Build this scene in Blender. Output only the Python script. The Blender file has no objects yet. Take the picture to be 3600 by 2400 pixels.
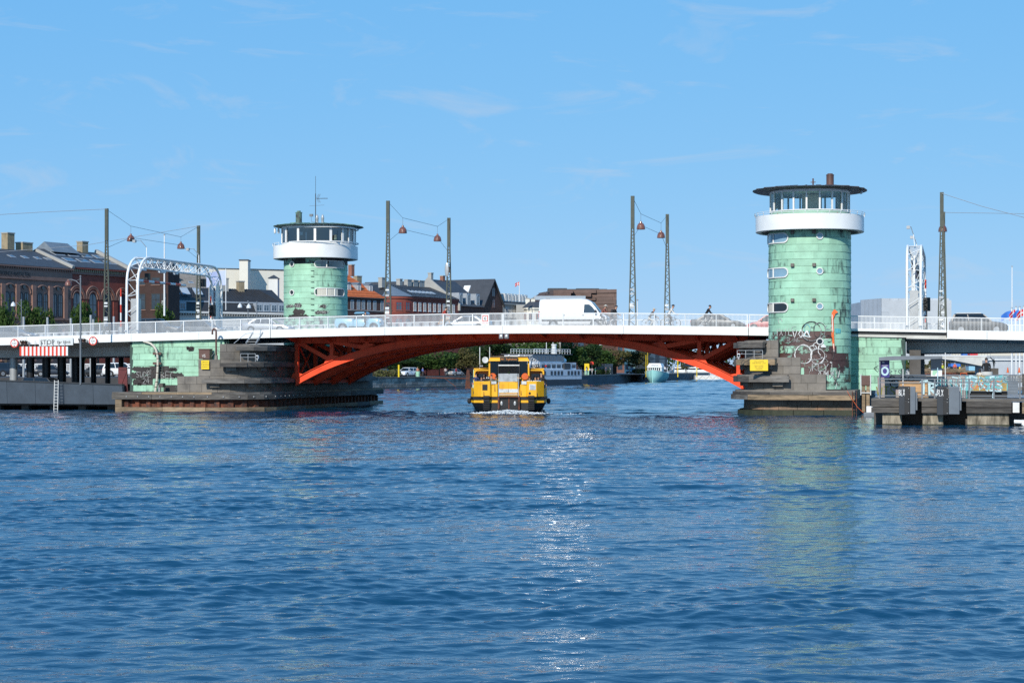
import bpy, bmesh, math, random
import numpy as np
from mathutils import Vector, Matrix
R = math.radians
rnd = random.Random(7)
scene = bpy.context.scene
COL = scene.collection

# ------------------------------------------------------------------ camera
F, HZ, H = 6400.0, 1290.0, 3.8          # focal length and horizon row in photograph pixels, eye height above water
cam_d = bpy.data.cameras.new('camera')
cam_d.sensor_width = 36.0
cam_d.lens = 36.0 * F / 3600.0
cam_d.shift_y = (HZ - 1200.0) / 3600.0
cam_d.clip_start = 0.5
cam_d.clip_end = 9000
cam = bpy.data.objects.new('camera', cam_d)
cam.location = (0, 0, H)
cam.rotation_euler = (R(90), 0, 0)
COL.objects.link(cam)
scene.camera = cam

# ------------------------------------------------------------------ sky and sun
SUN_EL, SUN_AZ = 30.0, 20.0             # elevation; light travels 20 degrees to the right of the view axis
w = bpy.data.worlds.new('World'); scene.world = w; w.use_nodes = True
nt = w.node_tree; nt.nodes.clear()
def wn(kind, **kw):
    n = nt.nodes.new(kind)
    for k, v in kw.items(): setattr(n, k, v)
    return n
sky = wn('ShaderNodeTexSky', sky_type='NISHITA', sun_disc=False)
sky.sun_elevation = R(SUN_EL); sky.sun_rotation = R(180 + SUN_AZ)
sky.altitude = 1500; sky.air_density = 1.0; sky.dust_density = 0.0; sky.ozone_density = 1.5
hsv = wn('ShaderNodeHueSaturation'); hsv.inputs['Hue'].default_value = 0.5; hsv.inputs['Saturation'].default_value = 1.1; hsv.inputs['Value'].default_value = 1.0
tint = wn('ShaderNodeMixRGB', blend_type='MULTIPLY'); tint.inputs[0].default_value = 1.0; tint.inputs[2].default_value = (.80, 1.07, 1.27, 1)
nt.links.new(sky.outputs[0], tint.inputs[1]); nt.links.new(tint.outputs[0], hsv.inputs['Color'])
sep = wn('ShaderNodeSeparateColor'); com = wn('ShaderNodeCombineColor'); nt.links.new(hsv.outputs[0], sep.inputs[0])
for i_, (ex, kk) in enumerate(((.50, 1.717), (.26, 3.95), (.09, 8.60))):
    pw_ = wn('ShaderNodeMath', operation='POWER'); pw_.inputs[1].default_value = ex; ml_ = wn('ShaderNodeMath', operation='MULTIPLY'); ml_.inputs[1].default_value = kk
    nt.links.new(sep.outputs[i_], pw_.inputs[0]); nt.links.new(pw_.outputs[0], ml_.inputs[0]); nt.links.new(ml_.outputs[0], com.inputs[i_])
tc = wn('ShaderNodeTexCoord')
def cirrus(scale, rot, thresh, seed, dist):
    mp = wn('ShaderNodeMapping'); mp.inputs['Rotation'].default_value = (0, R(rot), 0)
    mp.inputs['Scale'].default_value = scale; mp.inputs['Location'].default_value = (seed, seed * .37, seed * 1.7)
    nz = wn('ShaderNodeTexNoise'); nz.inputs['Scale'].default_value = 1.0; nz.inputs['Detail'].default_value = 7
    nz.inputs['Roughness'].default_value = .6; nz.inputs['Distortion'].default_value = dist
    mr = wn('ShaderNodeMapRange'); mr.inputs['From Min'].default_value = thresh; mr.inputs['From Max'].default_value = thresh + .22
    mr.clamp = True
    nt.links.new(tc.outputs['Generated'], mp.inputs[0]); nt.links.new(mp.outputs[0], nz.inputs['Vector']); nt.links.new(nz.outputs['Fac'], mr.inputs[0])
    return mr.outputs[0]
c1 = cirrus((12, 12, 34), 24, .575, 5.9, .8)
c2 = cirrus((9, 9, 60), -6, .60, 2.4, .6)
mx = wn('ShaderNodeMath', operation='MAXIMUM'); nt.links.new(c1, mx.inputs[0]); nt.links.new(c2, mx.inputs[1])
mul = wn('ShaderNodeMath', operation='MULTIPLY'); nt.links.new(mx.outputs[0], mul.inputs[0]); mul.inputs[1].default_value = .46
mixc = wn('ShaderNodeMixRGB'); nt.links.new(mul.outputs[0], mixc.inputs[0]); nt.links.new(com.outputs[0], mixc.inputs[1])
mixc.inputs[2].default_value = (7.0, 7.6, 8.6, 1)
bg = wn('ShaderNodeBackground'); bg.inputs['Strength'].default_value = 0.085
nt.links.new(mixc.outputs[0], bg.inputs['Color'])
wo = wn('ShaderNodeOutputWorld'); nt.links.new(bg.outputs[0], wo.inputs['Surface'])

sd = bpy.data.lights.new('sun', 'SUN'); sd.energy = 4.2; sd.angle = R(.53); sd.color = (1, .95, .86)
sun = bpy.data.objects.new('sun', sd); COL.objects.link(sun)
sun_dir = Vector((math.sin(R(SUN_AZ)) * math.cos(R(SUN_EL)), math.cos(R(SUN_AZ)) * math.cos(R(SUN_EL)), -math.sin(R(SUN_EL))))
sun.rotation_euler = sun_dir.to_track_quat('-Z', 'Y').to_euler()
sun.location = (-40, -60, 80)

vs = scene.view_settings
vs.view_transform = 'Standard'; vs.look = 'None'; vs.exposure = 0.0; vs.gamma = 1.0; vs.use_curve_mapping = False
scene.render.engine = 'CYCLES'
cy = scene.cycles
cy.max_bounces = 8; cy.diffuse_bounces = 3; cy.glossy_bounces = 4; cy.transmission_bounces = 6; cy.transparent_max_bounces = 12
cy.sample_clamp_indirect = 10.0; cy.caustics_reflective = True; cy.blur_glossy = 2.0; cy.caustics_refractive = False
cy.use_denoising = False

# ------------------------------------------------------------------ coordinates
def P(px, py, Y): return Vector(((px - 1800) / F * Y, Y, H + (HZ - py) / F * Y))
def PX(px, Y): return (px - 1800) / F * Y
def PZ(py, Y): return H + (HZ - py) / F * Y
TH = R(13.73); CU, SU = math.cos(TH), math.sin(TH); D0 = 156.0
def B(t, v, z=0.0): return Vector((t * CU + v * SU, D0 - t * SU + v * CU, z))     # bridge axes: t along, v across (away)
def T(px, v=0.0):                                                                # t of an image column in the plane v
    q = (px - 1800) / F
    return (q * (D0 + v * CU) - v * SU) / (CU + q * SU)
def BY(t, v=0.0): return D0 - t * SU + v * CU
def drop(t): return .0245 * (math.sqrt(t * t + 225) - 15)
def ZR(t): return 8.44 - drop(t)                                                 # top of the parapet rail
S0 = Vector((-86.2, 253.6)); SD = Vector((.479, .878)).normalized(); SN = Vector((SD.y, -SD.x))
def S(s, n=0.0, z=0.0):                                                          # street axes: s along the quay, n towards the water
    p = S0 + SD * s + SN * n
    return Vector((p.x, p.y, z))
def SS(px, n=0.0):
    q = (px - 1800) / F
    b = S0 + SN * n
    return (q * b.y - b.x) / (SD.x - q * SD.y)
S_ROT = math.atan2(SD.y, SD.x)

# ------------------------------------------------------------------ mesh builder
class MB:
    def __init__(s): s.v = []; s.f = []; s.m = []; s.cm = 0
    def add(s, vs, fs):
        o = len(s.v); s.v += [tuple(p) for p in vs]; s.f += [tuple(i + o for i in f) for f in fs]; s.m += [s.cm] * len(fs)
        return s
    def hexa(s, p): return s.add(p, [(3, 2, 1, 0), (4, 5, 6, 7), (0, 1, 5, 4), (1, 2, 6, 5), (2, 3, 7, 6), (3, 0, 4, 7)])
    def bx(s, x0, x1, y0, y1, z0, z1):
        return s.hexa([(x0, y0, z0), (x1, y0, z0), (x1, y1, z0), (x0, y1, z0), (x0, y0, z1), (x1, y0, z1), (x1, y1, z1), (x0, y1, z1)])
    def box(s, c, d, rz=0.0):
        cs, sn = math.cos(rz), math.sin(rz); p = []
        for z in (-.5, .5):
            for x, y in ((-.5, -.5), (.5, -.5), (.5, .5), (-.5, .5)):
                X, Y = x * d[0], y * d[1]
                p.append((c[0] + X * cs - Y * sn, c[1] + X * sn + Y * cs, c[2] + z * d[2]))
        return s.hexa(p)
    def bar(s, a, b, wd, ht, up=(0, 0, 1)):
        a, b = Vector(a), Vector(b); d = (b - a).normalized(); up = Vector(up)
        sx = d.cross(up)
        if sx.length < 1e-4: sx = d.cross(Vector((0, 1, 0)))
        sx.normalize(); sz = sx.cross(d).normalized()
        sx *= wd / 2; sz *= ht / 2
        return s.hexa([a - sx - sz, a + sx - sz, b + sx - sz, b - sx - sz, a - sx + sz, a + sx + sz, b + sx + sz, b - sx + sz])
    def tube(s, pts, r, n=6, caps=True):
        pts = [Vector(p) for p in pts]; k = len(pts)
        rs = r if isinstance(r, (list, tuple)) else [r] * k
        o = len(s.v); prev = None; vs = []
        for i, p in enumerate(pts):
            d = (pts[min(i + 1, k - 1)] - pts[max(i - 1, 0)]).normalized()
            if prev is None:
                a = d.cross(Vector((0, 0, 1)))
                if a.length < 1e-3: a = d.cross(Vector((0, 1, 0)))
            else:
                a = prev - d * prev.dot(d)
            a.normalize(); prev = a; b = d.cross(a)
            for j in range(n):
                an = 2 * math.pi * j / n
                vs.append(p + (a * math.cos(an) + b * math.sin(an)) * rs[i])
        fs = []
        for i in range(k - 1):
            for j in range(n):
                fs.append((i * n + j, i * n + (j + 1) % n, (i + 1) * n + (j + 1) % n, (i + 1) * n + j))
        if caps: fs += [tuple(range(n - 1, -1, -1)), tuple((k - 1) * n + j for j in range(n))]
        return s.add(vs, fs)
    def lathe(s, prof, n=20, c=(0, 0, 0), fn=None):
        vs, fs = [], []; k = len(prof)
        for r, z in prof:
            for j in range(n):
                an = 2 * math.pi * j / n
                x, y = (fn(an) if fn else (math.cos(an), math.sin(an)))
                vs.append((c[0] + r * x, c[1] + r * y, c[2] + z))
        for i in range(k - 1):
            for j in range(n): fs.append((i * n + j, i * n + (j + 1) % n, (i + 1) * n + (j + 1) % n, (i + 1) * n + j))
        fs += [tuple(range(n - 1, -1, -1)), tuple((k - 1) * n + j for j in range(n))]
        return s.add(vs, fs)
    def prism(s, poly, a0, a1, ax='y'):
        n = len(poly)
        def pt(p, a): return {'y': (p[0], a, p[1]), 'z': (p[0], p[1], a), 'x': (a, p[0], p[1])}[ax]
        vs = [pt(p, a0) for p in poly] + [pt(p, a1) for p in poly]
        fs = [tuple(range(n - 1, -1, -1)), tuple(range(n, 2 * n))] + [(i, (i + 1) % n, n + (i + 1) % n, n + i) for i in range(n)]
        return s.add(vs, fs)
    def ball(s, c, r, n=10, m=6, sc=(1, 1, 1), z0=-1.0):
        prof = []
        for i in range(m + 1):
            a = -math.pi / 2 + math.pi * i / m
            if math.sin(a) < z0 - 1e-6: continue
            prof.append((max(math.cos(a), .001) * r, math.sin(a) * r * sc[2]))
        return s.lathe(prof, n, c, lambda an: (math.cos(an) * sc[0], math.sin(an) * sc[1]))
    def loft(s, secs, caps=True, closed=True):
        n = len(secs[0]); vs = [p for q in secs for p in q]; fs = []
        for i in range(len(secs) - 1):
            for j in range(n if closed else n - 1):
                fs.append((i * n + j, i * n + (j + 1) % n, (i + 1) * n + (j + 1) % n, (i + 1) * n + j))
        if caps and closed: fs += [tuple(range(n - 1, -1, -1)), tuple((len(secs) - 1) * n + j for j in range(n))]
        return s.add(vs, fs)
    def mesh(s, name, mats, smooth=0, fix=True):
        me = bpy.data.meshes.new(name); me.from_pydata(s.v, [], s.f)
        for m in (mats if isinstance(mats, (list, tuple)) else [mats]): me.materials.append(MT[m] if isinstance(m, str) else m)
        if max(s.m or [0]): me.polygons.foreach_set('material_index', s.m)
        if fix:
            bm = bmesh.new(); bm.from_mesh(me); bmesh.ops.recalc_face_normals(bm, faces=bm.faces); bm.to_mesh(me); bm.free()
        if smooth:
            me.polygons.foreach_set('use_smooth', [True] * len(me.polygons))
            me.set_sharp_from_angle(angle=R(smooth))
        me.update()
        return me
    def build(s, name, mats, parent=None, smooth=0, loc=None, rz=0.0, bev=0):
        return link(name, s.mesh(name, mats, smooth), parent, loc, rz, bev=bev)
def link(name, me, parent=None, loc=None, rz=0.0, scale=None, bev=0):
    o = bpy.data.objects.new(name, me); COL.objects.link(o)
    if parent is not None: o.parent = parent
    if loc is not None: o.location = loc
    if rz: o.rotation_euler = (0, 0, rz)
    if scale is not None: o.scale = scale
    if bev:
        b = o.modifiers.new('bevel', 'BEVEL'); b.width = bev; b.segments = 2; b.limit_method = 'ANGLE'; b.angle_limit = R(40)
    return o
def tag(o, label=None, cat=None, group=None, kind=None):
    if label: o['label'] = label
    if cat: o['category'] = cat
    if group: o['group'] = group
    if kind: o['kind'] = kind
    return o
def thing(name, label, cat, loc=(0, 0, 0), rz=0.0, group=None):
    o = bpy.data.objects.new(name, None); COL.objects.link(o); o.location = loc; o.rotation_euler = (0, 0, rz); o.empty_display_size = .3
    return tag(o, label, cat, group)
def copy_tree(o, parent=None):
    c = o.copy(); COL.objects.link(c)
    if parent is not None: c.parent = parent
    for ch in o.children: copy_tree(ch, c)
    return c
def text_mesh(body, size, align='CENTER', thick=.004):
    cu = bpy.data.curves.new('lettering', 'FONT'); cu.body = body; cu.size = size; cu.align_x = align; cu.align_y = 'CENTER'; cu.extrude = thick; cu.resolution_u = 3
    o = bpy.data.objects.new('lettering', cu); COL.objects.link(o)
    dg = bpy.context.evaluated_depsgraph_get(); dg.update()
    me = bpy.data.meshes.new_from_object(o.evaluated_get(dg)); bpy.data.objects.remove(o); bpy.data.curves.remove(cu)
    return me
def text(body, size, mat, parent, loc, rot=(R(90), 0, 0), name='lettering', align='CENTER', sx=1.0):
    me = text_mesh(body, size, align); me.materials.clear(); me.materials.append(MT[mat])
    o = link(name, me, parent, loc); o.rotation_euler = rot; o.scale = (sx, 1, 1)
    return o

# ------------------------------------------------------------------ materials
MT = {}
def mat(name, col, rough=.6, metal=0.0, var=.18, scale=2.0, bump=0.0, bscale=None, spec=.5, rand=0.0, coat=0.0, c2=None, c2t=.6, c2w=.12, c2s=None, stretch=(1, 1, 1), alpha=1.0):
    m = bpy.data.materials.new(name); m.use_nodes = True; t = m.node_tree; n = t.nodes; L = t.links
    b = n['Principled BSDF']; b.inputs['Roughness'].default_value = rough; b.inputs['Metallic'].default_value = metal
    b.inputs['Specular IOR Level'].default_value = spec; b.inputs['Coat Weight'].default_value = coat; b.inputs['Coat Roughness'].default_value = .06
    geo = n.new('ShaderNodeNewGeometry'); mp = n.new('ShaderNodeMapping'); mp.inputs['Scale'].default_value = stretch
    L.new(geo.outputs['Position'], mp.inputs[0])
    base = n.new('ShaderNodeRGB'); base.outputs[0].default_value = (*col, 1); out = base.outputs[0]
    if c2 is not None:
        z = n.new('ShaderNodeTexNoise'); z.inputs['Scale'].default_value = c2s or scale * .6; z.inputs['Detail'].default_value = 6; z.inputs['Roughness'].default_value = .62
        L.new(mp.outputs[0], z.inputs['Vector'])
        mr = n.new('ShaderNodeMapRange'); mr.inputs['From Min'].default_value = c2t - c2w; mr.inputs['From Max'].default_value = c2t + c2w; L.new(z.outputs['Fac'], mr.inputs[0])
        mx = n.new('ShaderNodeMixRGB'); L.new(mr.outputs[0], mx.inputs[0]); L.new(out, mx.inputs[1]); mx.inputs[2].default_value = (*c2, 1); out = mx.outputs[0]
    if var or rand:
        z = n.new('ShaderNodeTexNoise'); z.inputs['Scale'].default_value = scale; z.inputs['Detail'].default_value = 7; z.inputs['Roughness'].default_value = .65
        L.new(mp.outputs[0], z.inputs['Vector'])
        mr = n.new('ShaderNodeMapRange'); mr.inputs['From Min'].default_value = .3; mr.inputs['From Max'].default_value = .7
        mr.inputs['To Min'].default_value = 1 - var; mr.inputs['To Max'].default_value = 1 + var * .6; L.new(z.outputs['Fac'], mr.inputs[0])
        val = mr.outputs[0]
        if rand:
            oi = n.new('ShaderNodeObjectInfo'); r2 = n.new('ShaderNodeMapRange'); r2.inputs['To Min'].default_value = 1 - rand; r2.inputs['To Max'].default_value = 1 + rand
            L.new(oi.outputs['Random'], r2.inputs[0]); mm = n.new('ShaderNodeMath'); mm.operation = 'MULTIPLY'; L.new(val, mm.inputs[0]); L.new(r2.outputs[0], mm.inputs[1]); val = mm.outputs[0]
        vm = n.new('ShaderNodeVectorMath'); vm.operation = 'SCALE'; L.new(out, vm.inputs[0]); L.new(val, vm.inputs['Scale']); out = vm.outputs[0]
    L.new(out, b.inputs['Base Color'])
    if bump:
        z = n.new('ShaderNodeTexNoise'); z.inputs['Scale'].default_value = bscale or scale * 4; z.inputs['Detail'].default_value = 5; L.new(mp.outputs[0], z.inputs['Vector'])
        bn = n.new('ShaderNodeBump'); bn.inputs['Strength'].default_value = bump; bn.inputs['Distance'].default_value = .05; L.new(z.outputs['Fac'], bn.inputs['Height']); L.new(bn.outputs[0], b.inputs['Normal'])
    MT[name] = m
    return m
mat('white_paint', (.80, .80, .77), .42, var=.07, scale=.8, bump=.03, rand=.015)
mat('white_dirty', (.74, .73, .68), .55, var=.15, scale=1.5, c2=(.42, .34, .24), c2t=.72, c2w=.06, c2s=1.2)
mat('rail_white', (.78, .79, .78), .45, var=.08, scale=1.2)
mat('bridge_red', (.86, .098, .036), .6, spec=.2, var=.16, scale=1.2, bump=.05, c2=(.40, .05, .03), c2t=.66, c2w=.12, c2s=.9)
mat('copper', (.335, .585, .41), .62, var=.24, scale=.8, rand=.075, c2=(.10, .21, .16), c2t=.73, c2w=.10, c2s=1.5, bump=.06, bscale=3)
mat('copper_streak', (.315, .565, .395), .62, var=.2, scale=1.3, rand=.06, c2=(.045, .06, .05), c2t=.585, c2w=.10, c2s=2.2, stretch=(1.2, 1.2, .35), bump=.08)
mat('copper_brown', (.085, .043, .036), .55, var=.35, scale=1.6, rand=.25, c2=(.25, .50, .38), c2t=.62, c2w=.05, c2s=1.4, bump=.08)
mat('copper_half', (.32, .57, .41), .6, var=.25, scale=1.6, rand=.1, c2=(.07, .045, .04), c2t=.52, c2w=.06, c2s=1.3, bump=.08)
mat('copper_black', (.035, .028, .026), .6, var=.4, scale=1.6, c2=(.25, .5, .38), c2t=.66, c2w=.05, c2s=1.2)
mat('seam_dark', (.05, .085, .07), .8, var=.3)
mat('roof_copper', (.20, .36, .27), .6, var=.3, scale=2, c2=(.06, .07, .06), c2t=.5)
mat('roof_brown', (.10, .075, .065), .5, var=.35, scale=2.0, c2=(.2, .22, .24), c2t=.6)
mat('pipe_brown', (.12, .06, .045), .5, var=.3)
mat('concrete', (.215, .19, .16), .85, var=.25, scale=1.2, rand=.14, bump=.15, c2=(.13, .115, .10), c2t=.6, c2w=.15)
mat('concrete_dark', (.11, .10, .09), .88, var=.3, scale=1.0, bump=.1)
mat('concrete_pale', (.60, .585, .54), .8, var=.12, scale=.7, bump=.05, c2=(.36, .34, .30), c2t=.66, c2w=.15)
mat('stone_wet', (.16, .12, .085), .7, var=.35, scale=1.5, rand=.2, bump=.2, c2=(.30, .17, .10), c2t=.6)
mat('algae', (.035, .04, .02), .7, var=.4, scale=3, bump=.3)
mat('timber', (.215, .195, .17), .8, var=.4, scale=2.0, rand=.28, bump=.25, stretch=(.5, .5, 3), c2=(.07, .06, .05), c2t=.55, c2w=.2)
mat('timber_brown', (.30, .215, .13), .8, var=.4, scale=2.5, rand=.25, bump=.25, stretch=(.5, .5, 3), c2=(.11, .085, .05), c2t=.6, c2w=.15)
mat('timber_dark', (.085, .075, .065), .8, var=.5, scale=2.5, rand=.3, bump=.25, stretch=(.4, .4, 3), c2=(.17, .15, .12), c2t=.62)
mat('plywood', (.55, .33, .16), .75, var=.25, scale=2.5, stretch=(.5, .5, 4))
mat('rust', (.16, .05, .025), .85, var=.5, scale=3, rand=.25, bump=.3, c2=(.055, .035, .03), c2t=.55, c2w=.1)
mat('steel_green', (.062, .072, .052), .55, var=.3, scale=2)
mat('steel_dark', (.035, .038, .04), .5, var=.25)
mat('steel_grey', (.16, .18, .20), .5, var=.2, scale=1.5)
mat('wall_blue', (.055, .072, .092), .55, var=.22, scale=.9, rand=.06, c2=(.11, .13, .15), c2t=.7)
mat('galv', (.42, .43, .43), .4, metal=.3, var=.15)
mat('alu', (.62, .62, .60), .35, metal=.4, var=.1)
mat('black', (.012, .012, .013), .5, var=.2)
mat('rubber', (.016, .016, .017), .8, var=.3, bump=.1)
mat('column_black', (.016, .016, .018), .38, var=.3)
mat('red_dark', (.13, .018, .018), .55, var=.25, c2=(.06, .015, .015), c2t=.6)
mat('sign_red', (.66, .05, .022), .45, var=.05)
mat('sign_white', (.78, .78, .76), .5, var=.04)
mat('sign_grey', (.66, .68, .67), .5, var=.04)
mat('sign_yellow', (.82, .58, .012), .5, var=.06)
mat('ink', (.02, .02, .022), .6, var=0)
mat('ink_grey', (.10, .11, .12), .6, var=0)
mat('ink_white', (.78, .78, .75), .7, var=.25, scale=9)
mat('ink_blue', (.52, .72, .76), .7, var=.25, scale=9)
mat('ink_olive', (.24, .22, .04), .7, var=.2)
mat('ink_orange', (.75, .13, .02), .6, var=.2, scale=5)
mat('ink_teal', (.13, .50, .50), .7, var=.25, scale=4)
mat('lamp_copper', (.20, .075, .048), .4, var=.25, coat=.2)
mat('tyre', (.014, .014, .015), .85, var=.2)
mat('rim', (.42, .43, .44), .35, metal=.6, var=.1)
mat('asphalt', (.06, .06, .062), .9, var=.25, scale=.6, bump=.1)
mat('paving', (.21, .20, .185), .9, var=.2, scale=.8, bump=.1)
mat('skin', (.50, .27, .18), .55, var=.08)
mat('hair_dark', (.028, .018, .013), .7, var=.3, scale=20)
mat('hair_fair', (.32, .22, .11), .7, var=.3, scale=20)
def glass(name, tint, refl=.10, rough=.02):
    m = bpy.data.materials.new(name); m.use_nodes = True; t = m.node_tree; n = t.nodes; L = t.links; n.remove(n['Principled BSDF'])
    tr = n.new('ShaderNodeBsdfTransparent'); tr.inputs[0].default_value = (*tint, 1)
    gl = n.new('ShaderNodeBsdfGlossy'); gl.inputs['Roughness'].default_value = rough; gl.inputs['Color'].default_value = (1, 1, 1, 1)
    fr = n.new('ShaderNodeFresnel'); fr.inputs['IOR'].default_value = 1.5
    mr = n.new('ShaderNodeMath'); mr.operation = 'ADD'; mr.inputs[1].default_value = refl; mr.use_clamp = True; L.new(fr.outputs[0], mr.inputs[0])
    mx = n.new('ShaderNodeMixShader'); L.new(mr.outputs[0], mx.inputs[0]); L.new(tr.outputs[0], mx.inputs[1]); L.new(gl.outputs[0], mx.inputs[2])
    L.new(mx.outputs[0], n['Material Output'].inputs['Surface']); MT[name] = m
glass('glass_clear', (.92, .965, .98), .02)
glass('glass_smoke', (.30, .34, .36), .10)
mat('glass_dark', (.012, .015, .018), .06, var=.2, scale=.7, spec=.8)
mat('glass_blue', (.05, .075, .10), .05, var=.3, scale=.5, spec=1.0)
mat('glass_sky', (.22, .36, .45), .06, var=.15, scale=.6, spec=.8)  # opaque panes coloured pale blue for the sky seen through the tower
mat('curtain', (.62, .58, .48), .8, var=.15, scale=3, stretch=(4, 4, .3))
# ------------------------------------------------------------------ water
def wave_set(seed, n, lmin, lmax, slope, spread):
    r = np.random.RandomState(seed)
    lam = np.exp(r.uniform(math.log(lmin), math.log(lmax), n)); ang = r.normal(0, R(spread), n) - math.pi / 2 + R(12)
    k = 2 * math.pi / lam
    amp = slope * math.sqrt(2.0 / n) / k * (.75 + .5 * r.rand(n))
    return k * np.cos(ang), k * np.sin(ang), amp, r.uniform(0, 6.28, n), lam
W_A = wave_set(3, 60, .22, .9, .098, 32)
W_B = wave_set(5, 34, .9, 3.2, .055, 30)
W_C = wave_set(9, 14, 3.2, 14., .013, 45)
def patch(x, y):
    g = np.zeros_like(x); r = np.random.RandomState(21)
    for i in range(12):
        l = r.uniform(8, 60); a = r.uniform(0, 6.28)
        g += np.sin((x * math.cos(a) + y * math.sin(a)) * 6.28 / l + r.uniform(0, 6.28))
    return np.clip(1.0 + .14 * g, .5, 1.5)
FERRY = P(1790, 1451, 149.5)
def height(x, y, lo):
    h = np.zeros_like(x); pt = patch(x, y)
    sl = lambda st, m: float((((st[0] ** 2 + st[1] ** 2) * st[2] ** 2)[m]).sum())
    tot = sum(sl(st, st[4] > 0) for st in (W_A, W_B)); rem = sum(sl(st, st[4] >= lo) for st in (W_A, W_B))
    bo = min(math.sqrt(tot / rem), 2.6) if rem > 0 else 1.0
    for st, g in ((W_A, True), (W_B, True), (W_C, False)):
        kx, ky, am, ph, lam = st
        for i in range(len(kx)):
            if lam[i] < lo: continue
            s_ = np.sin(kx[i] * x + ky[i] * y + ph[i])
            h += am[i] * s_ * (pt * bo if g else (1.0 if lo < 2 else 5.0))
    # wake of the ferry: two low ridges spreading from the bow
    dx, dy = x - FERRY.x, y - (FERRY.y - 1.0)
    for sg in (-1, 1):
        d = dy - .05 * np.abs(dx) + .25 * np.sin(dx * .6)
        on = np.clip((sg * dx - 2.2) / 2., 0, 1) * np.clip((15 - sg * dx) / 6., 0, 1)
        h += .20 * on * np.exp(-(d / .55) ** 2) * (.7 + .3 * np.sin(dx * 1.1 + sg)) - .10 * on * np.exp(-((d - 1.6) / .8) ** 2)
    return h
def water_grid(y0, y1, dy, dx, lo, mg):
    ys = np.arange(y0, y1 + dy * .5, dy); half = .2815 * y1 + mg
    nx = int(2 * half / dx) + 1; xs = np.linspace(-half, half, nx)
    X, Y = np.meshgrid(xs, ys); Z = height(X, Y, lo)
    keep = np.abs(X) < .2815 * Y + mg + dx
    idx = -np.ones(X.shape, int); idx[keep] = np.arange(keep.sum())
    vs = np.stack([X[keep], Y[keep], Z[keep]], 1)
    q = np.stack([idx[:-1, :-1], idx[:-1, 1:], idx[1:, 1:], idx[1:, :-1]], -1).reshape(-1, 4)
    q = q[(q >= 0).all(1)]
    return vs, q
def np_mesh(name, parts, m):
    V = np.concatenate([p[0] for p in parts]); o = 0; Q = []
    for v, q in parts: Q.append(q + o); o += len(v)
    Q = np.concatenate(Q); me = bpy.data.meshes.new(name)
    me.vertices.add(len(V)); me.vertices.foreach_set('co', V.astype(np.float32).ravel())
    me.loops.add(Q.size); me.loops.foreach_set('vertex_index', Q.astype(np.int32).ravel())
    me.polygons.add(len(Q)); me.polygons.foreach_set('loop_start', np.arange(0, Q.size, 4, dtype=np.int32))
    me.polygons.foreach_set('use_smooth', np.ones(len(Q), bool))
    me.materials.append(m); me.update(calc_edges=True)
    return me
wm = bpy.data.materials.new('water'); wm.use_nodes = True; t_ = wm.node_tree; n_ = t_.nodes; b_ = n_['Principled BSDF']
b_.inputs['Base Color'].default_value = (.004, .044, .090, 1); b_.inputs['Roughness'].default_value = .02; b_.inputs['IOR'].default_value = 1.333
g_ = n_.new('ShaderNodeNewGeometry'); mp_ = n_.new('ShaderNodeMapping'); mp_.inputs['Scale'].default_value = (1.0, 1.7, 1.0); mp_.inputs['Rotation'].default_value = (0, 0, R(-12))
t_.links.new(g_.outputs['Position'], mp_.inputs[0])
z1 = n_.new('ShaderNodeTexNoise'); z1.inputs['Scale'].default_value = 3.2; z1.inputs['Detail'].default_value = 3; z1.inputs['Roughness'].default_value = .55
t_.links.new(mp_.outputs[0], z1.inputs['Vector'])
bn_ = n_.new('ShaderNodeBump'); bn_.inputs['Strength'].default_value = .35; bn_.inputs['Distance'].default_value = .06
t_.links.new(z1.outputs['Fac'], bn_.inputs['Height']); t_.links.new(bn_.outputs[0], b_.inputs['Normal']); MT['water'] = wm
far = np.array([[-900, 5, -.22], [900, 5, -.22], [900, 3200, -.22], [-900, 3200, -.22]], float)
wme = np_mesh('water', [water_grid(18.5, 52, .05, .06, .2, 2), water_grid(51.9, 136, .115, .14, .36, 3), water_grid(135.8, 300, .33, .36, .8, 5),
                        water_grid(299.5, 620, .9, 1.0, 2.4, 10), (far, np.array([[0, 1, 2, 3]]))], wm)
water = link('water', wme); water['kind'] = 'structure'

# foam along the ferry's bow wave
mat('foam', (.72, .76, .78), .8, var=.3, scale=6)
fb = MB()
for i in range(1500):
    a = rnd.random(); sgn = rnd.choice((-1, 1))
    x = sgn * (abs(rnd.gauss(0, 1.4)) if rnd.random() < .93 else rnd.choice((rnd.gauss(3.6, .5), rnd.gauss(5.2, .4)))); y = -1.2 - .10 * abs(x) + rnd.gauss(0, .3) + .3 * math.cos(x) + .2 * math.sin(2.3 * x)
    fx, fy = FERRY.x + x, FERRY.y + y
    z = float(height(np.array([fx]), np.array([fy]), .4)[0]) + (.02 + rnd.random() ** 2 * .30 * max(0, 1 - abs(x) / 3.2) if abs(x) < 3.2 else .0)
    l = rnd.uniform(.02, .10); d = rnd.uniform(.02, .07); q = rnd.uniform(-.2, .2)
    fb.ball((fx, fy, z), 1, 5, 3, (l, d, rnd.uniform(.02, .05 if abs(x) < 3.4 else .03)))
tag(fb.build('bow_foam', 'foam', smooth=60), 'white foam curling off the bow of the yellow ferry', 'foam', kind='stuff')

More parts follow.
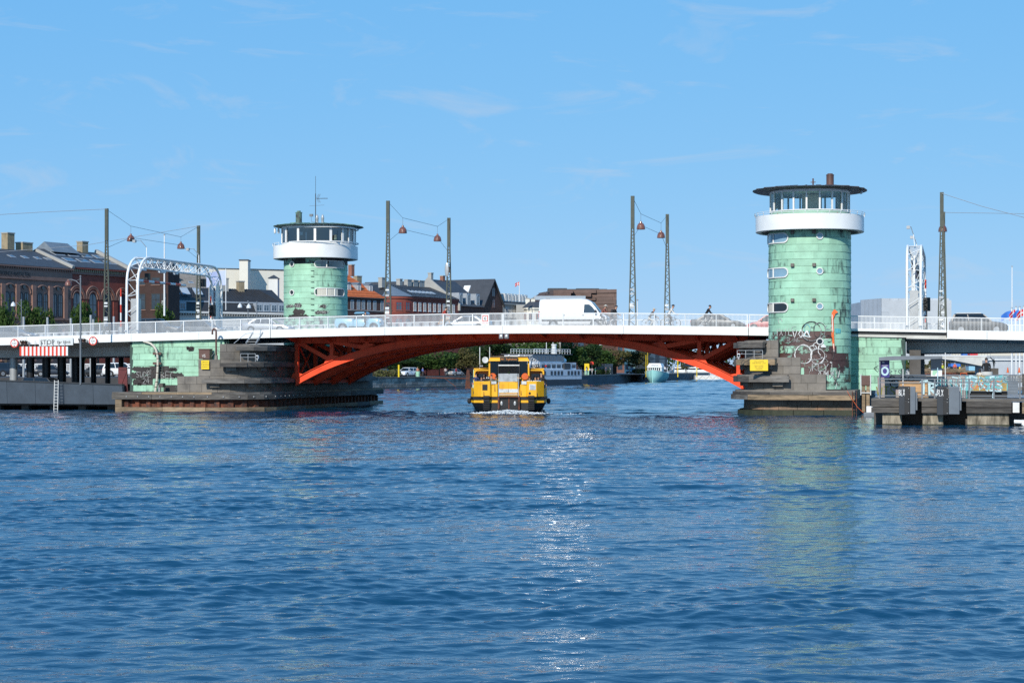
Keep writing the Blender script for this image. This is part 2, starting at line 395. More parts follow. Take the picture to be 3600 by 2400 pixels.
# ------------------------------------------------------------------ land
def land(name, poly, z0, z1, m):
    o = MB().prism(poly, z0, z1, 'z').build(name, m); o['kind'] = 'structure'; return o
QA, QB, QC, QD = Vector((-23.4, 320)), Vector((16.6, 405)), Vector((56.8, 565)), Vector((66, 640))
QS = QA - (QB - QA) * .82
land('ground', [(QS.x, QS.y), (QA.x, QA.y), (QB.x, QB.y), (QC.x, QC.y), (75, 640), (160, 900), (400, 1800), (-900, 1800), (-900, 150), (-95, 172), (-62, 190)], -2, 1.98, 'paving')
land('street', [tuple(S(60, 9).xy), tuple(S(330, 9).xy), tuple(S(330, 1.5).xy), tuple(S(60, 1.5).xy)], 1.985, 2.02, 'asphalt')
land('far_shore', [(70, 300), (180, 280), (420, 270), (900, 1800), (150, 1800), (95, 640)], -2, 1.9, 'paving')
def Q(px, inland, z=2.0):                                   # point behind the quay edge at an image column
    k = (px - 1800) / F
    for a, b in ((QS, QA), (QA, QB), (QB, QC), (QC, QC + (QC - QB))):
        d = (b - a).normalized(); o = a + Vector((-d.y, d.x)) * inland
        u = (k * o.y - o.x) / (d.x - k * d.y)
        if -1 <= u <= (b - a).length + 1: return Vector((o.x + d.x * u, o.y + d.y * u, z))
    return Vector((o.x + d.x * u, o.y + d.y * u, z))
# stone quay wall, block by block
def quay(a, b, courses, lab):
    L = (b - a).length; d = (b - a) / L; rz = math.atan2(d.y, d.x)
    q = thing('quay_wall', lab, 'quay wall', (a.x, a.y, 0), rz)
    MB().bx(0, L, -.1, .5, -1.5, 1.95).build('wall_core', 'concrete_dark', q)
    me = MB().bx(.03, 2.17, -.26, -.1, 0, .57).mesh('block', 'stone_quay')
    k = int(L / 2.2)
    for r in range(courses):
        for i in range(k):
            link('block', me, q, (i * 2.2 + (1.1 if r % 2 else 0), rnd.uniform(-.02, .02), .02 + r * .6))
    MB().bx(0, L, -.4, .7, 1.87, 2.06).build('coping', 'concrete', q)
    MB().bx(0, L, -.55, -.3, -.2, .25).build('fender_timber', 'timber_dark', q)
mat('stone_quay', (.33, .30, .26), .85, var=.3, scale=.5, rand=.3, bump=.1, c2=(.06, .055, .05), c2t=.6)
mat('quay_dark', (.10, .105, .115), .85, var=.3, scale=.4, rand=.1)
quay(QA - (QB - QA) * .12, QA + (QB - QA) * .60, 3, 'stone block quay wall behind the yellow ferry')
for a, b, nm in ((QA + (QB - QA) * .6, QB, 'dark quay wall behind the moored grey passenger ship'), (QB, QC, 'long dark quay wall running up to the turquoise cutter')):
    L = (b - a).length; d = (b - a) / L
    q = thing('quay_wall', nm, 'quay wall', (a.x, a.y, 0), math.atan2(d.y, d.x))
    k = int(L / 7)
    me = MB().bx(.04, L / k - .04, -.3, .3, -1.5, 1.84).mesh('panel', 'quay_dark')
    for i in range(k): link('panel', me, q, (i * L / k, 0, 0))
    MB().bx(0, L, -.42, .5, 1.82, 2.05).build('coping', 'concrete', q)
# ------------------------------------------------------------------ bridge
BW = 22.3
def bridge_root(name, label, cat='bridge'): return thing(name, label, cat, tuple(B(0, 0, 0)), -TH)
def sweep(mb, t0, t1, sec, step=1.5):                # sec(t) -> polygon of (v, z)
    n = max(1, int(round((t1 - t0) / step)))
    mb.loft([[(t0 + (t1 - t0) * i / n, v, z) for v, z in sec(t0 + (t1 - t0) * i / n)] for i in range(n + 1)])
    return mb
def rect(v0, v1, a, b): return lambda t: [(v0, ZR(t) + a), (v1, ZR(t) + a), (v1, ZR(t) + b), (v0, ZR(t) + b)]
def parapet(root, t0, t1, v, base=-1.11, seams=(), post=2.6):
    sweep(MB(), t0, t1, rect(v - .05, v + .05, -.075, 0)).build('handrail', 'rail_white', root)
    sweep(MB(), t0, t1, rect(v - .03, v + .03, base, base + .05)).build('bottom_rail', 'rail_white', root)
    b = MB(); t = t0 + .06
    while t < t1:
        z = ZR(t); b.bx(t - .0145, t + .0145, v - .02, v + .02, z + base - .02, z - .07); t += .105
    tag(b.build('balusters', 'rail_white', root), kind='stuff')
    n = max(1, int((t1 - t0) / post))
    for i in range(n + 1):
        t = t0 + .06 + (t1 - t0 - .12) * i / n; z = ZR(t)
        MB().bx(t - .035, t + .035, v - .05, v + .07, z + base - .02, z - .05).build('post', 'rail_white', root)
def fascia(root, cuts, v0, v1, a=-1.76, b=-1.11):
    for i in range(len(cuts) - 1):
        sweep(MB(), cuts[i] + .012, cuts[i + 1] - .012, rect(v0, v1, a, b), 1.5).build('fascia_panel', 'white_paint', root)
def deck(root, t0, t1):
    sweep(MB(), t0, t1, rect(.16, BW - .16, -1.50, -1.22)).build('deck', 'asphalt', root)
    for v0, v1 in ((.18, 3.0), (BW - 3.0, BW - .18)): sweep(MB(), t0, t1, rect(v0, v1, -1.24, -1.14)).build('walkway', 'paving', root)
JL, JC, JR = T(952), T(1768), 20.2
RIBV = (3.8, 8.7, 13.6, 18.5)
def zrib(t):
    r = t + 1.0
    return 6.2 - .006 * r * r - 1.05e-5 * r ** 4
def leaf(t0, t1, label, side):
    r = bridge_root('bascule_leaf', label)
    deck(r, t0 + .02, t1 - .02)
    fascia(r, [t0, (t0 + t1) / 2, t1], -.06, .14); fascia(r, [t0, t1], BW - .14, BW + .06)
    parapet(r, t0, t1, .04); parapet(r, t0, t1, BW - .04)
    pan = [-1 + side * d for d in (3.2, 6.55, 9.9, 13.25, 16.6, 19.95)]
    lo, hi = (t0, t1) if side > 0 else (t0 + 1.0, t1)
    lo = max(lo, -21.9); hi = min(hi, 19.8)
    for k, v in enumerate(RIBV):
        near = k == 0
        def sec(t, a=.23): z = zrib(t); return [(v - a, z), (v + a, z), (v + a, z + .62), (v - a, z + .62)]
        rb = sweep(MB(), lo, hi, sec, .8).build('arch_rib', 'bridge_red', r)
        fl = MB()
        for dz in (-.03, .60): sweep(fl, lo, hi, lambda t: [(v - .36, zrib(t) + dz), (v + .36, zrib(t) + dz), (v + .36, zrib(t) + dz + .05), (v - .36, zrib(t) + dz + .05)], .8)
        fl.build('flange', 'bridge_red', rb)
        if near:
            rv = MB(); t = lo + .1; i = 0
            while t < hi:
                for q in ((.12, .30, .48) if i % 2 else (.21, .40)):
                    z = zrib(t) + q; rv.add([(t - .022, v - .232, z), (t, v - .232, z - .022), (t + .022, v - .232, z), (t, v - .232, z + .022), (t, v - .255, z)], [(0, 1, 4), (1, 2, 4), (2, 3, 4), (3, 0, 4)])
                t += .17; i += 1
            tag(rv.build('rivets', 'bridge_red', rb), kind='stuff')
        st = sweep(MB(), lo, hi, rect(v - .16, v + .16, -2.24, -1.50)).build('longitudinal_girder', 'bridge_red', r)
        fg = MB(); sweep(fg, lo, hi, rect(v - .28, v + .28, -2.28, -2.23)).build('flange', 'bridge_red', st)
        if near:
            t = lo + .4
            while t < hi:
                z = ZR(t); MB().bx(t - .025, t + .025, v - .30, v - .16, z - 2.23, z - 1.52).build('stiffener', 'bridge_red', st); t += 1.12
        for i, tp in enumerate(pan):
            if not (lo - .5 < tp < hi + .4): continue
            zt, zb = ZR(tp) - 2.26, zrib(tp) + .6
            if zt - zb > .25:
                MB().bx(tp - .17, tp + .17, v - .16, v + .16, zb - .05, zt + .05).build('vertical', 'bridge_red', r)
                if near: MB().prism([(tp - .75, zb + .06 + .34 * side), (tp + .75, zb + .06 - .34 * side), (tp + .3, zb + .5), (tp - .3, zb + .5)], v - .19, v - .165).build('gusset_plate', 'bridge_red', r)
            # diagonal: foot at this panel point, head one panel nearer the pier
            to = tp + side * 3.35; zo = ZR(to) - 2.2
            if i + 1 < len(pan) + 1 and zo - zrib(tp) > .95 and abs(to + 1) < 21.5:
                MB().bar((tp + side * .15, v, zb + .1), (to - side * .25, v, zo), .30, .36, (0, 0, 1)).build('diagonal', 'bridge_red', r)
    for tp in pan:
        if not (lo - .5 < tp < hi + .4): continue
        z = ZR(tp)
        for s0, s1 in ((.16, RIBV[0] - .17), (BW - .16, RIBV[-1] + .17)):
            MB().prism([(s0, z - 1.52), (s1, z - 1.52), (s1, z - 2.22), (s0, z - 1.66)], tp - .05, tp + .05, 'x').build('bracket', 'bridge_red', r)
        for k in range(3):
            MB().bx(tp - .12, tp + .12, RIBV[k] + .17, RIBV[k + 1] - .17, z - 2.15, z - 1.52).build('cross_beam', 'bridge_red', r)
            if abs(tp + 1) > 9:
                MB().bar((tp, RIBV[k] + .2, zrib(tp) + .5), (tp, RIBV[k + 1] - .2, z - 2.2), .14, .14).build('sway_brace', 'bridge_red', r)
                MB().bar((tp, RIBV[k] + .2, z - 2.2), (tp, RIBV[k + 1] - .2, zrib(tp) + .5), .12, .12).build('sway_brace', 'bridge_red', r)
                MB().bar((tp, RIBV[k] + .2, zrib(tp) + .3), (tp, RIBV[k + 1] - .2, zrib(tp) + .3), .2, .3).build('cross_beam', 'bridge_red', r)
    return r
leaf_w = leaf(JL, JC, 'red arched bascule leaf reaching out from the stepped pier with rusty sheet piles', -1)
leaf_e = leaf(JC, JR, 'red arched bascule leaf of the bridge meeting the pier of the nearer green tower', 1)

# approach viaducts
ap = bridge_root('approach_viaduct', 'white edged approach viaduct on black columns beside the blue grey ramp wall')
deck(ap, -74, JL - .03)
fascia(ap, [-74, -60, T(95), T(462), T(700), JL - .03], -.06, .14); fascia(ap, [-74, JL], BW - .14, BW + .06)
parapet(ap, -74, JL - .05, .04); parapet(ap, -74, JL - .05, BW - .04)
TG = T(455, .5)
sweep(MB(), -74, TG - .05, lambda t: [(3.2, 4.85 - .012 * (TG - t)), (BW - 3.2, 4.85 - .012 * (TG - t)), (BW - 3.2, ZR(t) - 1.5), (3.2, ZR(t) - 1.5)], 3).build('box_girder', 'concrete_pale', ap)
k = 9
for i in range(k):
    a, b = TG - .08 - (i + 1) * 4.2, TG - .08 - i * 4.2
    sweep(MB(), a + .03, b - .03, lambda t: [(.15, ZR(t) - 1.78), (3.19, ZR(t) - 2.15), (3.19, ZR(t) - 1.98), (.15, ZR(t) - 1.62)], 2).build('soffit_panel', 'concrete_pale', ap)
for px, v, rr in ((48, 3.9, .37), (107, 4.6, .38), (163, 6.0, .40), (217, 7.0, .42), (267, 8.6, .42), (286, 12.0, .34), (329, 13.5, .28), (379, 15.5, .27), (426, 17, .26)):
    t = T(px, v); MB().lathe([(rr, 0), (rr, 4.0)], 18, (t, v, .9)).build('column', 'galv' if px == 48 else 'column_black', ap, 50)

ae = bridge_root('approach_viaduct', 'pale concrete approach viaduct with haunched girder beyond the nearer green tower')
deck(ae, JR + .03, 74)
T33 = T(3328)
fascia(ae, [JR + .03, 23.2], -.06, .14); fascia(ae, [T33 + .03, T(3470), T(3640), 60], -.10, .14); fascia(ae, [JR, 74], BW - .14, BW + .06)
sweep(MB(), 27.6, T33 - .02, rect(-.06, .10, -1.26, -1.11)).build('edge_strip', 'white_paint', ae)
sweep(MB(), 27.6, T33 - .02, rect(.20, .5, -1.72, -1.262)).build('edge_beam', 'concrete_pale', ae)
parapet(ae, JR + .03, 23.2, .04); parapet(ae, 27.6, T33 - .02, .04); parapet(ae, T33 + .03, 60, .0); parapet(ae, JR + .03, 74, BW - .04)
T31 = T(3183, .4)
sweep(MB(), T31 + .02, 74, lambda t: [(2.8, 4.95 + .012 * (t - T31)), (BW - 2.8, 4.95 + .012 * (t - T31)), (BW - 2.8, ZR(t) - 1.5), (2.8, ZR(t) - 1.5)], 3).build('box_girder', 'concrete_pale', ae)
for i in range(8):
    a = T31 + .05 + i * 4.0
    sweep(MB(), a + .03, a + 3.97, lambda t: [(.15, ZR(t) - 1.80), (2.79, ZR(t) - 2.05), (2.79, ZR(t) - 1.9), (.15, ZR(t) - 1.65)], 2).build('soffit_panel', 'concrete_pale', ae)
MB().bx(T31 + .3, T31 + 1.2, 1.4, 20, 1, 5.2).build('pier_shaft', 'concrete_dark', ae)

# navigation lamps under the crown
for i, (px, nm) in enumerate(((1762, 'square grey navigation lamp under the bridge crown, on the side of the ladder'), (1781, 'square grey navigation lamp under the bridge crown, on the side of the van'))):
    t = T(px, -.1); z = ZR(t) - 2.0
    l = thing('navigation_lamp', nm, 'lamp', tuple(B(t, -.05, z)), -TH, 'navigation lamps under the crown')
    MB().bx(-.18, .18, -.12, .14, -.21, .21).build('housing', 'steel_grey', l, bev=.02)
    MB().bx(-.03, .03, .0, .1, .2, .32).build('hanger', 'steel_grey', l)
    o = MB().lathe([(.12, 0), (.12, .05), (.06, .08)], 14).build('lens', 'alu', l, 40, (0, -.12, 0)); o.rotation_euler = (R(90), 0, 0)

# ------------------------------------------------------------------ superellipse tower skin
class SE:
    def __init__(s, r, n=2.35, N=360):
        s.r = r; pts = []
        for i in range(N + 1):
            a = -math.pi / 2 + 2 * math.pi * i / N
            c, q = math.cos(a), math.sin(a)
            pts.append((r * math.copysign(abs(c) ** (2 / n), c), r * math.copysign(abs(q) ** (2 / n), q)))
        s.p = pts; s.l = [0.0]
        for i in range(N): s.l.append(s.l[-1] + math.dist(pts[i], pts[i + 1]))
        s.L = s.l[-1]
    def pt(s, a, off=0.0):
        a %= s.L
        import bisect
        i = min(max(bisect.bisect_right(s.l, a) - 1, 0), len(s.l) - 2)
        f = (a - s.l[i]) / max(s.l[i + 1] - s.l[i], 1e-9)
        p, q = s.p[i], s.p[i + 1]; tx, ty = q[0] - p[0], q[1] - p[1]; d = math.hypot(tx, ty) or 1
        return (p[0] + tx * f + ty / d * off, p[1] + ty * f - tx / d * off)
    def ring(s, off, n): return [s.pt(s.L * i / n, off) for i in range(n)]
def band(se, z0, z1, off, th, n=72):
    mb = MB(); o, i_ = se.ring(off, n), se.ring(off - th, n)
    return mb.loft([[(x, y, z0) for x, y in o], [(x, y, z1) for x, y in o], [(x, y, z1) for x, y in i_], [(x, y, z0) for x, y in i_], [(x, y, z0) for x, y in o]], caps=False)
def disc(se, z0, z1, off=0.0, n=72):
    o = se.ring(off, n)
    return MB().loft([[(x, y, z0) for x, y in o], [(x, y, z1) for x, y in o]])
def skin_panel(se, a0, a1, z0, z1, o0=.05, o1=.012):
    n = max(2, int((a1 - a0) / .42)); aa = [a0 + (a1 - a0) * i / n for i in range(n + 1)]
    inn = [(*se.pt(a, .0), z0) for a in aa]; out = [(*se.pt(a, o0), z0) for a in aa]; top = [(*se.pt(a, o1), z1) for a in aa]
    return MB().loft([inn, out, top], caps=False, closed=False)
def stadium(s0, s1, z0, z1, rr, n=7):
    cx, cz = (s0 + s1) / 2, (z0 + z1) / 2; a, b = (s1 - s0) / 2, (z1 - z0) / 2; rr = min(rr, a, b); pts = []
    for qx, qz, st in ((1, -1, -90), (1, 1, 0), (-1, 1, 90), (-1, -1, 180)):
        for i in range(n + 1):
            an = R(st + 90 * i / n); pts.append((cx + qx * (a - rr) + rr * math.cos(an), cz + qz * (b - rr) + rr * math.sin(an)))
    return pts
def shrink(pts, d):
    cx = (min(p[0] for p in pts) + max(p[0] for p in pts)) / 2; cz = (min(p[1] for p in pts) + max(p[1] for p in pts)) / 2
    hx = (max(p[0] for p in pts) - cx); hz = max(p[1] for p in pts) - cz
    return [(cx + (p[0] - cx) * (hx - d) / hx, cz + (p[1] - cz) * (hz - d) / hz) for p in pts]
def dense(pts, m=3):
    out = []
    for i in range(len(pts)):
        p, q = pts[i], pts[(i + 1) % len(pts)]; k = max(1, int(math.dist(p, q) / .3))
        out += [(p[0] + (q[0] - p[0]) * j / k, p[1] + (q[1] - p[1]) * j / k) for j in range(k)]
    return out
def tower_window(root, se, s0, s1, z0, z1, rr, pane='glass_blue', mull=(), curtain=None, fw=.085):
    w_ = MB(); oo = dense(stadium(s0, s1, z0, z1, rr)); ii = shrink(oo, fw)
    rg = [[(*se.pt(a, d), z) for a, z in pl] for pl, d in ((oo, .0), (oo, .12), (ii, .12), (ii, .03))]
    w_.loft(rg, caps=False)
    fr = w_.build('window', 'white_dirty', root, 35)
    p_ = MB(); rr2 = dense(stadium(s0 + fw * .8, s1 - fw * .8, z0 + fw * .8, z1 - fw * .8, max(rr - fw, .01)))
    n = 18; xs = [min(p[0] for p in rr2) + (max(p[0] for p in rr2) - min(p[0] for p in rr2)) * (i + .5) / (n + 0.0) for i in range(n)]
    def ext(x):
        r_ = min(max(rr - fw * .8, .001), (z1 - z0) / 2 - fw * .8); d = max(0, max((s0 + fw * .8 + r_) - x, x - (s1 - fw * .8 - r_)))
        dz = r_ - math.sqrt(max(r_ * r_ - d * d, 0)) if d > 0 else 0
        return z0 + fw * .8 + dz, z1 - fw * .8 - dz
    lo = [(*se.pt(x, .062), ext(x)[0]) for x in xs]; hi = [(*se.pt(x, .062), ext(x)[1]) for x in xs]
    p_.loft([lo, hi], caps=False, closed=False); p_.build('pane', pane, fr, 40)
    for x in mull:
        q = se.pt(x, .09); MB().box((q[0], q[1], (z0 + z1) / 2), (.09, .09, z1 - z0 - fw)).build('mullion', 'white_dirty', fr)
    if curtain:
        c_ = MB(); xs2 = [curtain[0] + (curtain[1] - curtain[0]) * i / 30 for i in range(31)]
        c_.loft([[(*se.pt(x, .076 + .006 * math.sin(i * 2.1)), z) for i, x in enumerate(xs2)] for z in (z0 + fw, z1 - fw)], caps=False, closed=False); c_.build('curtain', 'curtain', fr, 60)
    return fr
def ribbon(root, name, pts, wd, m, depth=.004):
    mb = MB(); n = len(pts); L_, R_ = [], []
    for i in range(n):
        a, b = Vector(pts[max(i - 1, 0)]), Vector(pts[min(i + 1, n - 1)])
        d = (b - a).normalized(); nrm = Vector((-d.z, 0, d.x)); ww = wd[i] if isinstance(wd, (list, tuple)) else wd
        L_.append(Vector(pts[i]) + nrm * ww / 2); R_.append(Vector(pts[i]) - nrm * ww / 2)
    mb.loft([L_, R_], caps=False, closed=False)
    return mb.build(name, m, root)
GLY = {'A': [((0, 0), (.5, 1), (1, 0)), ((.2, .4), (.8, .4))], 'B': [((0, 0), (0, 1), (.8, .8), (.1, .5), (1, .25), (0, 0))], 'C': [((1, .85), (.4, 1), (0, .5), (.4, 0), (1, .15))], 'D': [((0, 0), (0, 1), (.9, .6), (.8, .2), (0, 0))], 'E': [((1, 1), (0, 1), (0, 0), (1, 0)), ((0, .5), (.8, .5))], 'I': [((.5, 0), (.5, 1))], 'L': [((0, 1), (0, 0), (.8, 0))], 'M': [((0, 0), (.1, 1), (.5, .3), (.9, 1), (1, 0))], 'N': [((0, 0), (0, 1), (.9, 0), (1, 1))],
       'O': [((.5, 1), (0, .5), (.5, 0), (1, .5), (.5, 1))], 'P': [((0, -.3), (.1, 1), (.9, .8), (.8, .45), (.1, .4))], 'R': [((0, 0), (0, 1), (.9, .8), (.1, .5), (1, 0))], 'S': [((1, .9), (.3, 1), (.1, .65), (.9, .35), (.6, 0), (0, .1))], 'T': [((0, 1), (1, 1)), ((.5, 1), (.45, 0))], 'U': [((0, 1), (.1, .1), (.6, 0), (1, 1))], 'V': [((0, 1), (.5, 0), (1, 1))], 'W': [((0, 1), (.25, 0), (.5, .7), (.75, 0), (1, 1))], 'X': [((0, 0), (1, 1)), ((0, 1), (1, 0))], 'Y': [((0, 1), (.5, .5), (1, 1)), ((.5, .5), (.4, -.2))], '2': [((0, .8), (.5, 1), (.9, .7), (0, 0), (1, 0))], '4': [((.7, 0), (.7, 1), (0, .35), (1, .35))], '+': [((.5, .1), (.5, .9)), ((.1, .5), (.9, .5))], '<': [((1, 1), (0, .5), (1, 0))]}
def spray(root, fn, word, cx, cz, size, m, wd=.12):
    n = len(word); x = cx - n * size * .36; jz = lambda k: rnd.uniform(-k, k) * size
    for ch in word:
        for st in GLY.get(ch, []):
            pts = []
            for i in range(len(st) - 1):
                for k in range(4): f = k / 4; pts.append((st[i][0] + (st[i + 1][0] - st[i][0]) * f, st[i][1] + (st[i + 1][1] - st[i][1]) * f))
            pts.append(st[-1]); a, b = jz(.06), jz(.1)
            ribbon(root, 'sprayed_letter', [fn(x + p[0] * size * .6 + jz(.02), cz + (p[1] - .5) * size + a + b * p[0] + jz(.02)) for p in pts], [wd * size * rnd.uniform(.6, 1.3) for _ in pts], m)
        x += size * rnd.uniform(.68, .8)
def tower(name, label, tc, vc, zb, zbal, zpar, zw0, zw1, zroof, cab, cabo, skinfn, nc=22, rs=3.25, rp=4.3):
    r = thing(name, label, 'tower', tuple(B(tc, vc, 0)), -TH)
    se = SE(rs)
    disc(se, zb - .02, zbal, -.03).build('shaft', 'seam_dark', r, 30)
    ch = (zbal - zb) / nc
    for c in range(nc):
        z0, z1 = zb + c * ch, zb + (c + 1) * ch - .012
        a = (c * .9) % 2.1 + rnd.uniform(-.12, .12) - 4.2; end = a + se.L
        while a < end - .4:
            ln = rnd.choice((1.6, 2.1, 2.1, 2.6)); b_2 = min(a + ln, end)
            if end - b_2 < .5: b_2 = end
            s_mid = ((a + b_2) / 2 + se.L / 2) % se.L - se.L / 2
            skin_panel(se, a + .0025, b_2 - .0025, z0, z1, rnd.uniform(.036, .046), rnd.uniform(.008, .012)).build('copper_sheet', skinfn(c, s_mid, (z0 + z1) / 2), r, 30)
            a = b_2
    sb = SE(rp)
    band(sb, zbal, zpar, 0, .12).build('balcony_parapet', 'white_paint', r, 40)
    disc(sb, zbal + .03, zbal + .2, -.14).build('balcony_floor', 'concrete_dark', r)
    band(sb, zbal - .03, zbal + .05, -.1, .35).build('parapet_lip', 'white_dirty', r, 40)
    sc = SE(cab)
    def sh(o): o.location = (cabo[0], cabo[1], 0); return o
    sh(disc(sc, zbal + .2, zw0, -.02).build('cabin_base', 'copper' if cab < 3.5 else 'white_paint', r, 30))
    sh(disc(sc, zw1 - .02, zw1 + .14, .0).build('cabin_lintel', 'white_paint', r, 30))
    return r, se, sc, sh
def roofing(r, sc_r, cabo, zw1, zroof, m_top, under='roof_brown'):
    sr = SE(sc_r); n = 72
    o = sr.ring(0, n); prof = [(.70, zw1 + .10), (.97, zroof - .075), (1.0, zroof - .03), (.985, zroof - .005), (.6, zroof + .20), (.12, zroof + .36), (.0, zroof + .38)]
    mb = MB().loft([[(x * f, y * f, z) for x, y in o] for f, z in prof])
    ro = mb.build('roof', m_top, r, 28); ro.location = (cabo[0], cabo[1], 0)
    for i in range(0, n, 3):
        x, y = o[i]
        MB().bar((x * .985, y * .985, zroof + .025), (x * .6, y * .6, zroof + .215), .05, .05).build('standing_seam', m_top, ro)
    return ro
def cabin_glazing(r, sc, sh, zw0, zw1, ss, pane, wpost=.12, wide=()):
    for i, a in enumerate(ss):
        p = sc.pt(a, -.02); q = sc.pt(a + .05, -.02); rz = math.atan2(q[1] - p[1], q[0] - p[0])
        sh(MB().box((p[0], p[1], (zw0 + zw1) / 2), (wpost, .10, zw1 - zw0), rz).build('window_post', 'white_paint', r))
        b = ss[(i + 1) % len(ss)]
        if b < a: b += sc.L
        n = max(2, int((b - a) / .3)); aa = [a + (b - a) * j / n for j in range(n + 1)]
        pm = pane[i % len(pane)] if isinstance(pane, (list, tuple)) else pane
        g = MB().loft([[(*sc.pt(x, -.05), z) for x in aa] for z in (zw0, zw1)], caps=False, closed=False).build('window_pane', pm, r, 40); sh(g)
        for z in (zw0 + .04, zw1 - .05):
            sh(MB().loft([[(*sc.pt(x, o_), zz) for x in aa] for o_, zz in ((-.08, z - .045), (.0, z - .045), (.0, z + .045), (-.08, z + .045), (-.08, z - .045))], caps=False, closed=False).build('window_frame', 'white_paint', g))

# right tower ------------------------------------------------------
def skin_r(c, s, z):
    front = abs(s) < 4.4
    if front and z < 6.9:
        if -3.2 < s < 1.7 and z < 6.4: return rnd.choice(('copper_brown', 'copper_brown', 'copper_brown', 'copper_half'))
        if s < -1.6: return 'copper_half'
        if s >= 1.2 and z < 5.4: return rnd.choice(('copper_brown', 'copper_half', 'copper_half', 'copper_brown', 'copper_streak'))
        return rnd.choice(('copper', 'copper_streak', 'copper'))
    if abs(s) > 2.3 and front: return rnd.choice(('copper_streak', 'copper_streak', 'copper'))
    if z > 13.9: return 'copper_streak'
    return 'copper'
tr, se, sc, sh = tower('bridge_tower', 'green copper control tower with white balcony standing in front of the railing', 25.5, -3.2, 2.05, 14.64, 15.86, 16.2, 17.77, 18.0, 3.18, (0, 0), skin_r)
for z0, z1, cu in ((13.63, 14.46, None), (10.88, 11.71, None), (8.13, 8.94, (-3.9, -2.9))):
    tower_window(tr, se, -4.6, -1.42, z0, z1, .41, 'glass_sky' if cu is None else 'glass_dark', (-2.95,), cu)
for z, pn in ((14.12, 'glass_sky'), (11.36, 'glass_sky'), (8.59, 'glass_sky'), (5.82, 'glass_dark')):
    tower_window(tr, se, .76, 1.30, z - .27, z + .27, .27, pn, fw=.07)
for z in (14.46, 11.85, 9.08):
    for s_ in (-1.08, .60):
        q = se.pt(s_, .1); o = MB().box((q[0], q[1] - .03, z), (.27, .22, .27)).build('vent_box', 'pipe_brown', tr, bev=.015)
        MB().box((q[0], q[1] - .15, z), (.2, .02, .2)).build('grille', 'timber', o)
cabin_glazing(tr, sc, sh, 16.2, 17.77, [a - sc.L / 2 for a in [i * sc.L / 20 for i in range(20)]], 'glass_clear', .13)
MB().bx(-.5, .9, -.2, 1.0, 16.0, 17.7).build('stair_housing', 'curtain', tr)
MB().bx(-2.4, 2.4, -2.4, 2.4, 15.9, 16.05).build('cabin_floor', 'timber_brown', tr)
for x in (-2.2, 2.2, -.6): MB().bx(x - .06, x + .06, .4, .5, 16.0, 17.75).build('inner_door_frame', 'white_dirty', tr)
roofing(tr, 4.55, (0, 0), 17.77, 18.0, 'roof_brown')
ch_ = MB().lathe([(.30, 18.2), (.30, 19.15), (.32, 19.15), (.32, 19.22), (.22, 19.24), (.22, 19.3)], 18, (1.65, -.4, 0)).build('chimney', 'pipe_brown', tr, 40)
MB().lathe([(.8, 18.1), (.75, 18.34), (.3, 18.36)], 20, (1.4, -.4, 0)).build('chimney_curb', 'roof_brown', tr, 40)
v_ = MB(); v_.lathe([(.06, 18.2), (.06, 18.95)], 8, (.3, -.4, 0)); v_.bx(.1, .5, -.44, -.36, 18.62, 18.68); v_.build('vent_pipe', 'pipe_brown', tr)
sbr = SE(4.38)
for z in (16.12, 15.98): tag(MB().tube([(*sbr.pt(sbr.L * i / 90, 0), z) for i in range(91)], .018, 5).build('balcony_rail', 'rail_white', tr), None)
for i in range(30):
    a = sbr.L * i / 30; p, q = sbr.pt(a, -.06), sbr.pt(a, .0)
    MB().bar((p[0], p[1], 15.84), (q[0], q[1], 16.13), .035, .035).build('rail_post', 'rail_white', tr)
MB().lathe([(.05, 17.95), (.12, 17.8), (.13, 17.68), (.06, 17.6)], 10, (4.1, -.6, 0)).build('dome_camera', 'galv', tr, 50)
mat('ink_dirty', (.42, .42, .40), .7, var=.3, scale=8)
# graffiti on the scrubbed copper, right tower
def on(se_, x, z, off=.075): q = se_.pt(x, off); return (q[0], q[1], z)
G = lambda px, py: ((px - 2847) / 44.6 + .02, PZ(py, 143.4))
m0 = [(2951, 1090), (2940, 1100), (2937, 1120), (2938, 1150), (2938, 1180), (2941, 1210), (2943, 1235)]
ribbon(tr, 'painted_matchstick', [on(se, *G(*p), off=.08) for p in m0], [.5, .36, .14, .16, .2, .15, .04], 'ink_orange')
ribbon(tr, 'painted_drip', [on(se, *G(*p), off=.086) for p in [(2936, 1106), (2937, 1140), (2940, 1190), (2943, 1236)]], [.04, .05, .07, .03], 'ink_white')
ribbon(tr, 'paint_patch', [on(se, *G(*p)) for p in [(2948, 1163), (2960, 1162), (2972, 1163)]], .5, 'ink_teal')
for cx, cy, rx, ry, m_, wd in ((2836, 1245, 29, 33, 'ink_white', .07), (2884, 1252, 24, 26, 'ink_white', .06), (2868, 1222, 12, 8, 'ink_white', .05), (2862, 1165, 33, 34, 'ink', .10), (2890, 1160, 20, 26, 'ink', .06), (2848, 1160, 10, 20, 'ink_teal', .05)):
    for rep in range(3):
        ph = rnd.uniform(0, 6); pts = [on(se, *G(cx + (rx + 1.6 * math.sin(3 * a + ph)) * math.cos(a) + rep, cy + (ry + 1.8 * math.cos(2 * a + ph)) * math.sin(a)), off=.08 + .004 * rep) for a in [i * math.pi / 11 + ph for i in range(23 if rep == 0 else 15)]]
        ribbon(tr, 'graffiti_ring', pts, [wd * rnd.uniform(.3, 1.1) * (1 if rep == 0 else .5) for _ in pts], m_ if rep < 2 else 'ink_dirty')
